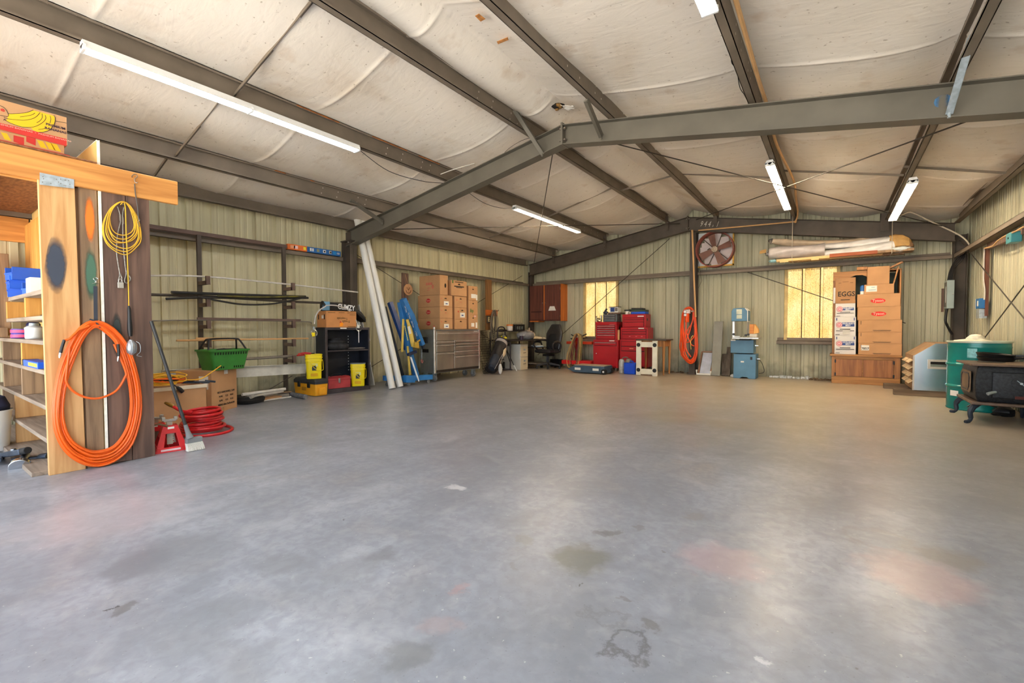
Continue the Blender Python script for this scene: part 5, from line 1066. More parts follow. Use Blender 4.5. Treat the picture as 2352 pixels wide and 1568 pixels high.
# ---- blue folding engine hoist
HB = fl(940, 884); t = thing('engine_hoist', 'blue folding engine hoist with a yellow hydraulic ram beside the tool chest', 'engine hoist', (-6.42, 5.75, 0)); HO = Vector((-6.42, 5.75, 0))
def hp(x, y, X): return on(870+x/6.814, 670+y/6.814, 0, X)-HO
def hbar(nm, a, c, w_, h_, m_, X0, X1=None): b = MB(); b.bar(hp(*a, X0), hp(*c, X0 if X1 is None else X1), w_, h_, (1, 0, 0)); return b.build(nm, m_, t, bevel=.004, seg=1)
hbar('base_beam', (75, 1350), (540, 1355), .09, .09, BLUEM, -6.52, -6.36); hbar('base_beam', (400, 1358), (820, 1330), .095, .095, BLUEM, -6.34)
hbar('foot_block', (405, 1362), (545, 1362), .13, .1, BLUEM, -6.30)
hbar('mast', (585, 1310), (480, 950), .10, .08, BLUEM, -6.42); hbar('mast', (485, 960), (345, 160), .10, .1, BLUEM, -6.42)
hbar('leg', (440, 900), (175, 165), .09, .075, mat('deep_blue_enamel', (18, 62, 130), .4, 0), -6.5, -6.78)
hbar('boom', (375, 110), (560, 520), .085, .11, BLUEM, -6.3); hbar('boom', (545, 490), (680, 830), .075, .095, BLUEM, -6.3)
hbar('boom_tip', (665, 800), (705, 880), .055, .06, mat('dark_oily_steel', (70, 78, 92)), -6.3)
b = MB(); q = [hp(420, 110, -6.36), hp(560, 350, -6.36), hp(690, 780, -6.36), hp(560, 520, -6.36)]; b.prism(q, (-.02, 0, 0)); b.build('leg', BLUEM, t)
b = MB(); b.tube([hp(445, 430, -6.33), hp(470, 520, -6.33), hp(475, 540, -6.33), hp(540, 850, -6.33)], [.03, .03, .04, .042], 14); b.build('hydraulic_ram', mat('dull_yellow_enamel', (222, 192, 92), .45, 0, var=.1), t)
b = MB(); c0 = hp(580, 830, -6.28); b.cbox(c0, (.08, .09, .1)); b.cyl(c0+Vector((.0, .03, .05)), c0+Vector((.03, .08, .09)), .018, 8); b.cyl(c0+Vector((.0, -.06, -.03)), c0+Vector((.0, .08, -.06)), .014, 8); b.build('pump_valve', mat('brass_yellow', (214, 176, 70), .4, .3), t, bevel=.006)
b = MB(); q = [hp(430, 700, -6.25), hp(490, 680, -6.25)]; b.prism([hp(450, 545, -6.285), hp(485, 535, -6.285), hp(510, 650, -6.285), hp(478, 662, -6.285)], (.002, 0, 0)); b.build('label', PAPER, t, smooth=0)
hbar('strut', (383, 425), (365, 940), .035, .03, mat('dull_yellow_enamel', (222, 192, 92)), -6.36); hbar('strut', (452, 850), (488, 1300), .035, .03, mat('dull_yellow_enamel', (222, 192, 92)), -6.38)
b = MB(); b.tube([hp(500, 1020, -6.3), hp(600, 1320, -6.25), hp(628, 1398, -6.25)], [.016, .016, .012], 10); b.build('pump_handle', WHITE, t)
hbar('pivot_bracket', (455, 985), (580, 935), .05, .06, mat('blue_black_bracket', (26, 40, 72), .5, 0), -6.32)
b = MB()
for k in range(6):
    c0 = hp(672, 915+k*24, -6.3); b.tube([c0+Vector(((.009 if k % 2 else 0)*math.cos(a), (0 if k % 2 else .009)*math.cos(a), .018*math.sin(a))) for a in [2*math.pi*j/10 for j in range(10)]], .0035, 5, closed=True)
b.build('chain', ZINC, t)
b = MB(); b.tube(spl([hp(676, 1055, -6.3), hp(664, 1080, -6.3), hp(676, 1112, -6.3), hp(690, 1090, -6.3), hp(684, 1070, -6.3)], 4), .008, 8); b.build('hook', mat('reddish_hook', (176, 108, 98), .5, .2), t)
for (x, y, X) in ((135, 1430, -6.55), (468, 1440, -6.30), (772, 1405, -6.32)):
    c0 = hp(x, y, X); r_ = .036; c0.z = r_+.001; b = MB(); b.cyl(c0+Vector((-.014, 0, 0)), c0+Vector((.014, 0, 0)), r_, 16); b.cyl(c0+Vector((0, 0, .03)), Vector((c0.x, c0.y, .11)), .02, 8); b.build('caster', mat('grey_caster', (128, 130, 132), .5, .2), t, bevel=.003)
for i, (body, a, ang) in enumerate((('1/4 TON', (420, 270), -72), ('1/2 TON', (475, 375), -70), ('3/4 TON', (527, 510), -68), ('1 TON', (585, 655), -66))):
    text(body, .044, PAPER, t, hp(*a, -6.24), (R(90), 0, R(90)), sx=.75).rotation_euler = Euler((R(90), R(-ang), R(90)), 'XYZ')
b = MB()
for k in range(8): q_ = hp(408+k*6.5, 545+k*29, -6.353); b.cbox(q_, (.002, .022, .03))
b.build('letter_marks', mat('pale_yellow_letters', (220, 220, 140), .6, 0), t, smooth=0)['kind'] = 'stuff'
# ---- wooden disc ornament on the wall
P0 = on(937, 665, 0, -7.0); t = thing('wooden_disc', 'round wooden disc with a carved sprig hung on the wall above the blue hoist', 'ornament', P0); b = MB(); b.cyl((0, 0, 0), (.012, 0, 0), .115, 28); b.build('disc', wood('disc_wood', (206, 158, 116), (184, 136, 96), .6, 2, knots=False), t, bevel=.002)
b = MB(); b.tube(spl([Vector((.013, -.06, -.02)), Vector((.013, -.03, -.065)), Vector((.013, .04, -.06)), Vector((.013, .065, -.01))], 4), .006, 5); b.tube([(.013, 0, -.03), (.013, 0, .05)], .003, 5)
for sgn in (-1, 1): b.tube(spl([Vector((.013, 0, .0)), Vector((.013, sgn*.03, .02)), Vector((.013, sgn*.035, .05))], 4), .005, 5)
b.build('carving', mat('burnt_wood', (90, 58, 38), .8, 0), t)
b = MB(); b.tube([on(936, 650, 0, -6.995)-P0, on(931, 630, 0, -6.995)-P0], .003, 5); b.build('hanging_cord', LUM, t)
b = MB(); q = [on(924, 626, 0, -7.01), on(938, 628, 0, -7.01), on(938, 690, 0, -7.01), on(924, 688, 0, -7.01)]; b.prism([p-q[0] for p in q], (-.03, 0, 0)); tag(b.build('wall_board', LUMD, None, q[0]), 'short dark board on the wall behind the wooden disc', 'board')
# ---- stainless tool chest
STN = mat('stainless_steel', (172, 166, 156), .33, .85, var=.12, scale=3, stretch=(1, 1, .4), spec=.5); STNS = mat('brushed_side_steel', (150, 158, 164), .4, .8, var=.08); STND = mat('dark_gap', (60, 56, 52), .5, .5)
CX0 = -6.31; CY0, CY1 = 6.247, 7.628; CW = CY1-CY0; CZ0, CZ1 = .165, 1.024; CD = abs(on(965, 800, 1, 6.247).x-CX0)
t = thing('stainless_tool_chest', 'wide stainless steel rolling tool chest carrying a stack of cartons', 'tool chest', (CX0, CY0, 0), R(90))
def cp(nm, m_, *a, bev=.003, par=None): b = MB(); b.box(*a); return b.build(nm, m_, par or t, bevel=bev, seg=1, smooth=0)
cp('body', STNS, 0, CW, .008, CD, CZ0, CZ1); cp('corner_post', mat('polished_edge', (226, 224, 220), .25, .8), -.004, .045, -.006, .02, CZ0, CZ1-.005); cp('corner_post', mat('polished_edge', (226, 224, 220)), CW-.035, CW+.004, -.006, .02, CZ0, CZ1-.005)
cp('top_rim', STN, -.004, CW+.004, -.008, CD, CZ1-.012, CZ1)
fx0, fx1 = .06, CW-.04; mid = fx0+(fx1-fx0)*.385
def drawer(x0, x1, z0, z1, hz=None):
    d_ = cp('drawer', STN, x0, x1, -.006, .01, z0+.004, z1-.004)
    b = MB(); hz = hz if hz else z1-.02; b.prism([(x0+.015, -.006, hz-.014), (x0+.015, -.03, hz-.008), (x0+.015, -.03, hz+.006), (x0+.015, -.006, hz+.012)], (x1-x0-.03, 0, 0)); b.build('drawer_pull', mat('polished_edge', (226, 224, 220)), d_, bevel=.002, smooth=0)
def zc(yy): return zat(1049, 590+yy/4.753, 0, CX0)
cp('drawer_recess', STND, fx0-.005, fx1+.005, -.001, .009, CZ0+.01, CZ1-.03)
drawer(fx0, fx1, zc(910), zc(805), zc(833)); 
for z0, z1, h in ((945, 910, 922), (1030, 945, 956), (1215, 1030, 1045)): drawer(fx0, mid-.006, zc(z0), zc(z1), zc(h))
for z0, z1, h in ((940, 905, 917), (970, 940, 948), (1020, 970, 980), (1075, 1020, 1033), (1215, 1075, 1090)): drawer(mid+.012, fx1, zc(z0), zc(z1), zc(h))
cp('badge', WHITE, fx1-.16, fx1-.03, -.0085, -.006, CZ1-.05, CZ1-.04, bev=0)
b = MB(); b.box(-.045, 0, CD*.45, CD*.45+.18, zc(905)-.05, zc(880)+.02); b.build('side_plate', STND, t, bevel=.003); b = MB(); b.tube([(-.05, CD*.45+.02, zc(925)), (-.075, CD*.45+.02, zc(925)), (-.075, CD*.45+.16, zc(925)), (-.05, CD*.45+.16, zc(925))], .008, 8); b.build('side_handle', BLACK, t)
b = MB(); b.box(-.01, .0, CD*.4, CD*.4+.2, zc(1030), zc(995)); b.build('side_slot', HOLE, t)
for x in (.09, CW-.12):
    for y in (.07, CD-.08):
        b = MB(); b.cyl((x-.022, y+.02, .062), (x+.022, y+.02, .062), .061, 18); b.build('caster_wheel', mat('grey_caster', (128, 130, 132)), t, bevel=.004)
        b = MB(); b.box(x-.03, x+.03, y-.03, y+.04, CZ0-.012, CZ0); b.box(x-.034, x-.028, y-.01, y+.05, .05, CZ0-.01); b.box(x+.028, x+.034, y-.01, y+.05, .05, CZ0-.01); b.build('caster_fork', ZINC, t, smooth=0)
# cartons on the chest
def oy(px, X): return on(px, 700, 0, X).y
def oz(py, px, X): return on(px, py, 0, X).z
X0 = -6.40; dA = abs(on(960, 700, 1, oy(1010.3, X0)).x-X0)
TY = mat('red_oval_print', (204, 48, 52), .7, 0); PINKP = mat('faint_pink_print', (206, 120, 96), .7, 0)
za = [CZ1+.001, oz(730.5, 1010, X0), oz(703.7, 1010, X0), oz(676.4, 1010, X0), oz(630.5, 1010, X0)]
wA = oy(1039.5, X0)-oy(1010.3, X0)
for i, lb in enumerate(('brown carton with red oval and white label, bottom left on the steel chest', 'brown carton with red oval, second up at the left of the stack on the chest', 'brown carton with red oval and white label, third up at the left of the stack')):
    h_ = za[i+1]-za[i]-.002; fr = [('hole', wA*.45, h_*.68, .032), ('oval', wA*.12, h_*.7, .012, .016, PINKP)]
    if i != 1: fr.append(('label', wA*.5, h_*.3, .14, .085, PAPER)); fr.append(('label', wA*.52, h_*.27, .06, .02, INKBLUE))
    else: fr.append(('label', wA*.45, h_*.47, .03, .008, INKR))
    t = carton(lb, (X0, oy(1010.3, X0), za[i]), R(90), wA, dA, h_, CARD, fr, [('oval', dA*.48, h_*.55, .062, .042, TY), ('text', 'Tyson', dA*.48, h_*.55, .045, mat('oval_lettering', (226, 150, 130), .7, 0))], group='cartons on the steel chest')
h_ = za[4]-za[3]; wT = oy(1028.5, X0)-oy(1010.3, X0)
t = carton('tall plain carton with faint red print, topmost at the left of the chest stack', (X0+.01, oy(1010.3, X0)-.005, za[3]), R(90), wT, dA-.04, h_, CARD, [('oval', wT*.68, h_*.48, .024, .045, HOLE), ('oval', wT*.6, h_*.48, .034, .045, PINKP)][:1], [('label', dA*.35, h_*.58, .05, .05, PINKP), ('label', dA*.5, h_*.58, .12, .05, PINKP), ('oval', dA*.62, h_*.42, .03, .045, PINKP), ('label', dA*.45, h_*.36, .09, .012, PINKP), ('label', dA*.42, h_*.26, .06, .012, PINKP)], group='cartons on the steel chest')
X1 = -6.42; yB0, yB1 = oy(1044, X1), oy(1072, X1); wB = yB1-yB0
zb = [CZ1+.001, oz(732.4, 1045, X1), oz(705.6, 1045, X1), oz(679, 1045, X1), oz(644, 1045, X1)]
for i, lb in enumerate(('brown carton with hand hole, bottom of the middle column on the steel chest', 'brown carton with white label, second up in the middle column on the chest', 'brown carton with a hand hole, third up in the middle column on the chest')):
    h_ = zb[i+1]-zb[i]-.002; fr = [('hole', wB*(.5 if i != 1 else .62), h_*.72, .034)]
    if i == 1: fr += [('label', wB*.64, h_*.36, .15, .1, PAPER), ('label', wB*.64, h_*.34, .06, .025, INKBLUE), ('oval', wB*.3, h_*.66, .012, .018, INKR)]
    if i == 2: fr += [('oval', wB*.2, h_*.66, .014, .018, PINKP), ('label', wB*.5, h_*.48, .06, .01, PINKP)]
    t = carton(lb, (X1, yB0, zb[i]), R(90), wB, dA-.05, h_, CARD, fr, group='cartons on the steel chest')
h_ = zb[4]-zb[3]; yT0, yT1 = oy(1036.5, X1+.02), oy(1072.5, X1+.02)
t = carton('carton with black lettering over its hand hole, topmost of the middle column', (X1+.02, yT0, zb[3]), R(90), yT1-yT0, .36, h_, CARD, [('hole', (yT1-yT0)*.5, h_*.72, .038), ('label', (yT1-yT0)*.5, h_*.9, .26, .014, INKB), ('label', (yT1-yT0)*.5, h_*.62, .30, .022, INKB), ('label', (yT1-yT0)*.5, h_*.55, .18, .012, INKB), ('label', (yT1-yT0)*.1, h_*.9, .03, .06, INKG)], group='cartons on the steel chest')
X2 = -6.44; yC0, yC1 = oy(1076.2, X2), oy(1097, X2); wC = yC1-yC0
zc_ = [CZ1+.001, oz(722.3, 1080, X2), oz(689, 1080, X2), oz(656, 1080, X2)]
for i, lb in enumerate(('narrow carton with white labels, bottom right of the stack on the steel chest', 'narrow carton with green letters, middle right of the stack on the steel chest', 'narrow carton with a wide white label, top right of the stack on the steel chest')):
    h_ = zc_[i+1]-zc_[i]-.002; fr = [('hole', wC*.5, h_*.74, .03)]
    if i == 0: fr += [('label', wC*.45, h_*.3, .1, .08, PAPER), ('label', wC*.85, h_*.28, .05, .12, PAPER), ('label', wC*.7, h_*.9, .06, .03, mat('pink_sticker', (236, 190, 196), .6, 0))]
    if i == 1: fr += [('text', 'ibp', wC*.35, h_*.28, .11, INKG, .9)]
    if i == 2: fr += [('label', wC*.55, h_*.3, .16, .09, PAPER), ('label', wC*.9, h_*.22, .04, .12, PAPER)]
    t = carton(lb, (X2, yC0, zc_[i]), R(90), wC, dA-.08, h_, CARD, fr, group='cartons on the steel chest')
t = thing('spray_bottle', 'small red and white bottle on the front corner of the steel chest', 'bottle', (-6.345, oy(992, -6.34)+.06, CZ1)); t.location.x = -6.36; t.location.y = 6.30
b = MB(); b.lathe([(0, 0), (.018, 0), (.018, .04), (.008, .05), (0, .05)], n=12); b.build('bottle', PAPER, t); b = MB(); b.lathe([(0, .05), (.009, .05), (.009, .07), (0, .07)], n=10); b.build('cap', REDB, t)
# =================================================================== BACK LEFT CORNER AND BACK WALL
def wb(x0, y0, x1, y1, Y):
    """pixel box -> (x0, x1, z0, z1) on the plane y = Y"""
    ym, xm = (y0+y1)/2, (x0+x1)/2
    return on(x0, ym, 1, Y).x, on(x1, ym, 1, Y).x, on(xm, y1, 1, Y).z, on(xm, y0, 1, Y).z
# ---- wire mesh roll behind the chest
t = thing('wire_mesh', 'dark wire mesh panels leaning on the left wall right of the steel tool chest', 'wire mesh', (-6.75, 8.15, 0))
MESH = mat('dark_mesh_wire', (58, 52, 46), .6, .3)
for k, (dy, dx) in enumerate(((0, 0), (.07, .03), (.14, .0))):
    b = MB(); p0 = Vector((.25-dx, -.16+dy, .01)); u = Vector((.0, .34, 0)); v = Vector((-.42, .1+.02*k, .98))
    for i in range(8): b.bar(p0+u*(i/7), p0+u*(i/7)+v, .007, .007, (1, 0, 0))
    for j in range(19): b.bar(p0+v*(j/18), p0+v*(j/18)+u, .007, .007, (1, 0, 0))
    b.build('mesh_panel', MESH, t, smooth=0)
# ---- board with plaque, outlet and hanging cables
P0 = on(1117, 640, 0, -7.0); P1 = on(1124, 712, 0, -7.0)
b = MB(); b.box(-.04, 0, 0, P1.y-P0.y+.1, 1.05-2.3, 0); tag(b.build('wall_stud', wood('brown_wall_board', (150, 108, 66), (118, 82, 48), .7, 2, knots=False), None, (-7.0, P0.y, 2.25)), 'upright brown board on the left wall carrying an outlet and hanging cables', 'board')
q = [on(1117, 711, 0, -6.97), on(1143, 712, 0, -6.97), on(1143, 726, 0, -6.97), on(1117, 724, 0, -6.97)]
t = thing('cable_hanger', 'orange-brown wooden plaque with two hooks on the left wall board', 'hook rack', q[0]); b = MB(); b.prism([p-q[0] for p in q], (-.03, 0, 0)); b.build('plaque', wood('orange_plaque', (216, 120, 50), (180, 92, 36), .5, 1, knots=False), t, bevel=.003)
for py in (1131, 1139): h0 = on(py, 714, 0, -6.97)-q[0]; b = MB(); b.tube([h0, h0+Vector((.08, 0, 0)), h0+Vector((.09, 0, .03))], .008, 6); b.build('hook', STEELD, t)
P0 = on(1123, 733, 0, -6.96); t = thing('wall_outlet', 'pale yellow power outlet on the board under the orange plaque', 'outlet', P0); b = MB(); b.box(-.03, .0, -.06, .06, -.09, .09); b.build('box', STEELD, t, bevel=.003); b = MB(); b.box(0, .006, -.035, .035, -.058, .058); b.build('plate', mat('cream_plate', (240, 224, 170), .5, 0), t, bevel=.002)
for z in (-.028, .028): b = MB(); b.cyl((.006, 0, z), (.008, 0, z), .015, 10); b.build('socket', HOLE, t)
for i, (m_, lab) in enumerate(((mat('dark_cable', (70, 66, 60), .6, 0), 'bundle of dark cables hanging in long loops from the orange-brown plaque'), (mat('grey_cable', (130, 124, 112), .6, 0), 'grey cable looped among the dark ones on the orange-brown plaque'))):
    P0 = on(1132, 714, 0, -6.90); t = thing('hanging_cable', lab, 'cable', P0); b = MB(); g = random.Random(31+i)
    for k in range(7 if i == 0 else 4):
        w_ = g.uniform(.05, .15); h_ = g.uniform(.45, .92); x_ = g.uniform(.0, .04); off = g.uniform(-.03, .05)
        b.tube(spl([Vector((x_, off, .02)), Vector((x_, off-w_*.8, -.12)), Vector((x_-.02, off-w_, -h_*.6)), Vector((x_-.02, off-w_*.3, -h_)), Vector((x_-.01, off+w_*.6, -h_*.85)), Vector((x_, off+w_*.9, -h_*.35)), Vector((x_, off+w_*.5, -.06))], 5, True), .0075, 6, closed=True)
    b.build('cable', m_, t)
# ---- golf bag on its stand
GB = fl(1127, 859); t = thing('golf_bag', 'black and silver golf bag on its stand left of the filing cabinet', 'golf bag', GB); GT = on(1153, 793, 0, -6.52)-GB; ax = GT.normalized(); GL = GT.length
def ringat(c, ax_, rx, ry, n=16, rot=0):
    u = Vector((0, 0, 1)).cross(ax_); u.normalize(); v = ax_.cross(u); return [c+u*(rx*math.cos(2*math.pi*k/n+rot))+v*(ry*math.sin(2*math.pi*k/n+rot)) for k in range(n)]
GBK = mat('charcoal_bag_fabric', (48, 44, 46), .7, 0, var=.2); GSV = mat('silver_bag_panel', (176, 170, 172), .5, 0, var=.1); GNV = mat('navy_bag_pocket', (40, 50, 68), .6, 0, var=.15)
o0 = ax*.0+Vector((0, 0, .10))
b = MB(); b.loft([ringat(o0+ax*(GL*s), ax, r_, r_*.95) for s, r_ in ((0, .135), (.04, .15), (.2, .135), (.5, .13), (.8, .14), (.9, .15), (.97, .15))]); b.build('body', GBK, t)
b = MB(); b.loft([ringat(o0+ax*(GL*s), ax, .153, .15) for s in (.86, .9, .96)], cap=False); b.build('top_cuff', GSV, t)
b = MB(); b.tube(ringat(o0+ax*(GL*.97), ax, .15, .15), .016, 8, closed=True); b.build('rim', GBK, t)
u = Vector((0, 0, 1)).cross(ax).normalized(); v = ax.cross(u)
b = MB(); c0 = o0+ax*GL*.28+u*.02+Vector((.08, -.06, 0)); b.loft([ringat(c0+ax*(d_*GL), ax, r_*.8, r_) for d_, r_ in ((-.24, .08), (-.2, .12), (.0, .135), (.16, .11), (.2, .07))]); b.build('front_pocket', GNV, t)
b = MB(); c0 = o0+ax*GL*.62+Vector((.07, -.05, 0)); b.loft([ringat(c0+ax*(d_*GL), ax, r_*.7, r_) for d_, r_ in ((-.2, .08), (-.1, .12), (.1, .12), (.2, .08))]); b.build('upper_pocket', GBK, t)
b = MB(); c0 = o0+ax*GL*.6+Vector((.16, .06, .0)); b.loft([ringat(c0+ax*(d_*GL), ax, r_*.35, r_) for d_, r_ in ((-.13, .03), (.0, .08), (.13, .03))]); b.build('badge_panel', mat('cream_badge', (226, 208, 180), .6, 0), t)
for s0, s1 in ((.15, .8), (.05, .55)): b = MB(); b.tube([o0+ax*(GL*s0)+Vector((.17, .04 if s0 > .1 else -.09, 0)), o0+ax*(GL*s1)+Vector((.15, .07 if s0 > .1 else .02, 0))], .006, 6); b.build('piping', GSV, t)
b = MB(); b.ball(Vector((.2, .1, .12)), (.04, .06, .12), 10, 6); b.build('towel', mat('white_towel', (222, 224, 226), .9, 0), t)
for px, py in ((1187, 853), (1177, 850)): Q = fl(px, py)-GB; b = MB(); b.tube([o0+ax*GL*.8+Vector((.1, .08, 0)), (o0+ax*GL*.8+Vector((.1, .08, 0))).lerp(Q, .72), Q+Vector((0, 0, .012))], [.011, .011, .011], 8); b.build('stand_leg', BLACK, t); b = MB(); a_ = (o0+ax*GL*.8+Vector((.1, .08, 0))); b.tube([a_.lerp(Q, .74), Q+Vector((0, 0, .014))], .012, 8); b.build('leg_foot', WHITE, t)
g = random.Random(3)
for k in range(7):
    c0 = o0+ax*GL*.95+u*g.uniform(-.08, .08)+v*g.uniform(-.08, .08); e_ = c0+ax*g.uniform(.08, .2)
    b = MB(); b.tube([c0, e_], .007, 6); b.build('club_shaft', CHROME, t)
    b = MB(); b.ball(e_, (.05, .035, .03), 8, 6, .15, k); b.build('club_head', (CHROME, BLACK, YELLOW, mat('grey_head', (140, 138, 134), .5, .4))[k % 4], t)
# ---- tubular dolly / hand truck behind
t = thing('hand_truck', 'dark tubular hand truck frame standing between the golf bag and the desk', 'hand truck', (-6.82, 8.95, 0)); TUB = mat('dark_tubular_steel', (56, 52, 60), .4, .2)
X_ = -6.84
def tp(px, py, X=X_): return on(px, py, 0, X)-Vector((-6.82, 8.95, 0))
b = MB(); b.tube(spl([tp(1143, 800), tp(1143, 765), tp(1144, 755), tp(1148, 751), tp(1155, 751), tp(1159, 755), tp(1160, 765), tp(1160, 800)], 4), .018, 8); b.tube([tp(1143, 759), tp(1160, 759)], .014, 8); b.tube([tp(1143, 800), tp(1143, 845)], .018, 8); b.tube([tp(1160, 800), tp(1160, 845)], .018, 8); b.tube([tp(1143, 825), tp(1160, 825)], .014, 8); b.build('frame', TUB, t)
for px in (1143, 1160): c0 = tp(px, 845); c0.z = .1; b = MB(); b.cyl(c0+Vector((-.03, 0, 0)), c0+Vector((.03, 0, 0)), .098, 16); b.build('wheel', RUBBER, t, bevel=.006)
b = MB(); c0 = tp(1151, 848); b.cbox((c0.x+.14, c0.y, .02), (.24, .36, .012)); b.build('toe_plate', TUB, t)
# ---- filing cabinet
FC = fl(1196, 850); FC2 = fl(1214, 848); FW = .38; FH = .70; FD = .60
t = thing('filing_cabinet', 'short two-drawer cream filing cabinet under the corner desk', 'filing cabinet', (-6.33, 9.235, 0), R(90)); FPAINT = mat('cream_cabinet_paint', (214, 202, 176), .5, 0, var=.04); FSIDE = mat('pale_cabinet_side', (206, 208, 206), .45, 0, var=.04)
FW = .335; FH = on(1205, 790, 0, -6.33).z
b = MB(); b.box(0, FW, .012, FD, 0, FH); b.build('body', FSIDE, t, bevel=.012)
for i in range(2):
    z0 = .05+i*(FH-.09)/2; z1 = z0+(FH-.09)/2-.01; b = MB(); b.box(.012, FW-.012, -.004, .014, z0, z1); d_ = b.build('drawer', FPAINT, t, bevel=.004)
    b = MB(); b.box(FW*.4, FW*.64, -.008, -.004, z1-.11, z1-.07); b.build('label_holder', ZINC, d_, bevel=.001); b = MB(); b.tube(spl([Vector((FW*.36, -.004, z1-.17)), Vector((FW*.4, -.022, z1-.165)), Vector((FW*.6, -.022, z1-.165)), Vector((FW*.66, -.004, z1-.16))], 4), .006, 6); b.build('handle', STEELD, d_)
b = MB(); b.box(.012, FW-.012, -.002, .014, FH-.03, FH-.005); b.box(.012, FW-.012, -.002, .014, .005, .045); b.build('front_rail', FPAINT, t, bevel=.002)
# ---- corner computer desk
DK = Vector((-6.5, 9.9, 0)); t = thing('computer_desk', 'dark tubular computer desk in the back left corner, piled with clutter', 'desk', DK); DTOP = mat('dark_desk_top', (58, 50, 48), .5, 0, var=.15); ZD = on(1200, 780, 0, -6.4).z
b = MB(); b.box(-.62, .32, -.95, .40, ZD-.025, ZD); b.build('top', DTOP, t, bevel=.008)
b = MB(); b.box(-.62, -.28, -.72, .42, ZD+.20, ZD+.225); b.build('upper_shelf', DTOP, t, bevel=.005)
b = MB(); b.box(-.30, .30, -.1, .40, ZD-.22, ZD-.20); b.build('keyboard_shelf', DTOP, t, bevel=.004); b = MB(); b.box(-.5, .30, -.15, .42, .12, .14); b.build('lower_shelf', mat('grey_shelf', (120, 112, 104), .6, 0), t, bevel=.004)
for (x, y) in ((.05, -.93), (.31, .38)):
    b = MB(); b.tube(spl([Vector((x-.35, y, ZD-.03)), Vector((x-.08, y, ZD-.03)), Vector((x-.01, y, ZD-.06)), Vector((x, y, ZD-.16)), Vector((x, y, .02))], 4), .019, 8); b.build('leg', TUB, t)
for (x, y) in ((-.60, -.9), (-.60, .40)): b = MB(); b.tube([(x, y, .01), (x, y, ZD+.2)], .019, 8); b.build('leg', TUB, t)
b = MB(); b.tube([(-.3, -.93, ZD-.13), (.05, -.93, ZD-.13)], .016, 8); b.build('cross_bar', TUB, t)
def dk(x, y, z): return (DK.x+x, DK.y+y, ZD+z)
t = thing('plastic_bag', 'grey plastic bag knotted at the top on the corner desk', 'plastic bag', dk(.02, -.22, 0)); b = MB(); b.ball((0, 0, .1), (.2, .3, .12), 18, 10, .16, 2); b.build('bag', mat('grey_film', (140, 142, 150), .3, 0, var=.15, scale=12), t); b = MB(); b.tube([(0, .1, .18), (.02, .14, .23), (.0, .18, .30)], [.1, .04, .01], 10); b.ball((0, .24, .1), (.12, .1, .12), 10, 7, .2); b.build('neck', mat('cream_film', (216, 200, 176), .4, 0), t)
t = thing('papers', 'crumpled papers strewn on the right end of the corner desk', 'papers', dk(.1, .18, 0)); b = MB(); b.ball((0, -.02, .035), (.16, .16, .045), 10, 5, .6, 6); b.ball((.08, .14, .025), (.12, .1, .03), 9, 5, .6, 7); b.build('heap', mat('cream_paper', (222, 204, 170), .8, 0, var=.15, scale=20), t)
t = thing('dark_tin', 'small dark tin beside the grey bag on the corner desk', 'tin', dk(.12, -.55, 0)); b = MB(); b.lathe([(0, 0), (.05, 0), (.05, .1), (0, .1)], n=16); b.build('tin', mat('dark_purple_tin', (60, 46, 66), .4, 0), t, bevel=.003)
t = thing('blue_papers', 'pale blue papers on the pull-out shelf of the corner desk', 'papers', dk(.18, .15, -.20)); b = MB(); b.cbox((0, 0, .012), (.2, .26, .02), (0, 0, .2)); b.build('sheets', mat('pale_blue_paper', (176, 206, 228), .7, 0), t); b = MB(); b.cbox((-.06, .02, .035), (.24, .2, .02), (0, 0, -.2)); b.build('white_sheets', PAPER, t)
t = thing('glass_jar', 'clear jar with an orange lid on the upper shelf of the corner desk', 'jar', dk(-.42, -.30, .225)); GLASS = mat('clear_jar_plastic', (214, 210, 206), .15, 0, var=.05); b = MB(); b.lathe([(0, 0), (.075, 0), (.08, .02), (.08, .11), (.07, .13), (0, .13)], n=18); b.build('jar', GLASS, t); b = MB(); b.lathe([(0, .165), (.085, .165), (.09, .13), (0, .13)], n=18); b.build('lid', mat('orange_lid', (236, 130, 40), .4, 0), t, bevel=.003)
t = thing('black_radio', 'black radio with chrome knobs on the upper shelf of the corner desk', 'radio', dk(-.44, .10, .225), R(90)); b = MB(); b.box(-.22, .22, -.08, .08, 0, .17); b.build('case', BLACK, t, bevel=.008)
for x in (-.12, -.02, .09): b = MB(); b.box(x-.03, x+.03, -.086, -.08, .03, .12); b.build('chrome_panel', CHROME, t, bevel=.002)
b = MB(); b.tube([(-.2, 0, .16), (-.19, 0, .2), (.19, 0, .2), (.2, 0, .16)], .008, 6); b.build('handle', mat('grey_handle', (150, 140, 130), .5, 0), t)
t = thing('black_dish', 'flat black dish at the left end of the upper desk shelf', 'dish', dk(-.44, -.62, .225)); b = MB(); b.lathe([(0, .0), (.12, 0), (.15, .02), (.06, .045), (0, .05)], n=18); b.build('dish', BLACK, t)
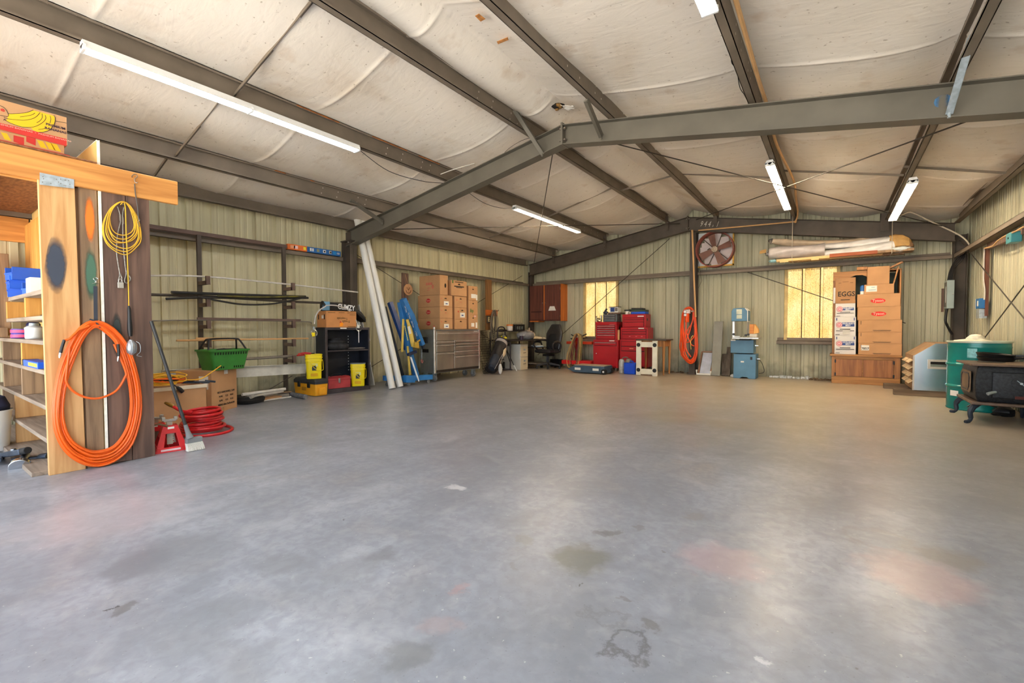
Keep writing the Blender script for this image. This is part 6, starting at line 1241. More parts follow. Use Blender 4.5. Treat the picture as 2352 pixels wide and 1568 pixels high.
# ---- office chair
CHC = Vector((-6.02, 10.05, 0)); t = thing('office_chair', 'black high-backed office chair between the desk and the cord rack', 'office chair', CHC, R(-6)); LEA = mat('black_leather', (38, 38, 44), .35, 0, var=.15, spec=.6); PLA = mat('dark_grey_plastic', (52, 52, 56), .45, 0)
ZS = .45
for k in range(5):
    a = R(18+72*k); e_ = Vector((.31*math.cos(a), .31*math.sin(a), .075)); b = MB(); b.tube([(0, 0, .13), e_*.5+Vector((0, 0, .075)), e_+Vector((0, 0, .012))], [.036, .03, .02], 8, flat=.7); b.build('base_arm', PLA, t)
    b = MB(); 
    for s_ in (-.018, .018): c0 = e_+Vector((-s_*math.sin(a), s_*math.cos(a), 0)); c0.z = .029; d_ = Vector((-math.sin(a), math.cos(a), 0))*.008; b.cyl(c0-d_, c0+d_, .028, 12)
    b.cyl((e_.x, e_.y, .029), (e_.x, e_.y, .09), .011, 8); b.build('caster', BLACK, t)
b = MB(); b.cyl((0, 0, .1), (0, 0, .3), .028, 12); b.cyl((0, 0, .28), (0, 0, ZS-.1), .018, 12); b.build('gas_lift', PLA, t)
b = MB(); b.cbox((0, .02, ZS-.1), (.2, .26, .05)); b.tube([(.05, -.02, ZS-.1), (.22, -.04, ZS-.12), (.22, -.04, ZS-.2)], .008, 6); b.build('mechanism', BLACK, t, bevel=.01)
def pad(rows):
    b = MB(); b.loft(rows); return b
rows = []
for y, w_, z0, z1 in ((-.27, .40, -.02, .03), (-.25, .50, -.045, .055), (-.1, .54, -.06, .06), (.1, .52, -.06, .05), (.24, .46, -.05, .05), (.27, .40, -.02, .03)):
    rows.append([Vector((w_/2*math.copysign(abs(math.cos(a))**.5, math.cos(a)), y, ZS+(z0+z1)/2+(z1-z0)/2*math.copysign(abs(math.sin(a))**.6, math.sin(a)))) for a in [2*math.pi*k/20 for k in range(20)]])
pad(rows).build('seat', LEA, t)
rows = []
for z, w_, y0, th in ((.02, .34, .21, .05), (.06, .42, .21, .09), (.25, .46, .235, .1), (.42, .50, .26, .1), (.52, .52, .28, .1), (.62, .46, .30, .09), (.74, .34, .33, .08), (.79, .30, .34, .06), (.81, .24, .345, .03)):
    rows.append([Vector((w_/2*math.copysign(abs(math.cos(a))**.55, math.cos(a)), y0+th/2*math.copysign(abs(math.sin(a))**.7, math.sin(a)), ZS+z*.86)) for a in [2*math.pi*k/20 for k in range(20)]])
pad(rows).build('backrest', LEA, t)
rows = []
for z, w_, y0 in ((.1, .22, .185), (.2, .28, .18), (.45, .28, .205), (.52, .2, .225)):
    rows.append([Vector((w_/2*math.cos(a), y0+.02*math.sin(a), ZS+z*.86)) for a in [2*math.pi*k/16 for k in range(16)]])
pad(rows).build('back_inset', mat('black_mesh_panel', (24, 24, 26), .8, 0), t)
for sx in (-1, 1):
    b = MB(); b.tube(spl([Vector((sx*.25, .14, ZS)), Vector((sx*.30, .14, ZS+.1)), Vector((sx*.31, .1, ZS+.2)), Vector((sx*.31, -.05, ZS+.235)), Vector((sx*.31, -.18, ZS+.22)), Vector((sx*.30, -.21, ZS+.14)), Vector((sx*.25, -.08, ZS))], 5), .02, 8); b.build('armrest', PLA, t)
    b = MB(); b.tube([(sx*.31, .1, ZS+.225), (sx*.31, -.03, ZS+.25), (sx*.31, -.17, ZS+.235)], [.026, .034, .024], 10, flat=.7); b.build('arm_pad', LEA, t)
# ---- black louvred heater behind the chair
x0, x1, z0, z1 = wb(1264, 825, 1286, 846, 10.62); z0 = 0
t = thing('black_heater', 'low black finned heater on the floor behind the office chair', 'heater', (x0, 10.62, 0)); b = MB()
for k in range(11): x = (x1-x0)*k/10; b.box(x-.008, x+.008, 0, .14, .02, z1)
b.build('fins', BLACK, t, smooth=0)['kind'] = 'stuff'; b = MB(); b.box(0, x1-x0, .02, .12, .0, .05); b.box(0, x1-x0, .03, .11, z1-.06, z1-.03); b.build('rail', BLACK, t, smooth=0)
# ---- brown wall cabinet
x0, x1, z0, z1 = wb(1213, 655, 1287.5, 737, 10.58); zt = on(1287, 652, 1, 10.58).z; zb_ = on(1287, 736, 1, 10.58).z; x0 = -6.945
t = thing('wall_cabinet', 'brown two-door wooden cabinet hung high in the back left corner', 'wall cabinet', (x0, 10.58, zb_)); W_, H_ = x1-x0, zt-zb_; CAB = wood('dark_red_brown_wood', (112, 62, 50), (86, 46, 40), .6, 2, knots=False); CABS = wood('orange_stained_side', (214, 122, 44), (178, 92, 30), .5, 2, knots=False)
b = MB(); b.box(0, W_, .02, .36, 0, H_); b.mat(1).box(W_-.001, W_+.012, .004, .36, -.01, H_+.012); b.build('carcass', [CAB, CABS], t, bevel=.003)
for a, c in ((.01, W_*.468), (W_*.5, W_-.012)):
    b = MB(); b.box(a, c, -.002, .02, .03, H_-.012); d_ = b.build('door', CAB, t, bevel=.004)
    b = MB(); xk = c-.03 if a < .1 else a+.03; b.ball((xk, -.012, H_*.5), .014, 10, 6); b.build('knob', BOLT, d_)
b = MB(); b.box(W_*.468, W_*.5, .0, .02, .02, H_-.005); b.build('center_stile', CABS, t)
b = MB(); q = [(W_*.62, -.003, H_*.28), (W_*.86, -.003, H_*.28), (W_*.81, -.003, H_*.40), (W_*.67, -.003, H_*.40)]; b.prism(q, (0, -.001, 0)); b.build('white_sticker', PAPER, t, smooth=0)
b = MB(); b.box(W_*.06, W_*.4, -.004, -.002, H_*.24, H_*.27); b.build('dark_scuff', mat('dark_scuff', (60, 30, 28), .7, 0), t, smooth=0)
b = MB(); b.box(.0, W_*.31, .0, .3, -.03, 0); b.build('bottom_batten', CABS, t, bevel=.003)
for z in (.12, H_-.12): b = MB(); b.box(W_-.016, W_-.004, -.006, .0, z-.03, z+.03); b.build('hinge', BOLT, t)
# ---- red cord rack with a heap of cords
t = thing('cord_rack', 'red steel rack hung with a mass of cords left of the red chests', 'rack', (-5.2, 10.55, 0))
x0, x1, z0, z1 = wb(1294, 830, 1361, 838, 10.35); O_ = Vector((-5.2, 10.55, 0))
b = MB(); b.box(x0-O_.x, x1-O_.x, -.3, .15, z0+.02, z1+.03); b.build('base_tray', REDB, t, bevel=.004)
x0, x1, z0, z1 = wb(1303, 784, 1361, 790, 10.5); b = MB(); b.box(x0-O_.x, x1-O_.x, -.1, .1, z0, z1); b.build('cross_beam', mat('orange_red_enamel', (206, 62, 30), .4, 0), t, bevel=.004)
x0, x1, z0, z1 = wb(1321, 775, 1329, 835, 10.5); b = MB(); b.box(x0-O_.x, x1-O_.x, -.05, .05, .05, z1); b.build('post', REDB, t, bevel=.004)
for (a, c) in (((1319, 772), (1312, 768)), ((1319, 780), (1311, 777)), ((1338, 771), (1347, 767)), ((1338, 777), (1348, 775))): b = MB(); b.tube([on(*a, 1, 10.45)-O_, on(*c, 1, 10.35)-O_], .014, 6); b.build('peg', BLACK, t)
for i, (m_, lab, n_) in enumerate(((mat('olive_cord', (140, 128, 82), .6, 0), 'olive extension cords heaped in long loops on the red rack', 18), (mat('tan_cord', (196, 158, 96), .6, 0), 'tan cord looped outermost on the red rack', 7), (mat('maroon_cord', (112, 36, 52), .6, 0), 'maroon cord looped in the middle of the red rack', 8))):
    P0 = on(1326, 768, 1, 10.36); th = thing('extension_cord', lab, 'cord', P0); b = MB(); g = random.Random(50+i)
    for k in range(n_):
        w0 = g.uniform(.02, .10); w1 = g.uniform(.03, .25); h_ = g.uniform(.62, .86); y_ = g.uniform(-.07, .05); sk = g.uniform(-.12, .06)
        b.tube(spl([Vector((.03, y_, .02)), Vector((-w0, y_, -.06)), Vector((-w1*.8+sk*.5, y_-.03, -h_*.6)), Vector((-w1*.5+sk, y_-.05, -h_)), Vector((w1*.3+sk*.3, y_-.05, -h_*.97)), Vector((w1*.5, y_-.03, -h_*.55)), Vector((w0+.03, y_, -.08))], 6, True), .0095, 6, closed=True)
    b.build('cord', m_, th)
    if i == 0: b = MB(); b.cbox((.1, -.16, -.80), (.08, .07, .07)); b.cbox((.19, -.14, -.79), (.06, .07, .08)); b.build('white_plug', WHITE, th, bevel=.012)
# ---- dark slate drive-on scale with pointed nose
P, rz, w_ = face((1318, 856), (1388, 855.5)); t = thing('creeper_ramp', 'slate-blue wedge-nosed platform on wheels lying in front of the red chests', 'platform', (P.x, P.y, 0), 0); SLT = mat('slate_blue_panel', (64, 88, 110), .45, 0, var=.1)
xn = on(1303, 846, 1, P.y).x-P.x; xe = on(1388, 845, 1, P.y).x-P.x; zt = on(1330, 839, 1, P.y).z; zm = on(1303, 846.5, 1, P.y).z; dp = .45
b = MB(); b.prism([(0, 0, .02), (xe, 0, .02), (xe, 0, zt), (.02, 0, zt), (xn, 0, zm)], (0, dp, 0)); b.build('platform', SLT, t, bevel=.008)
b = MB(); b.box(.0, xe-.02, .02, dp-.02, zt, zt+.012); b.build('tan_top', mat('dusty_top', (170, 152, 130), .8, 0), t)
for a in (1320, 1361): xa = on(a, 848, 1, P.y).x-P.x; b = MB(); b.box(xa, xa+.15, -.002, .002, zt*.42, zt*.72); b.build('label', PAPER, t, smooth=0)
for y in (.04, dp-.04): b = MB(); b.cyl((xe-.02, y-.05, .062), (xe-.02, y+.03, .062), .06, 18); b.build('wheel', RUBBER, t, bevel=.006); b = MB(); b.cyl((xe-.02, y-.056, .062), (xe-.02, y-.05, .062), .022, 12); b.build('hub', WHITE, t)
# ---- red tool chests
def chestbox(t, x0, x1, z0, z1, d, drawers, name='cabinet', m=REDP, pull=None, badge=None):
    """cabinet with a row of drawers (fractions of the height from the top)"""
    b = MB(); b.box(x0, x1, .012, d, z0, z1); c = b.build(name, m, t, bevel=.005)
    b = MB(); b.box(x0+.035, x1-.035, .004, .013, z0+.02, z1-(z1-z0)*drawers[0][0]+.004); b.build('shadow_gap', mat('dark_red_gap', (70, 12, 20), .6, 0), c, smooth=0)
    for a, e in drawers:
        h = z1-z0; b = MB(); b.box(x0+.045, x1-.045, -.004, .012, z1-h*e+.006, z1-h*a-.006); dr = b.build('drawer', m, c, bevel=.003)
        if pull: b = MB(); zz = z1-h*a-.012; b.prism([(x0+.05, -.004, zz-.012), (x0+.05, -.022, zz-.006), (x0+.05, -.022, zz+.004), (x0+.05, -.004, zz+.006)], (x1-x0-.1, 0, 0)); b.build('drawer_pull', pull, dr, smooth=0)
    if badge: b = MB(); b.box(x0+(x1-x0)*badge[0], x0+(x1-x0)*badge[1], .004, .0125, z1-(z1-z0)*badge[2]-.012, z1-(z1-z0)*badge[2]+.01); b.build('badge', PAPER, c, smooth=0)
    return c
S_ = 8.7125
def cpx(x, y): return 1350+x/S_, 690+y/S_
YL = 10.33
def zx(x, y, Y): p = on(*cpx(x, y), 1, Y); return p.x, p.z
PULL = mat('pink_grey_pull', (206, 170, 172), .35, .4)
xa, _ = zx(105, 1000, YL); xb, zt = zx(600, 790, YL); zb_ = zx(350, 1340, YL)[1]
t = thing('red_tool_cabinet', 'red rolling tool cabinet with one top drawer under the left-hand yellow window', 'tool chest', (xa, YL, 0)); W_ = xb-xa
chestbox(t, 0, W_, zb_, zt, .46, [(.085, .21)], 'cabinet', REDP, PULL, (.66, .86, .03))
b = MB(); b.box(.03, W_-.03, .002, .012, zb_+.03, zt-(zt-zb_)*.22); b.build('door', REDP, t, bevel=.003); b = MB(); b.cyl((.09, -.002, zb_+(zt-zb_)*.5), (.09, .004, zb_+(zt-zb_)*.5), .012, 10); b.build('lock', CHROME, t)
for x in (.06, W_-.06):
    for y in (.06, .4): b = MB(); b.cyl((x-.015, y, .04), (x+.015, y, .04), .039, 14); b.cyl((x, y, .05), (x, y, zb_+.003), .018, 8); b.build('caster', mat('grey_caster', (128, 130, 132)), t)
xa2, zb2 = zx(155, 772, YL+.02); xb2, zt2 = zx(575, 430, YL+.02)
t2 = thing('red_top_chest', 'red five-drawer top chest standing on the left red cabinet', 'tool chest', (xa2, YL+.02, zt+.001)); W2 = xb2-xa2; H2 = zt2-zt
chestbox(t2, 0, W2, 0, H2, .40, [(.2, .32), (.32, .45), (.45, .57), (.57, .71), (.71, .95)], 'cabinet', REDP, PULL, (.66, .9, .12))
b = MB(); b.box(-.002, W2+.002, .0, .4, H2-.06, H2+.004); b.build('lid', REDP, t2, bevel=.004)
b = MB(); b.box(W2, W2+.004, .14, .24, H2*.6, H2*.75); b.build('side_handle', BLACK, t2)
# grey tool box, chrome clutter, board, printed box on the left stack
xg, zg = zx(300, 428, YL+.04); xg2, zg2 = zx(580, 268, YL+.04); t3 = thing('grey_tool_box', 'small slate-grey three-drawer tool box on the left red top chest', 'tool box', (xg, YL+.04, zt+H2+.006)); Hg = zg2-zg
chestbox(t3, 0, xg2-xg, 0, Hg, .26, [(.12, .38), (.38, .66), (.66, .95)], 'cabinet', mat('slate_grey_enamel', (86, 98, 104), .4, 0), mat('pale_grey_pull', (150, 160, 164), .4, .2))
t3b = thing('chrome_clutter', 'shiny chrome fittings heaped beside the grey tool box', 'fittings', (xg-.16, YL+.14, zt+H2+.006)); b = MB(); b.ball((0, 0, .05), (.05, .06, .055), 10, 6, .5, 3); b.cyl((-.05, -.04, 0), (-.03, -.05, .15), .02, 10); b.cyl((.05, .04, .0), (.05, .04, .17), .03, 12); b.ball((.05, -.05, .03), (.04, .04, .03), 9, 6, .4); b.build('fittings', mat('warm_chrome', (236, 216, 180), .2, .9, var=.3, scale=20), t3b)
zt3 = zt+H2+.006+Hg
xq, _ = zx(405, 240, YL+.05); xq2, _ = zx(650, 240, YL+.05)
b = MB(); b.box(0, xq2-xq, 0, .3, 0, .035); tag(b.build('dark_board', LUMD, None, (xq, YL+.05, zt3+.001), bevel=.003), 'short dark board lying across the grey tool box', 'board')
xq, zq0 = zx(430, 220, YL+.08); xq2, zq1 = zx(605, 98, YL+.08); t4 = thing('printed_box', 'small blue and white printed box with dark lid on the dark board', 'box', (xq, YL+.08, zt3+.037)); b = MB(); b.box(0, xq2-xq, 0, .18, 0, zq1-zq0-.012); b.build('box', PAPER, t4, bevel=.003); b = MB(); b.box(.03, (xq2-xq)*.62, -.001, 0, .02, zq1-zq0-.02); b.build('blue_panel', INKBLUE, t4, smooth=0); b = MB(); b.box((xq2-xq)*.66, (xq2-xq)*.95, -.001, 0, .03, zq1-zq0-.03); b.build('photo_panel', mat('grey_photo', (110, 106, 104), .6, 0), t4, smooth=0); b = MB(); b.box(-.01, xq2-xq+.01, -.01, .19, zq1-zq0-.012, zq1-zq0); b.build('lid', BLACK, t4)
t4 = thing('grey_gadget', 'small dark gadget lying left of the printed box on the stack', 'tool', (xq-.12, YL+.14, zt3+.001)); b = MB(); b.ball((0, 0, .04), (.07, .05, .04), 10, 6, .2); b.cyl((-.02, 0, .06), (.02, .02, .14), .025, 8); b.build('body', mat('dark_oily_steel', (70, 78, 92)), t4)
b = MB(); xt, zt_ = zx(580, 770, YL+.1); xt2, zt2_ = zx(635, 570, YL+.1); b.box(0, xt2-xt, 0, .02, 0, zt2_-zt_); tag(b.build('tan_block', mat('tan_block', (206, 166, 116), .7, 0), None, (xt, YL+.1, zt+.001), bevel=.002), 'narrow tan board standing between the two stacks of red chests', 'board')
# right stack
YR2 = 10.42
xa, _ = zx(640, 900, YR2); xb, zt = zx(1200, 785, YR2); W_ = xb-xa; zb_ = .12
t = thing('red_tool_cabinet', 'red rolling tool cabinet behind the white frame and the blue case', 'tool chest', (xa, YR2, 0))
chestbox(t, 0, W_, zb_, zt, .46, [(.07, .25), (.26, .42)], 'cabinet', REDP); b = MB(); b.box(.035, W_-.035, .002, .012, zb_+.03, zt-(zt-zb_)*.44); b.build('door', REDP, t, bevel=.003)
b = MB(); b.box(W_*.36, W_*.5, -.006, -.003, zt-(zt-zb_)*.345, zt-(zt-zb_)*.32); b.build('sticker', mat('orange_sticker', (240, 170, 120), .5, 0), t)
for x in (.06, W_-.06):
    for y in (.06, .4): b = MB(); b.cyl((x-.015, y, .04), (x+.015, y, .04), .039, 14); b.cyl((x, y, .05), (x, y, zb_+.003), .018, 8); b.build('caster', mat('grey_caster', (128, 130, 132)), t)
xa2, _ = zx(655, 650, YR2); xb2, zt2 = zx(1200, 540, YR2); t2 = thing('red_middle_chest', 'red middle chest in the right stack with three worn labels', 'tool chest', (xa2, YR2, zt+.001)); H2 = zt2-zt-.001
chestbox(t2, 0, xb2-xa2, 0, H2, .40, [(.15, .34), (.34, .55), (.55, .95)], 'cabinet', REDP, None, (.66, .86, .06)); Wm = xb2-xa2
for u in (.32, .56, .76): b = MB(); b.box(Wm*u, Wm*u+.04, -.006, -.0035, H2*.24, H2*.29); b.build('worn_label', mat('pink_worn_label', (206, 110, 116), .6, 0), t2, smooth=0)
xa3, _ = zx(690, 400, YR2+.02); xb3, zt3 = zx(1155, 268, YR2+.02); t3 = thing('red_top_chest', 'red top chest with black side handle, uppermost of the right stack', 'tool chest', (xa3, YR2+.02, zt2+.001)); H3 = zt3-zt2; Wt = xb3-xa3
chestbox(t3, 0, Wt, 0, H3, .36, [(.27, .42), (.42, .6), (.6, .95)], 'cabinet', REDP, None, (.66, .92, .16)); b = MB(); b.box(Wt, Wt+.005, .1, .16, H3*.5, H3*.68); b.build('side_handle', BLACK, t3)
zz = zt2+.001+H3+.002
xq, _ = zx(860, 240, YR2+.06); xq2, _ = zx(1150, 240, YR2+.06); t4 = thing('blue_case', 'flat bright blue plastic case on top of the right red stack', 'case', (xq, YR2+.06, zz)); b = MB(); b.box(0, xq2-xq, 0, .24, 0, .055); b.build('case', BINB, t4, bevel=.008); b = MB(); b.box(.06, .1, -.006, .0, .015, .04); b.box(.2, .24, -.006, .0, .015, .04); b.build('latches', BINB, t4)
t4 = thing('green_case', 'dark green and black case lying on the blue case', 'case', (xq-.04, YR2+.07, zz+.057)); b = MB(); b.cbox((.19, .12, .03), (.42, .22, .045), (0, R(3), 0)); b.build('case', mat('dark_green_case', (44, 66, 52), .5, 0), t4, bevel=.008); b = MB(); b.cbox((.18, .12, .072), (.28, .2, .035), (0, R(2), 0)); b.build('black_tray', BLACK, t4, bevel=.006)
t4 = thing('white_jar', 'white jar with black lid on top of the right red stack', 'jar', (xq-.10, YR2+.12, zz)); b = MB(); b.lathe([(0, 0), (.05, 0), (.05, .08), (0, .08)], n=16); b.build('jar', PAPER, t4); b = MB(); b.cbox((.02, 0, .095), (.17, .12, .03)); b.build('lid', BLACK, t4, bevel=.005); b = MB(); b.ball((.07, -.05, .03), (.05, .05, .03), 10, 6, .3); b.build('grey_cloth', mat('grey_rag', (176, 170, 162)), t4)
# ---- white canister, blue case, frame, small table
t = thing('grey_canister', 'dented pale grey canister with a valve on the floor left of the blue case', 'canister', (on(1428, 857, 1, 9.93).x, 9.93, 0)); zc_ = on(1428, 824, 1, 9.93).z
TNK = mat('dented_grey_metal', (188, 188, 184), .45, .3, var=.15, scale=18); b = MB(); b.lathe([(0, .0), (.05, .005), (.065, .03), (.067, zc_-.06), (.05, zc_-.01), (0, zc_)], n=20); b.build('tank', TNK, t)
b = MB(); b.lathe([(0, .0), (.06, .01), (.085, .05), (.085, zc_*.85), (.05, zc_), (0, zc_+.01)], (.13, .1, 0), n=20); b.build('second_tank', mat('brown_grey_metal', (150, 138, 124), .5, .3, var=.15), t); b = MB(); b.tube(spl([Vector((.0, 0, zc_-.02)), Vector((.03, .02, zc_+.03)), Vector((.09, .06, zc_+.04)), Vector((.13, .1, zc_))], 4), .012, 8); b.build('valve_bridge', BOLT, t)
P, rz, w_ = face((1432.5, 858.5), (1460.5, 859)); zc_ = on(1445, 833, 1, P.y).z; t = thing('blue_tool_case', 'bright blue plastic tool case standing on the floor beside the white frame', 'tool case', (P.x, P.y, 0)); BLC = mat('royal_blue_plastic', (10, 76, 214), .4, 0, var=.05); b = MB(); b.box(0, w_, 0, .2, 0, zc_); b.build('case', BLC, t, bevel=.012)
b = MB(); b.box(.02, w_*.52, -.008, .0, zc_*.08, zc_*.85); b.box(w_*.6, w_-.02, -.008, 0, zc_*.08, zc_*.9); b.build('front_ribs', BLC, t, bevel=.005); b = MB(); b.tube(spl([Vector((w_*.4, .1, zc_)), Vector((w_*.45, .1, zc_+.03)), Vector((w_*.65, .1, zc_+.03)), Vector((w_*.7, .1, zc_))], 4), .012, 6); b.build('handle', BLC, t)
YW = 9.72; x0, x1, z0, z1 = wb(1461, 782.5, 1509, 861.5, YW); t = thing('wooden_caster_stand', 'white wooden frame with black caster plates propped in front of the small table', 'wooden frame', (x0, YW, 0)); W_ = x1-x0; H_ = z1; WF = mat('off_white_painted_wood', (224, 222, 206), .5, 0, var=.05); s_ = .105
b = MB(); b.box(0, s_, 0, .05, .006, H_); b.build('stile', WF, t, bevel=.003); b = MB(); b.box(W_-s_, W_, 0, .05, .0, H_); b.build('stile', WF, t, bevel=.003)
b = MB(); b.box(s_, W_-s_, .004, .046, .03, .145); b.build('rail', WF, t, bevel=.003); b = MB(); b.box(s_, W_-s_, .004, .046, H_-.14, H_-.025); b.build('rail', WF, t, bevel=.003)
for x in (s_*.5, W_-s_*.5):
    for z in (.12, H_-.09): b = MB(); b.cyl((x, -.004, z), (x, 0, z), .044, 14); b.cyl((x+.01, -.03, z), (x+.01, -.004, z), .022, 10); b.build('caster_plate', BLACK, t, bevel=.002)
YT = 9.95; x0, x1, z0, z1 = wb(1463, 779, 1531, 786, YT); t = thing('small_table', 'small wooden table with dark top behind the white frame', 'table', (x0, YT, 0)); W_ = x1-x0; HT = z1; TW = wood('tan_table_wood', (182, 128, 76), (150, 102, 58), .55, 2, knots=False)
b = MB(); b.box(-.02, W_, -.02, .5, HT-.025, HT); b.build('top', mat('dark_table_top', (82, 74, 66), .5, 0), t, bevel=.004); b = MB(); b.box(.05, W_-.06, .02, .04, HT-.16, HT-.025); b.box(.05, .07, .02, .46, HT-.16, HT-.025); b.box(W_-.08, W_-.06, .02, .46, HT-.16, HT-.025); b.build('apron', TW, t)
for x, y in ((.05, .03), (W_-.07, .03), (.05, .45), (W_-.07, .45)): b = MB(); b.tube([(x, y, HT-.03), (x, y, HT-.2), (x, y, .0)], [.032, .032, .018], 4); b.build('leg', TW, t, smooth=0)
# ---- copper-coloured pipe down the column and along the rafter to the purlin
COPP = mat('tan_copper_pipe', (214, 170, 118), .45, .15, var=.06)
t = thing('air_line', 'tan air pipe running along the purlin and rear rafter then down the middle column', 'pipe', (-2.66, 10.5, 0)); O_ = Vector((-2.66, 10.5, 0))
b = MB(); b.tube([on(1590, 530, 1, 10.42)-O_, on(1594, 640, 1, 10.42)-O_, on(1598, 728, 1, 10.44)-O_], .018, 8); b.build('drop', COPP, t)
b = MB(); b.tube([on(1604, 529, 1, 10.42)-O_, on(1826, 509, 1, 10.42)-O_], .014, 8); b.build('rafter_run', COPP, t); b = MB(); b.ball(on(1590, 530, 1, 10.42)-O_, .026, 10, 6); b.ball(on(1827, 509, 1, 10.42)-O_, .026, 10, 6); b.build('elbows', COPP, t)
e0 = on(1827, 509, 1, 10.42)-O_
b = MB(); b.tube(spl([e0, Vector((-.60, 10.2, 3.2))-O_, Vector((-.56, 9.0, 3.23))-O_, Vector((-.53, 8.0, 3.24))-O_, Vector((-.60, 6.4, 3.25))-O_, Vector((-.57, 5.3, 3.22))-O_, Vector((-.57, 4.5, 3.2))-O_, Vector((-.56, 3.0, 3.2))-O_, Vector((-.55, 1.0, 3.2))-O_], 6), .016, 8); b.build('purlin_run', COPP, t)
# ---- orange hose coil with regulator on the column
P0 = on(1585, 712, 1, 10.50); t = thing('air_hose', 'tangled red-orange air hose hung on the middle column of the back wall', 'hose', P0)
b = MB(); g = random.Random(17); HPX = 1545; 
def hq(x, y, Y=10.50): return on(1545+x/8.474, 690+y/8.474, 1, Y)-P0
out = [(320, 125), (230, 165), (185, 280), (160, 500), (145, 700), (140, 900), (170, 1060), (260, 1170), (340, 1225), (420, 1190), (470, 1080), (485, 900), (475, 700), (460, 480), (440, 300), (400, 170)]
inn = [(320, 150), (250, 190), (215, 330), (205, 500), (230, 700), (235, 900), (250, 1030), (290, 1120), (340, 1150), (400, 1110), (435, 1000), (440, 860), (430, 650), (425, 480), (410, 320), (380, 190)]
for k in range(9):
    f = k/8; Y_ = 10.52-.010*(k % 5); pts = []
    for i, (o_, n_) in enumerate(zip(out, inn)):
        ff = min(1, max(0, f+g.uniform(-.2, .2))); pts.append(hq(o_[0]*(1-ff)+n_[0]*ff, o_[1]*(1-ff)+n_[1]*ff, Y_))
    b.tube(spl(pts, 4, True), .0125, 7, closed=True)
for pts in (((330, 150), (260, 500), (300, 700), (360, 850), (420, 885)), ((400, 200), (380, 420), (300, 560), (250, 700), (240, 900)), ((410, 300), (330, 600), (260, 800), (200, 1030), (160, 1060)), ((190, 520), (240, 900), (320, 1040), (360, 1100)), ((260, 400), (250, 700), (270, 950), (360, 1100)), ((420, 480), (440, 620), (390, 740), (300, 810), (210, 800))):
    b.tube(spl([hq(x, y, 10.48) for x, y in pts], 5), .0125, 7)
b.build('coil', ORANGE2, t)
b = MB(); b.tube(spl([hq(x, y, 10.47) for x, y in ((395, 680), (360, 730), (350, 850), (358, 950))], 5), .008, 6); b.build('yellow_tail', mat('yellow_tail', (226, 200, 90), .5, 0), t)
P1 = on(1577, 720, 1, 10.42); t = thing('air_regulator', 'orange air filter and regulator with round gauges inside the hose coil on the column', 'regulator', P1)
b = MB(); b.lathe([(0, -.19), (.04, -.19), (.045, -.17), (.05, .0), (0, .0)], (.01, 0, 0), n=16); b.build('bowl', ORANGE2, t)
b = MB(); b.cbox((.02, 0, .045), (.13, .06, .09)); b.cyl((.09, 0, .05), (.15, 0, .05), .02, 8); b.build('head', mat('pitted_chrome', (196, 176, 166), .35, .8, var=.3, scale=40), t, bevel=.012)
for x, z in ((-.02, .04), (-.015, -.03)): b = MB(); b.cyl((x, -.06, z), (x, -.03, z), .03, 16); b.build('gauge', ZINC, t); b = MB(); b.cyl((x, -.0615, z), (x, -.06, z), .022, 14); b.build('gauge_face', PAPER, t)
# ---- screen frame, boards beside the column
P, rz, w_ = face((1604, 861), (1632, 861.5)); zt = on(1620, 811, 1, 10.62).z; t = thing('screen_panel', 'small framed pale screen panel leaning on the back wall next to the grey board', 'panel', (P.x, 10.50, 0)); W_ = w_
fr = mat('copper_brown_frame', (150, 112, 90), .5, .2); L_ = Vector((.03, .20, zt)); u = Vector((W_, 0, 0))
b = MB(); b.prism([Vector((.02, 0, .03)), Vector((W_-.02, 0, .03)), Vector((W_-.01, 0, .03))+L_*.95-Vector((.03, 0, 0))+Vector((.02, 0, 0)), Vector((.03, 0, .03))+L_*.95], (0, .012, 0)); b.build('screen', mat('pale_blue_screen', (186, 194, 212), .6, 0), t)
b = MB(); b.bar((0, -.005, .03), Vector((.0, -.005, .03))+L_, .025, .025); b.bar(Vector((0, -.005, .03))+L_, Vector((W_, -.005, .03))+L_, .025, .025); b.bar((W_, -.005, .03), Vector((W_, -.005, .03))+L_, .02, .02); b.build('frame', fr, t)
b = MB(); b.tube([(-.03, -.03, .12), (-.03, -.03, .025), (W_, -.03, .025), (W_+.01, -.03, .1)], .022, 8); b.build('foot_pipe', PVC, t)
P, rz, w_ = face((1633, 862.5), (1654, 863.5)); Q = on(1651, 738, 1, 10.80); b = MB(); top_ = Q-Vector((P.x+w_/2, P.y, 0)); b.bar((w_/2, 0, .005), Vector((w_/2, 0, 0))+top_, w_, .022, (0, 1, 0)); tag(b.build('grey_board', mat('grey_cement_board', (150, 150, 142), .8, 0, var=.08, scale=5), None, (P.x, P.y, 0), bevel=.002), 'tall grey board leaning on the back wall between the screen and the band saw', 'board')
for (a, c, lab) in (((1656.5, 862.5), (1659.5, 813), 'shorter of two weathered boards leaning left of the band saw'), ((1664, 863), (1671, 797), 'taller of two weathered boards leaning left of the band saw')):
    P = fl(*a); P.y = 10.62; Q = on(*c, 1, 10.84); b = MB(); b.bar((0.06, 0, .005), Q-P+Vector((.04, 0, 0)), .095, .035, (0, 1, 0)); tag(b.build('weathered_board', mat('weathered_dark_wood', (112, 98, 84), .85, 0, var=.25, scale=8, stretch=(2, 2, .2)), None, P), lab, 'board', 'weathered boards')
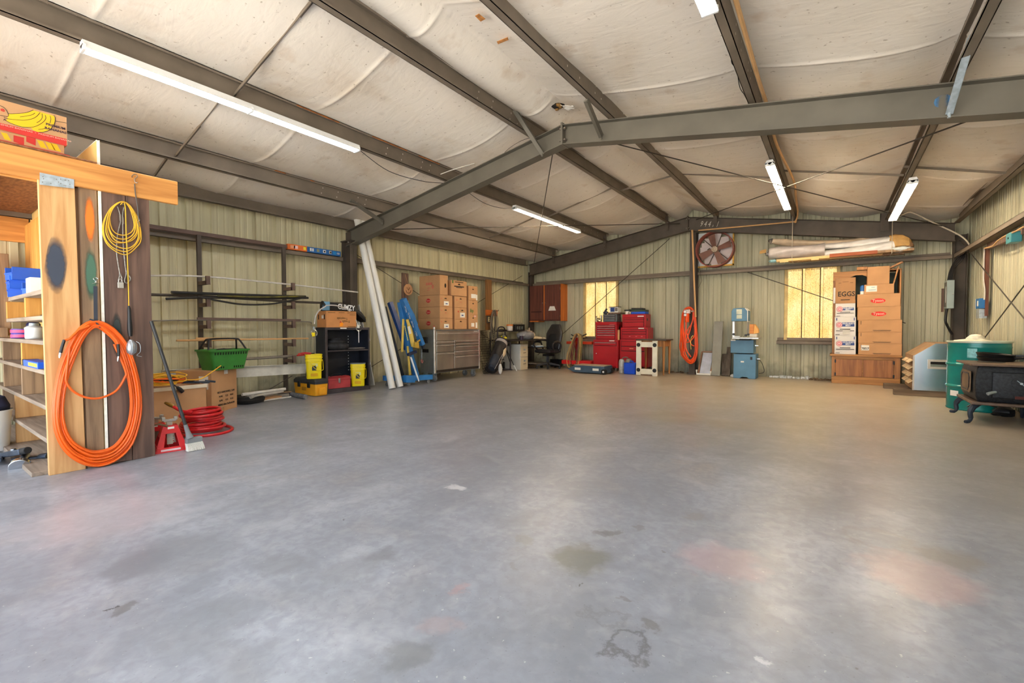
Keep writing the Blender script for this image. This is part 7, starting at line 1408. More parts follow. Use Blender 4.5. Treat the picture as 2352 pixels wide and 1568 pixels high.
# ---- blue band saw
YS = 10.30
def bz(x, y, Y=YS): p = on(1545+x/8.474, 690+y/8.474, 1, Y); return p.x, p.z
x0, _ = bz(1185, 1200); x1, zt = bz(1615, 1035); xb0 = x0
t = thing('band_saw', 'tall pale blue band saw standing against the back wall', 'band saw', (x0, YS, 0)); BS = mat('faded_blue_enamel', (88, 136, 170), .45, 0, var=.1, scale=3); ALU = mat('cast_alloy', (206, 206, 204), .35, .6, var=.08)
def sx(x, y, Y=YS): p = bz(x, y, Y); return p[0]-xb0, p[1]
def sbox(nm, m, xa, ya, xb_, yb_, y0, y1, bev=.006, Y=YS):
    (a, z1_), (c, z0_) = sx(xa, ya, Y), sx(xb_, yb_, Y); b = MB(); b.box(a, c, y0, y1, max(0.0, z0_), z1_); return b.build(nm, m, t, bevel=bev)
b = MB(); (a, z1_), (c, _) = sx(1185, 1037), sx(1615, 1400); b.prism([(a, 0, 0), (a+.12, 0, 0), (a+.16, 0, .03), (c-.16, 0, .03), (c-.12, 0, 0), (c, 0, 0), (c, 0, z1_), (a, 0, z1_)], (0, .38, 0)); b.build('stand', BS, t, bevel=.006)
sbox('lower_housing', BS, 1125, 765, 1570, 1030, .02, .36)
sbox('table', ALU, 1180, 715, 1690, 745, -.14, .36, .004); sbox('table_trunnion', BLACK, 1300, 745, 1500, 775, -.04, .25)
sbox('column_post', ALU, 1140, 400, 1188, 720, .12, .3); 
b = MB(); q = [sx(x, y) for x, y in ((1140, 400), (1140, 205), (1180, 150), (1410, 140), (1465, 195), (1465, 400))]; b.prism([(x, .02, z) for x, z in q], (0, .30, 0)); b.build('upper_housing', BS, t, bevel=.006)
b = MB(); q = [sx(x, y) for x, y in ((1462, 410), (1462, 190), (1408, 138), (1400, 150), (1448, 200), (1448, 410))]; b.prism([(x, .01, z) for x, z in q], (0, .31, 0)); b.build('edge_trim', PAPER, t)
sbox('instruction_plate', mat('pale_green_plate', (206, 212, 196), .6, 0), 1238, 170, 1345, 268, .016, .02, 0); sbox('instruction_plate', mat('pale_green_plate', (206, 212, 196)), 1240, 280, 1345, 352, .016, .02, 0)
b = MB(); (a, z1_), (c, z0_) = sx(1432, 420), sx(1450, 660); b.box(a, c, .12, .16, z0_, z1_); b.build('blade_guide', BOLT, t)
for xk in ((1190, 655), (1475, 660), (1427, 675)): p = sx(*xk); b = MB(); b.cyl((p[0], -.05, p[1]), (p[0], .02, p[1]), .022, 10); b.build('knob', BLACK, t)
sbox('rip_fence', ALU, 1185, 690, 1330, 705, -.12, -.09, .002); sbox('logo_plate', PAPER, 1130, 762, 1220, 785, .014, .02, 0)
p = sx(1530, 1125); b = MB(); b.box(p[0]-.02, p[0]+.02, -.006, .0, p[1]-.03, p[1]+.03); b.build('switch_box', BLACK, t, bevel=.004); sbox('nameplate', PAPER, 1325, 1175, 1388, 1205, -.004, .0, 0); b = MB(); p = sx(1590, 880); b.cyl((p[0], .1, p[1]), (p[0]+.06, .1, p[1]), .01, 6); p = sx(1625, 1140); b.cyl((p[0]-.02, .1, p[1]), (p[0]+.06, .1, p[1]), .01, 6); b.build('crank', CHROME, t)
(a, z0_), (c, z1_) = sx(1490, 705), sx(1640, 650); t2 = thing('white_block', 'pale block clamped on the right end of the band saw table', 'block', (xb0+a, YS+.0, z0_-.008)); b = MB(); b.box(0, c-a, 0, .2, 0, z1_-z0_+.01); b.build('block', mat('pale_grey_block', (214, 210, 200), .6, 0), t2, bevel=.005)
(a, z0_), (c, z1_) = sx(1490, 648), sx(1600, 460); t2 = thing('wood_blocks', 'orange wooden block with a loose slanted piece on the band saw table', 'wood block', (xb0+a, YS+.02, z1_-(z1_-z0_))); OW = wood('orange_offcut', (224, 150, 80), (200, 122, 58), .6, 0, knots=False)
b = MB(); b.box(0, c-a-.02, 0, .2, .0, z1_-z0_); b.build('block', OW, t2, bevel=.003); b = MB(); b.prism([(c-a-.02, .0, 0), (c-a+.06, .0, .02), (c-a+.05, .0, (z1_-z0_)*.5), (c-a-.01, .0, z1_-z0_)], (0, .18, 0)); b.build('slanted_piece', wood('yellow_offcut', (240, 184, 104), (220, 156, 78), .6, 2, knots=False), t2)
t2 = thing('power_cord', 'thin dark power cord trailing down beside the band saw', 'cord', (xb0, YS, 0)); b = MB(); b.tube(spl([Vector((*sx(1620, 1150), 0)).xzy, Vector((*sx(1680, 1180), 0)).xzy+Vector((0, .2, 0)), Vector((*sx(1735, 1330), 0)).xzy+Vector((0, .3, 0)), Vector((*sx(1735, 1420), 0)).xzy+Vector((0, .3, 0)), Vector((*sx(1640, 1445), 0)).xzy+Vector((0, .3, 0))], 5), .006, 6); b.build('cord', BLACK, t2)
t2 = thing('white_scrap', 'crumpled white scrap on the floor left of the band saw', 'scrap', (bz(1145, 1430)[0], 10.45, 0)); b = MB(); b.ball((0, 0, .03), (.05, .05, .035), 8, 5, .5); b.build('scrap', PAPER, t2)
# ---- broken foam strip along the foot of the back wall
t = thing('foam_strip', 'broken white foam strip along the foot of the wall right of the band saw', 'foam', (-1.1, 10.86, 0)); b = MB(); g = random.Random(8); x = 0
while x < .72: l_ = g.uniform(.05, .14); b.box(x, x+l_-.01, g.uniform(-.05, -.02), .04, 0, g.uniform(.03, .07)); x += l_
b.build('strip', mat('dirty_white_foam', (206, 212, 214), .8, 0, var=.25, scale=20), t, bevel=.006)['kind'] = 'stuff'
t = thing('dirt_line', 'low drift of brown dirt along the foot of the back wall', 'dirt', (-3.3, 10.85, 0), 0); b = MB(); g = random.Random(9)
for k in range(40): b.ball((g.uniform(0, .75) if k < 20 else 2.9+g.uniform(0, .5), g.uniform(-.1, .05), .01), (g.uniform(.02, .05), g.uniform(.02, .04), g.uniform(.01, .03)), 6, 4, .5, k)
b.build('dirt', mat('brown_dirt', (120, 98, 74), .95, 0, var=.3, scale=20), t)['kind'] = 'stuff'
# ---- exhaust fan
YFN = 10.72
cF = on(1641, 572, 1, YFN-.12); x0, x1, z0, z1 = wb(1604, 533, 1683, 612, YFN+.05)
t = thing('exhaust_fan', 'large round exhaust fan with red rim on a white panel high on the wall', 'fan', (cF.x, YFN, cF.z)); zl = on(1604, 612, 1, YFN+.05).z-cF.z; zr_ = on(1682, 606.5, 1, YFN+.05).z-cF.z; rF = .375
x0 -= cF.x; x1 -= cF.x; zt = .40
b = MB(); n = 40
ring = [(rF*.97*math.cos(2*math.pi*k/n), rF*.97*math.sin(2*math.pi*k/n)) for k in range(n)]
sq = []
for cx, cz in ring:
    s_ = max(abs(cx)/.44, abs(cz)/.44); sq.append((max(x0, min(x1, cx/s_)) if abs(cx)/.44 >= abs(cz)/.44-1e-6 or True else 0, max(zl, min(zt, cz/s_))))
vs_ = [(x, .05, z) for x, z in ring]+[(x, .05, z) for x, z in sq]; b.add(vs_, [(k, (k+1) % n, n+(k+1) % n, n+k) for k in range(n)])
b.build('mounting_panel', mat('white_painted_panel', (226, 232, 234), .5, 0, var=.06), t, smooth=0)
b = MB(); b.box(x1, x1+.03, .02, .06, zl-.03, zt); b.box(x0, x1+.03, .02, .06, zl-.035, zl); b.build('yellow_foam_edge', mat('yellow_foam', (214, 170, 84), .9, 0, var=.15, scale=30), t)
b = MB(); b.lathe([(rF, -.16), (rF+.012, -.16), (rF+.012, .05), (rF-.012, .05), (rF-.012, -.14), (rF, -.16)], n=48, M=Matrix.Rotation(R(-90), 4, 'X')); 
b.v = [(x, y, z) for x, y, z in b.v]; b.build('housing_ring', mat('rust_red_paint', (150, 84, 74), .55, .1, var=.2, scale=5), t)
b = MB()
for k in range(8): z = -.33+k*.094; h_ = math.sqrt(max(.01, .34**2-z*z)); b.prism([(-h_, .10, z-.045), (h_, .10, z-.045), (h_, .06, z+.045), (-h_, .06, z+.045)], (0, .004, 0))
b.build('louvre_slats', mat('pinkish_louvre', (222, 210, 210), .5, 0, var=.06), t, smooth=0)
BLD = mat('brown_fan_blade', (136, 100, 90), .5, .1, var=.12)
for k, a in enumerate((103, 17, 295, 205)):
    ca, sa = math.cos(R(a)), math.sin(R(a)); b = MB(); u = Vector((ca, 0, sa)); v = Vector((-sa, 0, ca)); f = Vector((0, 1, 0))
    P = lambda r_, w_, y_: u*r_+v*w_+f*y_
    b.prism([P(.06, -.045, -.10), P(.06, .045, -.05), P(.33, .085, -.02), P(.33, -.075, -.11)], (0, .006, 0)); b.build('blade', BLD, t, bevel=.002)
b = MB(); b.cyl((0, -.13, 0), (0, -.03, 0), .066, 20); b.build('hub', mat('tan_hub', (190, 172, 150), .5, .2), t, bevel=.008); b = MB()
for k in range(8): a = k*math.pi/4; b.tube([(.018*math.cos(a), -.132, .018*math.sin(a)), (.058*math.cos(a), -.132, .058*math.sin(a))], .004, 5)
b.build('hub_ribs', BOLT, t)
b = MB()
for a in (135, 70, 22, 245, 318): b.tube([(.06*math.cos(R(a)), .02, .06*math.sin(R(a))), (.37*math.cos(R(a)), .02, .37*math.sin(R(a)))], .008, 6)
b.build('motor_stays', STEELD, t); b = MB(); b.cyl((-.16, .02, .0), (-.11, .02, .03), .035, 12); b.cyl((0, -.02, 0), (0, .05, 0), .09, 16); b.build('motor', STEELG, t)
b = MB(); b.tube([on(1604, 600, 1, 10.6)-t.location, on(1612, 645, 1, 10.6)-t.location, on(1602, 665, 1, 10.55)-t.location, on(1593, 705, 1, 10.5)-t.location], .004, 5); b.build('pull_chain', STEELD, t)
# =================================================================== RIGHT SIDE
# ---- hutch with cartons
YH = 10.40
def hz(x, y, Y=YH): p = on(1895+x/5.405, 600+y/5.405, 1, Y); return p.x, p.z
x0, _ = hz(80, 1400); x1, _ = hz(935, 1400); zt = hz(500, 1160)[1]
HUT = wood('golden_brown_hutch', (190, 136, 72), (156, 106, 54), .45, 0, knots=False); HUTD = wood('brown_door_panel', (170, 112, 62), (136, 86, 46), .45, 2, knots=False); HUTV = wood('hutch_stile_wood', (190, 132, 72), (150, 100, 54), .45, 2, knots=False)
t = thing('hutch', 'old wooden hutch cabinet in the back right corner filled with stacked cartons', 'hutch', (x0, YH, 0)); W_ = x1-x0
def hb(nm, m, *a, bev=.003, par=None): b = MB(); b.box(*a); return b.build(nm, m, par or t, bevel=bev, seg=1)
hb('base_cabinet', HUT, 0, W_, .02, .46, 0, zt-.035); hb('counter_top', HUT, -.03, W_+.02, -.03, .48, zt-.035, zt)
for a, c in ((.055, W_*.46), (W_*.475, W_-.09)):
    d_ = hb('door', HUTD, a, c, .004, .02, .14, zt-.09)
    xh = a+.0 if a < .2 else c
    for z in (.17, zt-.13): hb('hinge', BLACK, xh-.012, xh+.012, -.002, .006, z-.03, z+.03, par=d_)
hb('bottom_rail', HUT, 0, W_, .005, .02, 0, .13); hb('left_stile', HUTV, 0, .05, .004, .02, .13, zt-.035); hb('right_stile', HUTV, W_-.085, W_, .004, .02, .13, zt-.035); hb('top_rail', HUT, .05, W_-.085, .006, .02, zt-.085, zt-.035)
zh = hz(100, 150, YH+.12)[1]
hb('side_panel', HUTV, 0, .025, .14, .46, zt, zh); hb('side_panel', HUTV, W_-.025, W_, .14, .46, zt, zh); hb('back_panel', mat('dark_green_back', (44, 62, 50), .6, 0, var=.15), .025, W_-.025, .44, .455, zt, zh-.02); hb('front_stile', HUTV, 0, .045, .12, .14, zt, zh)
b = MB(); q = [(.0, zh), (W_*.52, zh), (W_*.52, zh-.11), (W_*.5, zh-.09), (W_*.44, zh-.06), (W_*.34, zh-.06), (W_*.22, zh-.11), (W_*.12, zh-.14), (.0, zh-.14)]; b.prism([(x, .108, z) for x, z in q], (0, .011, 0)); b.build('valance', HUT, t)
hb('top_panel', HUT, 0, W_, .12, .46, zh, zh+.02)
b = MB(); a, c = hz(395, 110, YH+.1), hz(530, 78, YH+.1); b.box(a[0]-x0, c[0]-x0, .1, .2, zh+.03, zh+.09); b.build('crown_piece', HUTV, t, bevel=.006)
b = MB(); b.bar((W_*.82, .14, zh+.03), (W_+.01, .12, zh+.13), .1, .03, (0, 0, 1)); b.build('crown_piece', HUTV, t, bevel=.004); b = MB(); b.bar((W_*.95, .13, zh+.05), (W_*.86, .13, zh-.38), .02, .10, (0, 1, 0)); b.build('loose_board', HUT, t)
BLU = mat('navy_logo', (52, 82, 150), .6, 0); ERED = mat('rose_red_logo', (206, 84, 96), .6, 0); WCARD = mat('white_cardboard', (222, 220, 218), .7, 0, var=.03)
def hcart(lab, xa, ya, xb_, yb_, Y, d, m, front=(), zbase=None, tape=False, grp='cartons in the hutch', left=()):
    (a, z1_), (c, _) = hz(xa, ya, Y), hz(xb_, (ya+yb_)/2, Y); a = hz(xa, (ya+yb_)/2, Y)[0]; w_ = c-a; zz = hz((xa+xb_)/2, yb_, Y)[1] if zbase is None else zbase; z1_ = hz((xa+xb_)/2, ya, Y)[1]; h_ = z1_-zz
    f = [(it[0],)+tuple(it[1:]) for it in front]; F2 = []
    for it in f:
        if it[0] == 'text': F2.append(('text', it[1], it[2]*w_, it[3]*h_, it[4], it[5])+tuple(it[6:]))
        elif it[0] == 'label': F2.append(('label', it[1]*w_, it[2]*h_, it[3]*w_, it[4]*h_, it[5]))
        elif it[0] == 'oval': F2.append(('oval', it[1]*w_, it[2]*h_, it[3], it[4], it[5]))
        else: F2.append((it[0], it[1]*w_, it[2]*h_, it[3]))
    return carton(lab, (a, Y, zz), 0, w_, d, h_, m, F2, left, tape=tape, group=grp), zz+h_
YC = YH+.0
def eggl(lab, ya, yb_, zbase, xa=118, xb_=383, arrows=True, d=.4, extra=()):
    fr = [('label', .64, .60, .58, .22, BLU), ('text', "EGGLAND'S", .66, .65, .040, WHITE, .85), ('text', 'BEST', .64, .55, .038, WHITE), ('oval', .22, .58, .048, .052, ERED), ('oval', .22, .58, .040, .044, WCARD), ('oval', .22, .58, .032, .036, mat('pink_logo', (222, 130, 140), .6, 0)), ('text', 'EB', .22, .58, .030, WHITE),
          ('label', .5, .35, .5, .035, INKB), ('label', .5, .27, .85, .03, INKB), ('label', .15, .07, .2, .025, INKB)]
    if arrows: fr += [('label', .1, .88, .04, .14, BLU), ('label', .92, .88, .04, .14, BLU)]
    return hcart(lab, xa, ya, xb_, yb_, YC, d, WCARD, fr+list(extra), zbase)
c_, z_ = eggl('white egg carton with blue banner, lowest at the left of the hutch', 925, 1158, zt+.001)
c_, z_ = eggl('white egg carton with a taped paper label, middle at the left of the hutch', 690, 922, z_+.001, extra=(('label', .56, .2, .34, .26, mat('pale_grey_label', (206, 204, 198), .7, 0)),))
c_, z_ = eggl('white egg carton with a brown top flap, third up at the left of the hutch', 522, 690, z_+.001, 128, 377, False)
b = MB(); w3 = hz(377, 600, YC)[0]-hz(128, 600, YC)[0]; hfl = hz(250, 450, YC)[1]-hz(250, 524, YC)[1]; b.prism([(0, .001, z_*0+0), (w3, .001, 0), (w3, .09, hfl*.85), (0, .09, hfl*.85)], (0, .004, 0)); fl_ = b.build('top_flap', CARD2, c_, (0, 0, c_.children[0].dimensions.z if False else 0)); fl_.location = (0, 0, z_-c_.location.z+.001)
c_, z2_ = hcart('brown carton printed EGGS in black, topmost at the left of the hutch', 130, 203, 380, 455, YC+.06, .34, CARD2, [('text', 'EGGS', .55, .36, .125, INKB, .85), ('label', .5, .14, .45, .035, INKB), ('label', .5, .84, .3, .02, mat('brown_print', (130, 92, 62), .7, 0)), ('label', .22, .8, .14, .02, mat('brown_print', (130, 92, 62))), ('label', .8, .8, .14, .02, mat('brown_print', (130, 92, 62)))], z_+.001)
b = MB(); b.box(-.03, 0, .0, .3, .01, .3); b.build('white_side_flap', WCARD, c_)
zz = zt+.001
PRB = [('label', .06, .78, .012, .3, INKB), ('label', .55, .15, .42, .03, INKB), ('label', .55, .09, .38, .025, INKB)]
c_, zz = hcart('long plain brown carton with a white handwritten tag, lowest at the right of the hutch', 413, 1022, 955, 1172, YC, .4, CARD, PRB+[('label', .16, .62, .19, .46, PAPER), ('text', '7857', .16, .55, .055, INKB)], zz)
c_, zz = hcart('long plain brown carton with fine print, second up at the right of the hutch', 413, 878, 955, 1020, YC, .4, CARD, PRB, zz+.001)
c_, zz = hcart('long plain brown carton with fine print, third up at the right of the hutch', 413, 727, 957, 876, YC, .4, CARD, PRB, zz+.001)
RED2 = mat('bright_red_logo', (222, 46, 40), .6, 0); PALE = mat('pale_logo_letter', (236, 190, 170), .6, 0)
c_, zz = hcart('long brown carton with a red oval logo, lower of two in the hutch', 403, 563, 940, 726, YC, .4, CARD, [('oval', .5, .46, .105, .042, RED2), ('text', 'Tyson', .5, .47, .065, PALE)], zz+.001)
c_, zz = hcart('long brown carton with a red oval logo, upper of two in the hutch', 400, 402, 937, 562, YC, .4, CARD, [('oval', .49, .46, .105, .042, RED2), ('text', 'Tyson', .49, .47, .065, PALE)], zz+.001)
c_, z3 = hcart('smaller brown carton with a white shipping label, second from the top in the hutch', 487, 282, 858, 402, YC+.02, .34, CARD, [('label', .25, .55, .37, .62, PAPER), ('label', .27, .42, .25, .06, mat('pale_blue_print', (140, 170, 200), .7, 0)), ('label', .3, .7, .12, .05, mat('pale_blue_print', (140, 170, 200)))], zz+.001)
c_, z4 = hcart('plain brown cube carton, topmost of the right stack in the hutch', 525, 62, 802, 282, YC+.03, .34, CARD, [], z3+.001)
can('blue_can', 'blue and white can beside the small carton in the hutch', 'can', (hz(465, 370, YC+.1)[0], YC+.1, zz+.001), .036, .17, mat('blue_can_paint', (40, 110, 190), .35, 0), None, bands=((.0, .06, PAPER),))
# ---- rolled tarps on hanging planks
YT = 10.42
def tz(x, y, Y=YT): p = on(1740+x/6.357, 535+y/6.357, 1, Y); return p.x, p.z
xa, zp = tz(275, 465, 10.30); xb_, _ = tz(2285, 290, 10.30); zp = 2.335
t = thing('hanging_shelf', 'shelf of mixed boards hung on wires above the right-hand yellow window', 'shelf', (xa, 10.28, zp))
W_ = xb_-xa
for (a, c, y0, y1, z0, z1, m_) in ((0, .42, 0, .12, .0, .045, mat('pale_pine_strip', (236, 204, 140), .6, 0, var=.06)), (.02, .8, .13, .25, .01, .05, mat('pale_pine_strip', (236, 204, 140))), (.42, .76, -.01, .10, .012, .07, wood('red_brown_board', (186, 96, 46), (150, 72, 34), .55, 0, knots=False)), (.76, 1.0, .0, .3, .02, .062, LUMG), (.1, .95, .26, .38, .0, .04, LUMG), (.03, .1, -.005, .04, -.02, .02, mat('pale_pine_strip', (236, 204, 140))), (.28, .34, -.004, .05, -.022, .02, mat('pale_pine_strip', (236, 204, 140)))):
    b = MB(); b.box(a*W_, c*W_, y0, y1, z0, z1); b.build('board', m_, t, bevel=.002, smooth=0)
for px, ya in ((1820, 500), (2049, 500)):
    p = on(px, 545, 1, 10.30); b = MB(); b.tube([(p.x-xa, .0, .0), (p.x-xa, .02, 1.1 if False else (roofz(p.x)+.02-zp))], .006, 6); b.tube([(p.x-xa, .0, 0), (p.x-xa, .38, .0)], .006, 6); b.build('hanger_wire', mat('pale_wire', (190, 178, 160), .5, .3), t)
TARP = mat('grey_silver_tarp', (200, 192, 190), .45, .1, var=.10, scale=5, bump=.9, bscale=9); TARP2 = mat('white_silver_tarp', (222, 220, 220), .42, .1, var=.08, scale=6, bump=1.0, bscale=11); TANT = mat('tan_lined_tarp', (196, 154, 92), .7, 0, var=.12, scale=8, bump=.6); FOIL = mat('crinkled_foil', (206, 206, 206), .25, .8, var=.3, scale=30, bump=1.0, bscale=40)
def rolled(nm, lab, pts, rad, m, seed, endm=None, sq=.85):
    """long rolled tarp through world points with a lumpy cross section"""
    P = spl(pts, 8); g = random.Random(seed); n = 22; rows = []; ph = [g.uniform(0, 6) for _ in range(5)]
    for i, p in enumerate(P):
        u = i/(len(P)-1); r_ = rad(u); tdir = (P[min(i+1, len(P)-1)]-P[max(0, i-1)]).normalized(); s_ = tdir.cross(Vector((0, 0, 1))).normalized(); w_ = s_.cross(tdir)
        row = []
        for k in range(n):
            a = 2*math.pi*k/n; q = r_*(1+.07*math.sin(3*a+ph[0]+5*u)+.05*math.sin(5*a+ph[1]-9*u)+.03*math.sin(9*a+ph[2]+22*u)+g.uniform(-.012, .012)); row.append(p+s_*q*math.cos(a)+w_*q*math.sin(a)*sq)
        rows.append(row)
    o = P[0].copy(); t_ = thing(nm, lab, 'rolled tarp', o, 0, 'rolled tarps'); b = MB(); b.loft([[v-o for v in r_] for r_ in rows]); b.build('roll', m, t_, smooth=60)
    if endm:
        b = MB(); e = P[0]-o; g = random.Random(seed+1); b.ball(e+Vector((-.02, 0, 0)), (.06, .055, .05), 10, 7, .6, seed); b.build('frayed_end', endm, t_)
    return t_, o
def tw(x, y, Y): return on(1740+x/6.357, 535+y/6.357, 1, Y)
rolled('rolled_tarp', 'thick silver-grey rolled tarp at the front left of the hanging shelf', [tw(170, 300, 10.38), tw(400, 280, 10.38), tw(700, 265, 10.38), tw(985, 245, 10.38)], lambda u: .125+.02*u if u > .04 else .11, TARP, 5, FOIL)
rolled('rolled_tarp', 'long pale rolled tarp along the back of the hanging shelf with a foil end', [tw(220, 120, 10.58), tw(420, 135, 10.58), tw(900, 160, 10.58), tw(1400, 130, 10.58), tw(1700, 60, 10.58)], lambda u: .055+.03*math.sin(math.pi*u), mat('pale_tan_tarp', (206, 186, 160), .5, 0, var=.12, bump=.8, bscale=10), 6, FOIL)
rolled('rolled_tarp', 'upper white rolled tarp at the right of the hanging shelf, ending in a tan fold', [tw(975, 200, 10.45), tw(1300, 180, 10.45), tw(1600, 150, 10.44), tw(1900, 120, 10.42), tw(2000, 110, 10.42)], lambda u: .06+.045*u, TARP2, 7)
rolled('rolled_tarp', 'lower white rolled tarp bulging over the red-brown board of the hanging shelf', [tw(980, 305, 10.38), tw(1250, 290, 10.38), tw(1550, 255, 10.38), tw(1850, 210, 10.38), tw(1960, 190, 10.40)], lambda u: .075+.05*u, TARP2, 8)
o = tw(2060, 120, 10.42); t = thing('folded_tarp', 'tan folded tarp end with ragged edges at the right end of the hanging shelf', 'tarp', o)
b = MB(); b.loft([[Vector((x, y*sy, z*sz+dz)) for y, z in ((-.14, -.1), (-.15, .0), (-.1, .09), (.02, .12), (.12, .06), (.14, -.1), (0, -.14))] for x, sy, sz, dz in ((-.13, .75, .95, .01), (-.05, .95, 1.05, .01), (.05, 1.0, .95, -.0), (.13, .9, .75, -.035), (.17, .6, .5, -.07))]); b.build('fold', TANT, t, bevel=.01, smooth=30)
b = MB(); b.ball((.12, -.05, -.1), (.07, .09, .06), 10, 7, .5, 3); b.build('frayed_edge', mat('brown_frayed', (150, 116, 84), .9, 0, var=.3, scale=20), t)
o = tw(2080, 235, 10.34); t = thing('white_sheet', 'crumpled white sheet under the tan fold at the right end of the hanging shelf', 'sheet', o); b = MB(); b.ball((0, .02, 0), (.17, .11, .045), 16, 7, .3, 11); b.build('sheet', mat('bluish_white_sheet', (222, 230, 234), .5, 0, var=.05, bump=.8), t)
o = tw(230, 410, 10.36); t = thing('blue_rag', 'pale blue crumpled plastic under the left end of the grey tarp', 'plastic', o); b = MB(); b.ball((0, 0, 0), (.09, .06, .03), 12, 6, .5, 12); b.build('plastic', mat('pale_blue_plastic', (150, 196, 206), .4, 0, var=.15), t)
o = tw(70, 275, 10.40); t = thing('tan_scrap', 'small tan torn flap sticking out of the left end of the grey tarp', 'scrap', o); b = MB(); b.prism([(-.05, 0, -.035), (.06, 0, -.02), (.07, 0, .05), (0, .02, .04), (-.045, 0, .02)], (0, .02, 0)); b.build('flap', TANT, t)
# ---- breaker box, cables, boards and outlets in the corner
t = thing('breaker_box', 'grey electrical breaker box on the back right corner column', 'breaker box', (1.60, 10.44, 1.62)); GREYP = mat('grey_panel_paint', (150, 166, 166), .45, .1, var=.06)
z1_ = on(2184, 643, 1, 10.44).z-1.62; z0_ = on(2184, 708, 1, 10.44).z-1.62; xa = on(2175, 680, 1, 10.44).x-1.6; xb_ = on(2192, 680, 1, 10.44).x-1.6
b = MB(); b.box(xa, xb_, 0, .24, z0_, z1_); b.build('cover', GREYP, t, bevel=.004); b = MB(); b.box(xa-.004, xa, .02, .22, z0_+.03, z1_-.03); b.build('side_cover', mat('dark_grey_cover', (104, 104, 98), .5, 0), t); b = MB(); b.box(xa-.008, xa-.004, .06, .08, z0_+.1, z1_-.1); b.build('label', PAPER, t); b = MB(); b.box(xa+.06, xa+.085, -.008, 0, -.03, -.02); b.build('latch', CHROME, t)
b = MB(); b.box(xa-.03, xa, .25, .28, z0_-.05, z1_-.12); b.build('backboard', LUMD, t)
t = thing('black_conduit', 'black cables running from the girt down to the grey breaker box', 'cable', (1.6, 10.5, 2.2)); b = MB(); O_ = Vector((1.6, 10.5, 2.2))
for k in range(4): b.tube(spl([on(2222-k*2, 575+k*4, 1, 10.46)-O_, on(2206+k, 584+k*5, 1, 10.44)-O_, on(2193+k*2, 600+k*3, 1, 10.44)-O_, on(2182+k*3, 622, 1, 10.5)-O_, on(2177+k*3, 644, 1, 10.52)-O_], 5), .010, 6)
b.build('upper_cables', BLACK, t); b = MB(); b.tube(spl([on(2176, 706, 1, 10.52)-O_, on(2173, 722, 1, 10.54)-O_, on(2172, 738, 1, 10.54)-O_, on(2178, 752, 1, 10.58)-O_, on(2187, 768, 1, 10.6)-O_], 5), .018, 8); b.build('lower_cable', BLACK, t)
t = thing('white_cable', 'white electric cable swooping from the last light fixture to the right wall girt', 'cable', (1.3, 10.3, 2.8)); O_ = Vector((1.3, 10.3, 2.8)); b = MB(); b.tube(spl([on(2068, 496, 1, 10.2)-O_, on(2085, 488, 1, 10.3)-O_, on(2100, 490, 1, 10.3)-O_, on(2150, 514, 1, 10.36)-O_, on(2195, 535, 1, 10.4)-O_, on(2215, 548, 1, 10.4)-O_, on(2225, 560, 1, 10.4)-O_, on(2231, 573, 1, 10.4)-O_], 6), .012, 6); b.build('cable', mat('pale_cable', (206, 196, 180), .5, 0), t)
p0 = on(2259, 572, 0, 1.79); p1 = on(2267, 725, 0, 1.79); b = MB(); b.box(0, .03, -.05, .05, p1.z-p0.z, .0); tag(b.build('wall_stud', wood('red_brown_stud', (122, 72, 52), (92, 54, 40), .6, 2, knots=False), None, (1.79, (p0.y+p1.y)/2, p0.z)), 'upright red-brown board on the right wall carrying the blue outlet box', 'board'); ys_ = (p0.y+p1.y)/2
p = on(2253, 697, 0, 1.77); t = thing('wall_outlet', 'blue and white outlet box at the foot of the red-brown wall board', 'outlet', (1.77, p.y, p.z)); b = MB(); b.box(-.04, .05, -.11, .09, -.075, .075); b.build('blue_box', mat('outlet_blue', (36, 112, 176), .45, 0), t, bevel=.004); b = MB(); b.box(-.043, -.04, -.07, .0, -.04, .04); b.build('face_plate', PAPER, t); b = MB(); b.box(-.042, .05, .09, .095, -.075, .075); b.build('white_side', WHITE, t); b = MB(); b.box(-.035, .05, -.1, .08, -.22, -.085); b.build('steel_box', ZINC, t, bevel=.004)
O_ = Vector((1.78, p.y, 2.2)); t = thing('white_cable', 'white cable running down the red-brown board to the blue outlet box', 'cable', O_); b = MB(); b.tube(spl([on(2261, 570, 0, 1.775)-O_, on(2260, 600, 0, 1.775)-O_, on(2259, 640, 0, 1.775)-O_, on(2262, 665, 0, 1.775)-O_, on(2261, 688, 0, 1.775)-O_], 5), .009, 6); b.build('cable', PIPEW, t)
p = on(2316, 547, 0, 1.65); t = thing('junction_box', 'blue-green junction box under the right wall girt', 'junction box', (1.65, p.y, p.z)); b = MB(); b.box(0, .09, -.1, .1, -.06, .06); b.build('box', mat('teal_box', (60, 140, 150), .45, 0), t, bevel=.006); b = MB(); b.cyl((-.004, 0, 0), (0, 0, 0), .012, 8); b.build('knockout', HOLE, t)
O_ = Vector((1.66, p.y, p.z)); t = thing('tan_cable', 'tan cable looping along the underside of the right wall girt past the junction box', 'cable', O_); b = MB(); b.tube(spl([on(2262, 570, 0, 1.70)-O_, on(2280, 565, 0, 1.68)-O_, on(2292, 553, 0, 1.66)-O_, on(2312, 540, 0, 1.66)-O_, on(2335, 530, 0, 1.66)-O_, on(2352, 520, 0, 1.66)-O_], 5), .010, 6); b.build('cable', COPP, t)
b = MB(); b.bar(on(2270, 566, 0, 1.74), on(2352, 528, 0, 1.74), .03, .09, (0, 0, 1)); tag(b.build('cable_board', LUMD, smooth=0), 'dark board fixed along the underside of the right wall girt', 'board')
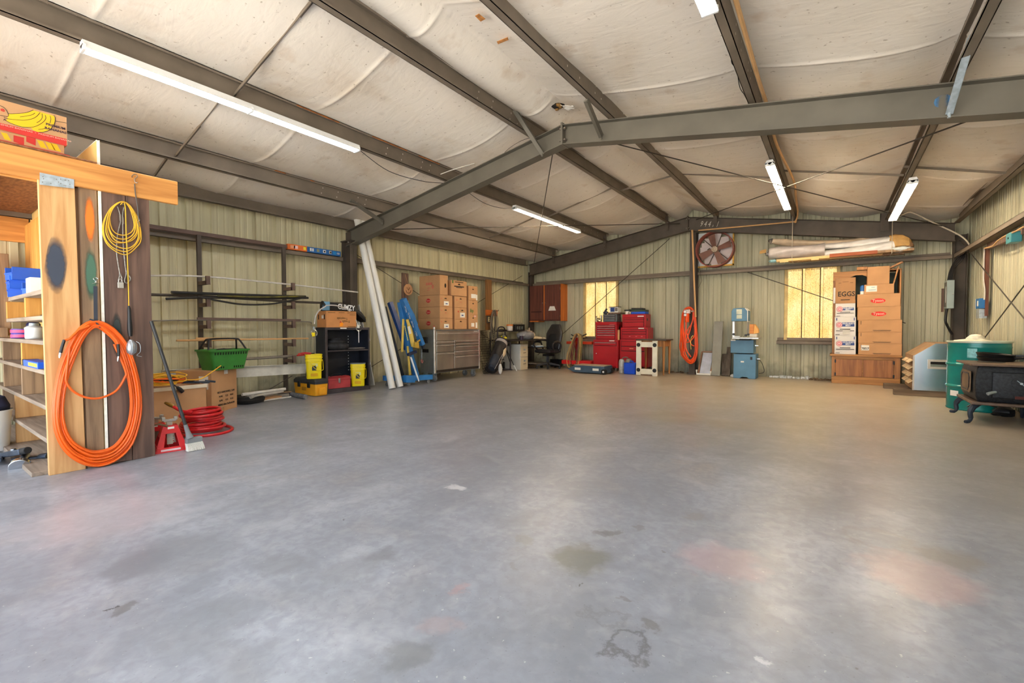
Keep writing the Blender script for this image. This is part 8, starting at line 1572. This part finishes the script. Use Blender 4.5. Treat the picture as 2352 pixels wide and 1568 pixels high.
# ---- big metal duct box on skids
t = thing('duct_heater', 'large silver louvred metal box with a chamfered top, resting on timber skids', 'air heater', (.98, 9.10, .09)); SIL = mat('bright_sheet_metal', (196, 204, 214), .22, .9, var=.06, scale=2); DUST = mat('dusty_tan_metal', (166, 138, 106), .6, .2, var=.12, scale=6)
def cz(x, y, Y=9.10): p = on(2030+x/5.06, 680+y/5.06, 1, Y); return p.x-.98, p.z-.09
q = [cz(335, 1112), cz(345, 690), cz(600, 548)]; X1, Z1 = .78, q[2][1]; pf = [(q[0][0], 0), (q[1][0], q[1][1]), (q[2][0], Z1), (X1, Z1), (X1, 0)]; DEP = .96
b = MB(); b.prism([(x, .004, z) for x, z in pf], (0, DEP, 0)); b.build('casing', DUST, t, bevel=.006); b = MB(); b.prism([(x+(.004 if x < .3 else 0), 0, z-(.003 if z > .3 else -.003)) for x, z in pf], (0, .005, 0)); b.build('end_panel', SIL, t)
b = MB(); b.box(q[0][0]-.006, q[0][0]+.015, -.002, .02, 0, q[1][1]); b.build('corner_trim', mat('pale_trim', (190, 180, 166), .4, .4), t)
a, z1_ = cz(510, 735); c, z0_ = cz(720, 850); b = MB(); b.box(a, a+.03, -.012, .0, z0_, z1_); b.box(a+.03, c+.2, -.012, 0, z1_-.03, z1_); b.box(a+.03, c+.2, -.012, 0, z0_, z0_+.03); b.build('opening_frame', mat('pale_trim', (190, 180, 166)), t); b = MB(); b.box(a+.03, c+.2, -.002, .0, (z0_+z1_)/2, z1_-.03); b.build('opening', HOLE, t); b = MB(); b.prism([(a+.03, -.002, z0_+.03), (c+.2, -.002, z0_+.03), (c+.2, .0-.012, (z0_+z1_)/2), (a+.03, -.012, (z0_+z1_)/2)], (0, .002, 0)); b.build('deflector', SIL, t)
for j in range(4):
    z_ = q[1][1]*(.18+.2*j)
    for k in range(2):
        y0 = .06+.46*k; b = MB(); x_ = q[0][0]; b.prism([(x_, y0, z_+.05), (x_-.05, y0, z_+.005), (x_-.05, y0, z_), (x_, y0, z_+.035)], (0, .38, 0)); b.build('louvre', mat('cream_louvre', (226, 206, 168), .5, .1), t, smooth=0)
for (y, lab, xs_) in ((9.02, 'rough timber skid under the front of the silver metal box', (.76, 1.6)), (9.86, 'rough timber skid under the rear of the silver metal box', (.70, 1.6))):
    b = MB(); b.box(xs_[0], xs_[1], 0, .11, 0, .088); tag(b.build('timber_skid', mat('grey_brown_timber', (118, 98, 78), .85, 0, var=.25, scale=7, stretch=(.2, 2, 2)), None, (0, y+.09, 0), bevel=.004), lab, 'timber', 'timber skids')
# ---- green drum
t = thing('steel_drum', 'teal green steel drum behind the wood stove, lid edge worn', 'drum', (1.49, 8.083, 0)); DRM = mat('teal_drum_enamel', (14, 134, 128), .25, .1, var=.12, scale=3, c2=(20, 116, 112)); r_ = .288
HD = .87
b = MB(); b.lathe([(0, .02), (r_-.01, .02), (r_, 0), (r_+.006, .01), (r_, .03)]+[(r_, .27), (r_+.012, .285), (r_+.012, .30), (r_, .315), (r_, .55), (r_+.012, .565), (r_+.012, .58), (r_, .595), (r_, HD-.09), (r_+.004, HD-.08), (r_, HD-.06), (r_, HD-.02), (r_-.012, HD-.02), (r_-.012, .05)], n=48); b.build('body', DRM, t)
b = MB(); b.lathe([(r_-.012, HD-.025), (r_+.008, HD-.025), (r_+.012, HD-.012), (r_+.008, HD), (r_-.008, HD), (r_-.012, HD-.025)], n=48); b.build('rim', mat('worn_pale_rim', (196, 206, 190), .35, .3, var=.15), t)
b = MB(); b.ball((-.05, .0, HD-.03), (.2, .2, .05), 16, 7, .3, 5); b.ball((-.02, .03, HD+.01), (.09, .09, .07), 12, 7, .3, 6); tag(b.build('white_bag', mat('cream_sack', (226, 220, 202), .7, 0, var=.08, bump=.8), None, (1.49, 8.083, 0)), 'cream sack bunched up inside the top of the green drum', 'sack')
def drum_patch(nm, px0, py0, px1, py1, m, dr=.002):
    """patch hugging the drum between two pixel corners"""
    def az(px, py):
        d = RT*(px-IW/2)-UP*(py-IH/2)+_f*FPX; o_ = CAM-Vector((1.49, 8.083, 0)); a = d.x**2+d.y**2; b_ = 2*(d.x*o_.x+d.y*o_.y); c = o_.x**2+o_.y**2-r_**2; tt = (-b_-math.sqrt(max(0, b_*b_-4*a*c)))/(2*a); p = o_+d*tt; return math.atan2(p.y, p.x), p.z
    a0, z1_ = az(px0, py0); a1, z0_ = az(px1, py1); b = MB(); n = 8; vs_ = []
    for k in range(n+1): a = a0+(a1-a0)*k/n; vs_ += [Vector(((r_+dr)*math.cos(a), (r_+dr)*math.sin(a), z)) for z in (z0_, z1_)]
    b.add(vs_, [(2*k, 2*k+2, 2*k+3, 2*k+1) for k in range(n)]); b.build(nm, m, t)
drum_patch('label', 2183, 895, 2201, 910, PAPER); drum_patch('worn_patch', 2222, 800, 2244, 822, mat('scraped_pale_patch', (120, 178, 178), .4, .2, var=.2, scale=30))
# ---- cast iron wood stove
IRON = mat('black_cast_iron', (46, 48, 52), .5, .4, var=.25, scale=40, bump=.4, bscale=90); IROND = mat('dusty_brown_iron', (120, 100, 78), .65, .2, var=.15, scale=10)
t = thing('wood_stove', 'black cast iron wood stove on curved legs at the right picture edge', 'wood stove', (1.27, 6.90, 0)); SW, SD, Z0, ZT = .50, .64, .235, .645
def sring(z, grow, n=6):
    return [(x, y, z) for x, y in ((-grow*.7, -grow), (SW+grow*.7, -grow), (SW+grow*.7, SD+grow), (-grow*.7, SD+grow))]
b = MB(); b.loft([sring(z, g_) for z, g_ in ((Z0, -.01), (Z0+.06, .022), (Z0+.16, .034), (Z0+.26, .03), (ZT-.06, .012), (ZT-.02, -.004))]); b.build('body', IRON, t, bevel=.012, smooth=30)
b = MB(); b.box(-.06, SW+.06, -.06, SD+.06, ZT-.022, ZT); b.build('top_plate', mat('rusty_top_plate', (112, 92, 78), .5, .4, var=.2, scale=10), t, bevel=.006); b = MB(); b.lathe([(0, ZT), (.11, ZT), (.112, ZT+.004), (0, ZT+.005)], (SW*.35, SD*.6, 0), n=24); b.build('lid_plate', IRON, t)
b = MB(); b.box(-.05, SW+.05, -.05, SD+.05, Z0-.03, Z0); b.build('base_tray', mat('rusty_top_plate', (112, 92, 78)), t, bevel=.006)
b = MB(); b.prism([(-.034, .12, Z0+.08), (-.034, .5, Z0+.08), (-.034, .55, Z0+.12), (-.034, .55, Z0+.28), (-.03, .5, Z0+.32), (-.03, .12, Z0+.32), (-.034, .08, Z0+.28), (-.034, .08, Z0+.12)], (-.008, 0, 0)); b.build('side_panel', IROND, t, bevel=.004); b = MB(); b.tube([(-.04, .17, Z0+.11), (-.04, .45, Z0+.11), (-.042, .49, Z0+.15), (-.042, .49, Z0+.25), (-.04, .45, Z0+.29), (-.04, .17, Z0+.29), (-.042, .13, Z0+.25), (-.042, .13, Z0+.15)], .008, 6, closed=True); b.build('side_molding', IRON, t)
b = MB(); b.loft([[(x, -.026-d_, z) for x, z in ((.10+i, Z0+.05+i), (SW-.02-i, Z0+.05+i), (SW-.02-i, ZT-.08-i), (.10+i, ZT-.08-i))] for i, d_ in ((0, 0), (.004, .014), (.016, .02))]); b.build('door', IRON, t, bevel=.008)
b = MB(); b.cyl((SW*.62, -.044, Z0+.22), (SW*.62, -.056, Z0+.22), .07, 28); b.build('draft_wheel', IRON, t, bevel=.004); b = MB(); b.cyl((SW*.62, -.056, Z0+.22), (SW*.62, -.072, Z0+.22), .012, 10); b.bar((SW*.62-.03, -.058, Z0+.25), (SW*.62+.03, -.058, Z0+.19), .012, .006); b.build('draft_knob', ZINC, t)
b = MB(); b.tube([(.13, -.05, Z0+.12), (.10, -.075, Z0+.115), (.06, -.10, Z0+.10)], [.012, .017, .017], 10); b.build('spring_handle', ZINC, t); b = MB(); b.box(SW*.62-.04, SW*.62+.12, -.05, -.042, Z0+.055, Z0+.085); b.build('maker_plate', mat('dark_red_plate', (84, 32, 24), .5, .2), t)
for sx_, sy_ in ((-1, -1), (-1, 1), (1, -1), (1, 1)):
    x = .02 if sx_ < 0 else SW-.02; y = .03 if sy_ < 0 else SD-.03; fx_ = sx_ if sx_ < 0 else .2; b = MB(); b.tube(spl([Vector((x, y, Z0-.02)), Vector((x+fx_*.05, y+sy_*.04, Z0-.06)), Vector((x+fx_*.075, y+sy_*.06, Z0-.12)), Vector((x+fx_*.07, y+sy_*.06, .05)), Vector((x+fx_*.09, y+sy_*.075, .02)), Vector((x+fx_*.12, y+sy_*.1, .015))], 4), [.03]*4+[.028]*4+[.022]*4+[.018]*4+[.02]*4+[.015], 8); b.build('leg', mat('blue_black_iron', (52, 62, 76), .5, .4, var=.2), t)
def skillet(lab, loc, r0, tilt):
    s_ = thing('skillet', lab, 'frying pan', loc, 0, 'skillets'); s_.rotation_euler = tilt
    b = MB(); b.lathe([(0, 0), (r0*.82, 0), (r0*.88, .004), (r0, .045), (r0-.006, .047), (r0*.84, .01), (0, .008)], n=36); b.build('pan', mat('seasoned_iron', (34, 33, 34), .35, .5, var=.2), s_)
    b = MB(); b.tube([(r0-.01, 0, .038), (r0+.06, 0, .046), (r0+.15, 0, .05)], [.016, .011, .015], 8, flat=.5); b.build('handle', mat('seasoned_iron', (34, 33, 34)), s_); return s_
pc = fl(2288, 829, ZT)
skillet('lower black iron skillet resting on the wood stove', (pc.x, pc.y, ZT+.001), .165, (0, 0, R(-38))); skillet('upper black iron skillet tilted inside the lower one on the wood stove', (pc.x-.01, pc.y, ZT+.042), .165, (R(0), R(5), R(-20)))
t = thing('dark_debris', 'dark metal parts and wires on the floor behind the wood stove legs', 'scrap', (1.62, 7.62, 0)); b = MB(); b.ball((0, 0, .05), (.1, .08, .06), 10, 6, .5); b.tube(spl([Vector((-.3, .0, .08)), Vector((-.2, .03, .14)), Vector((-.05, 0, .1)), Vector((.05, .05, .13))], 4), .008, 6); b.build('scrap', BLACK, t)
# ---- loose wires along the roof and the middle rafter
def wire(lab, pts, r_, m=BLACK): b = MB(); o = Vector(pts[0]); b.tube(spl([Vector(p)-o for p in pts], 6), r_, 5); tag(b.build('loose_wire', m, None, o), lab, 'wire', 'loose roof wires')
wire('thin wire sagging from the long front fixture towards the middle rafter', [(-4.58, 3.34, 3.14), (-4.50, 3.7, 2.98), (-4.45, 4.2, 2.98), (-4.55, 4.7, 3.1)], .004)
wire('thin wire sagging from the middle rafter to the light fixture over the cartons', [(-4.5, 5.0, 3.13), (-4.48, 5.5, 3.0), (-4.5, 6.0, 3.02), (-4.58, 6.5, 3.13)], .004)
wire('thin wire wandering down the side of the pipe purlin to the middle rafter', [on(x, y, 0, -.74) for x, y in ((1672, 100), (1679, 128), (1681, 145), (1692, 160), (1699, 200), (1710, 218), (1716, 230))], .0035)
wire('pale rod lying on top of the middle rafter left of the ridge', [on(1012, 400, 1, 4.7), on(1045, 388, 1, 4.78), on(1090, 375, 1, 4.95)], .006, PIPEW)
wire('thin wire looping up from the middle rafter near the ridge', [on(1150, 360, 1, 4.84), on(1170, 340, 1, 4.80), on(1200, 322, 1, 4.76), on(1235, 312, 1, 4.74)], .003)
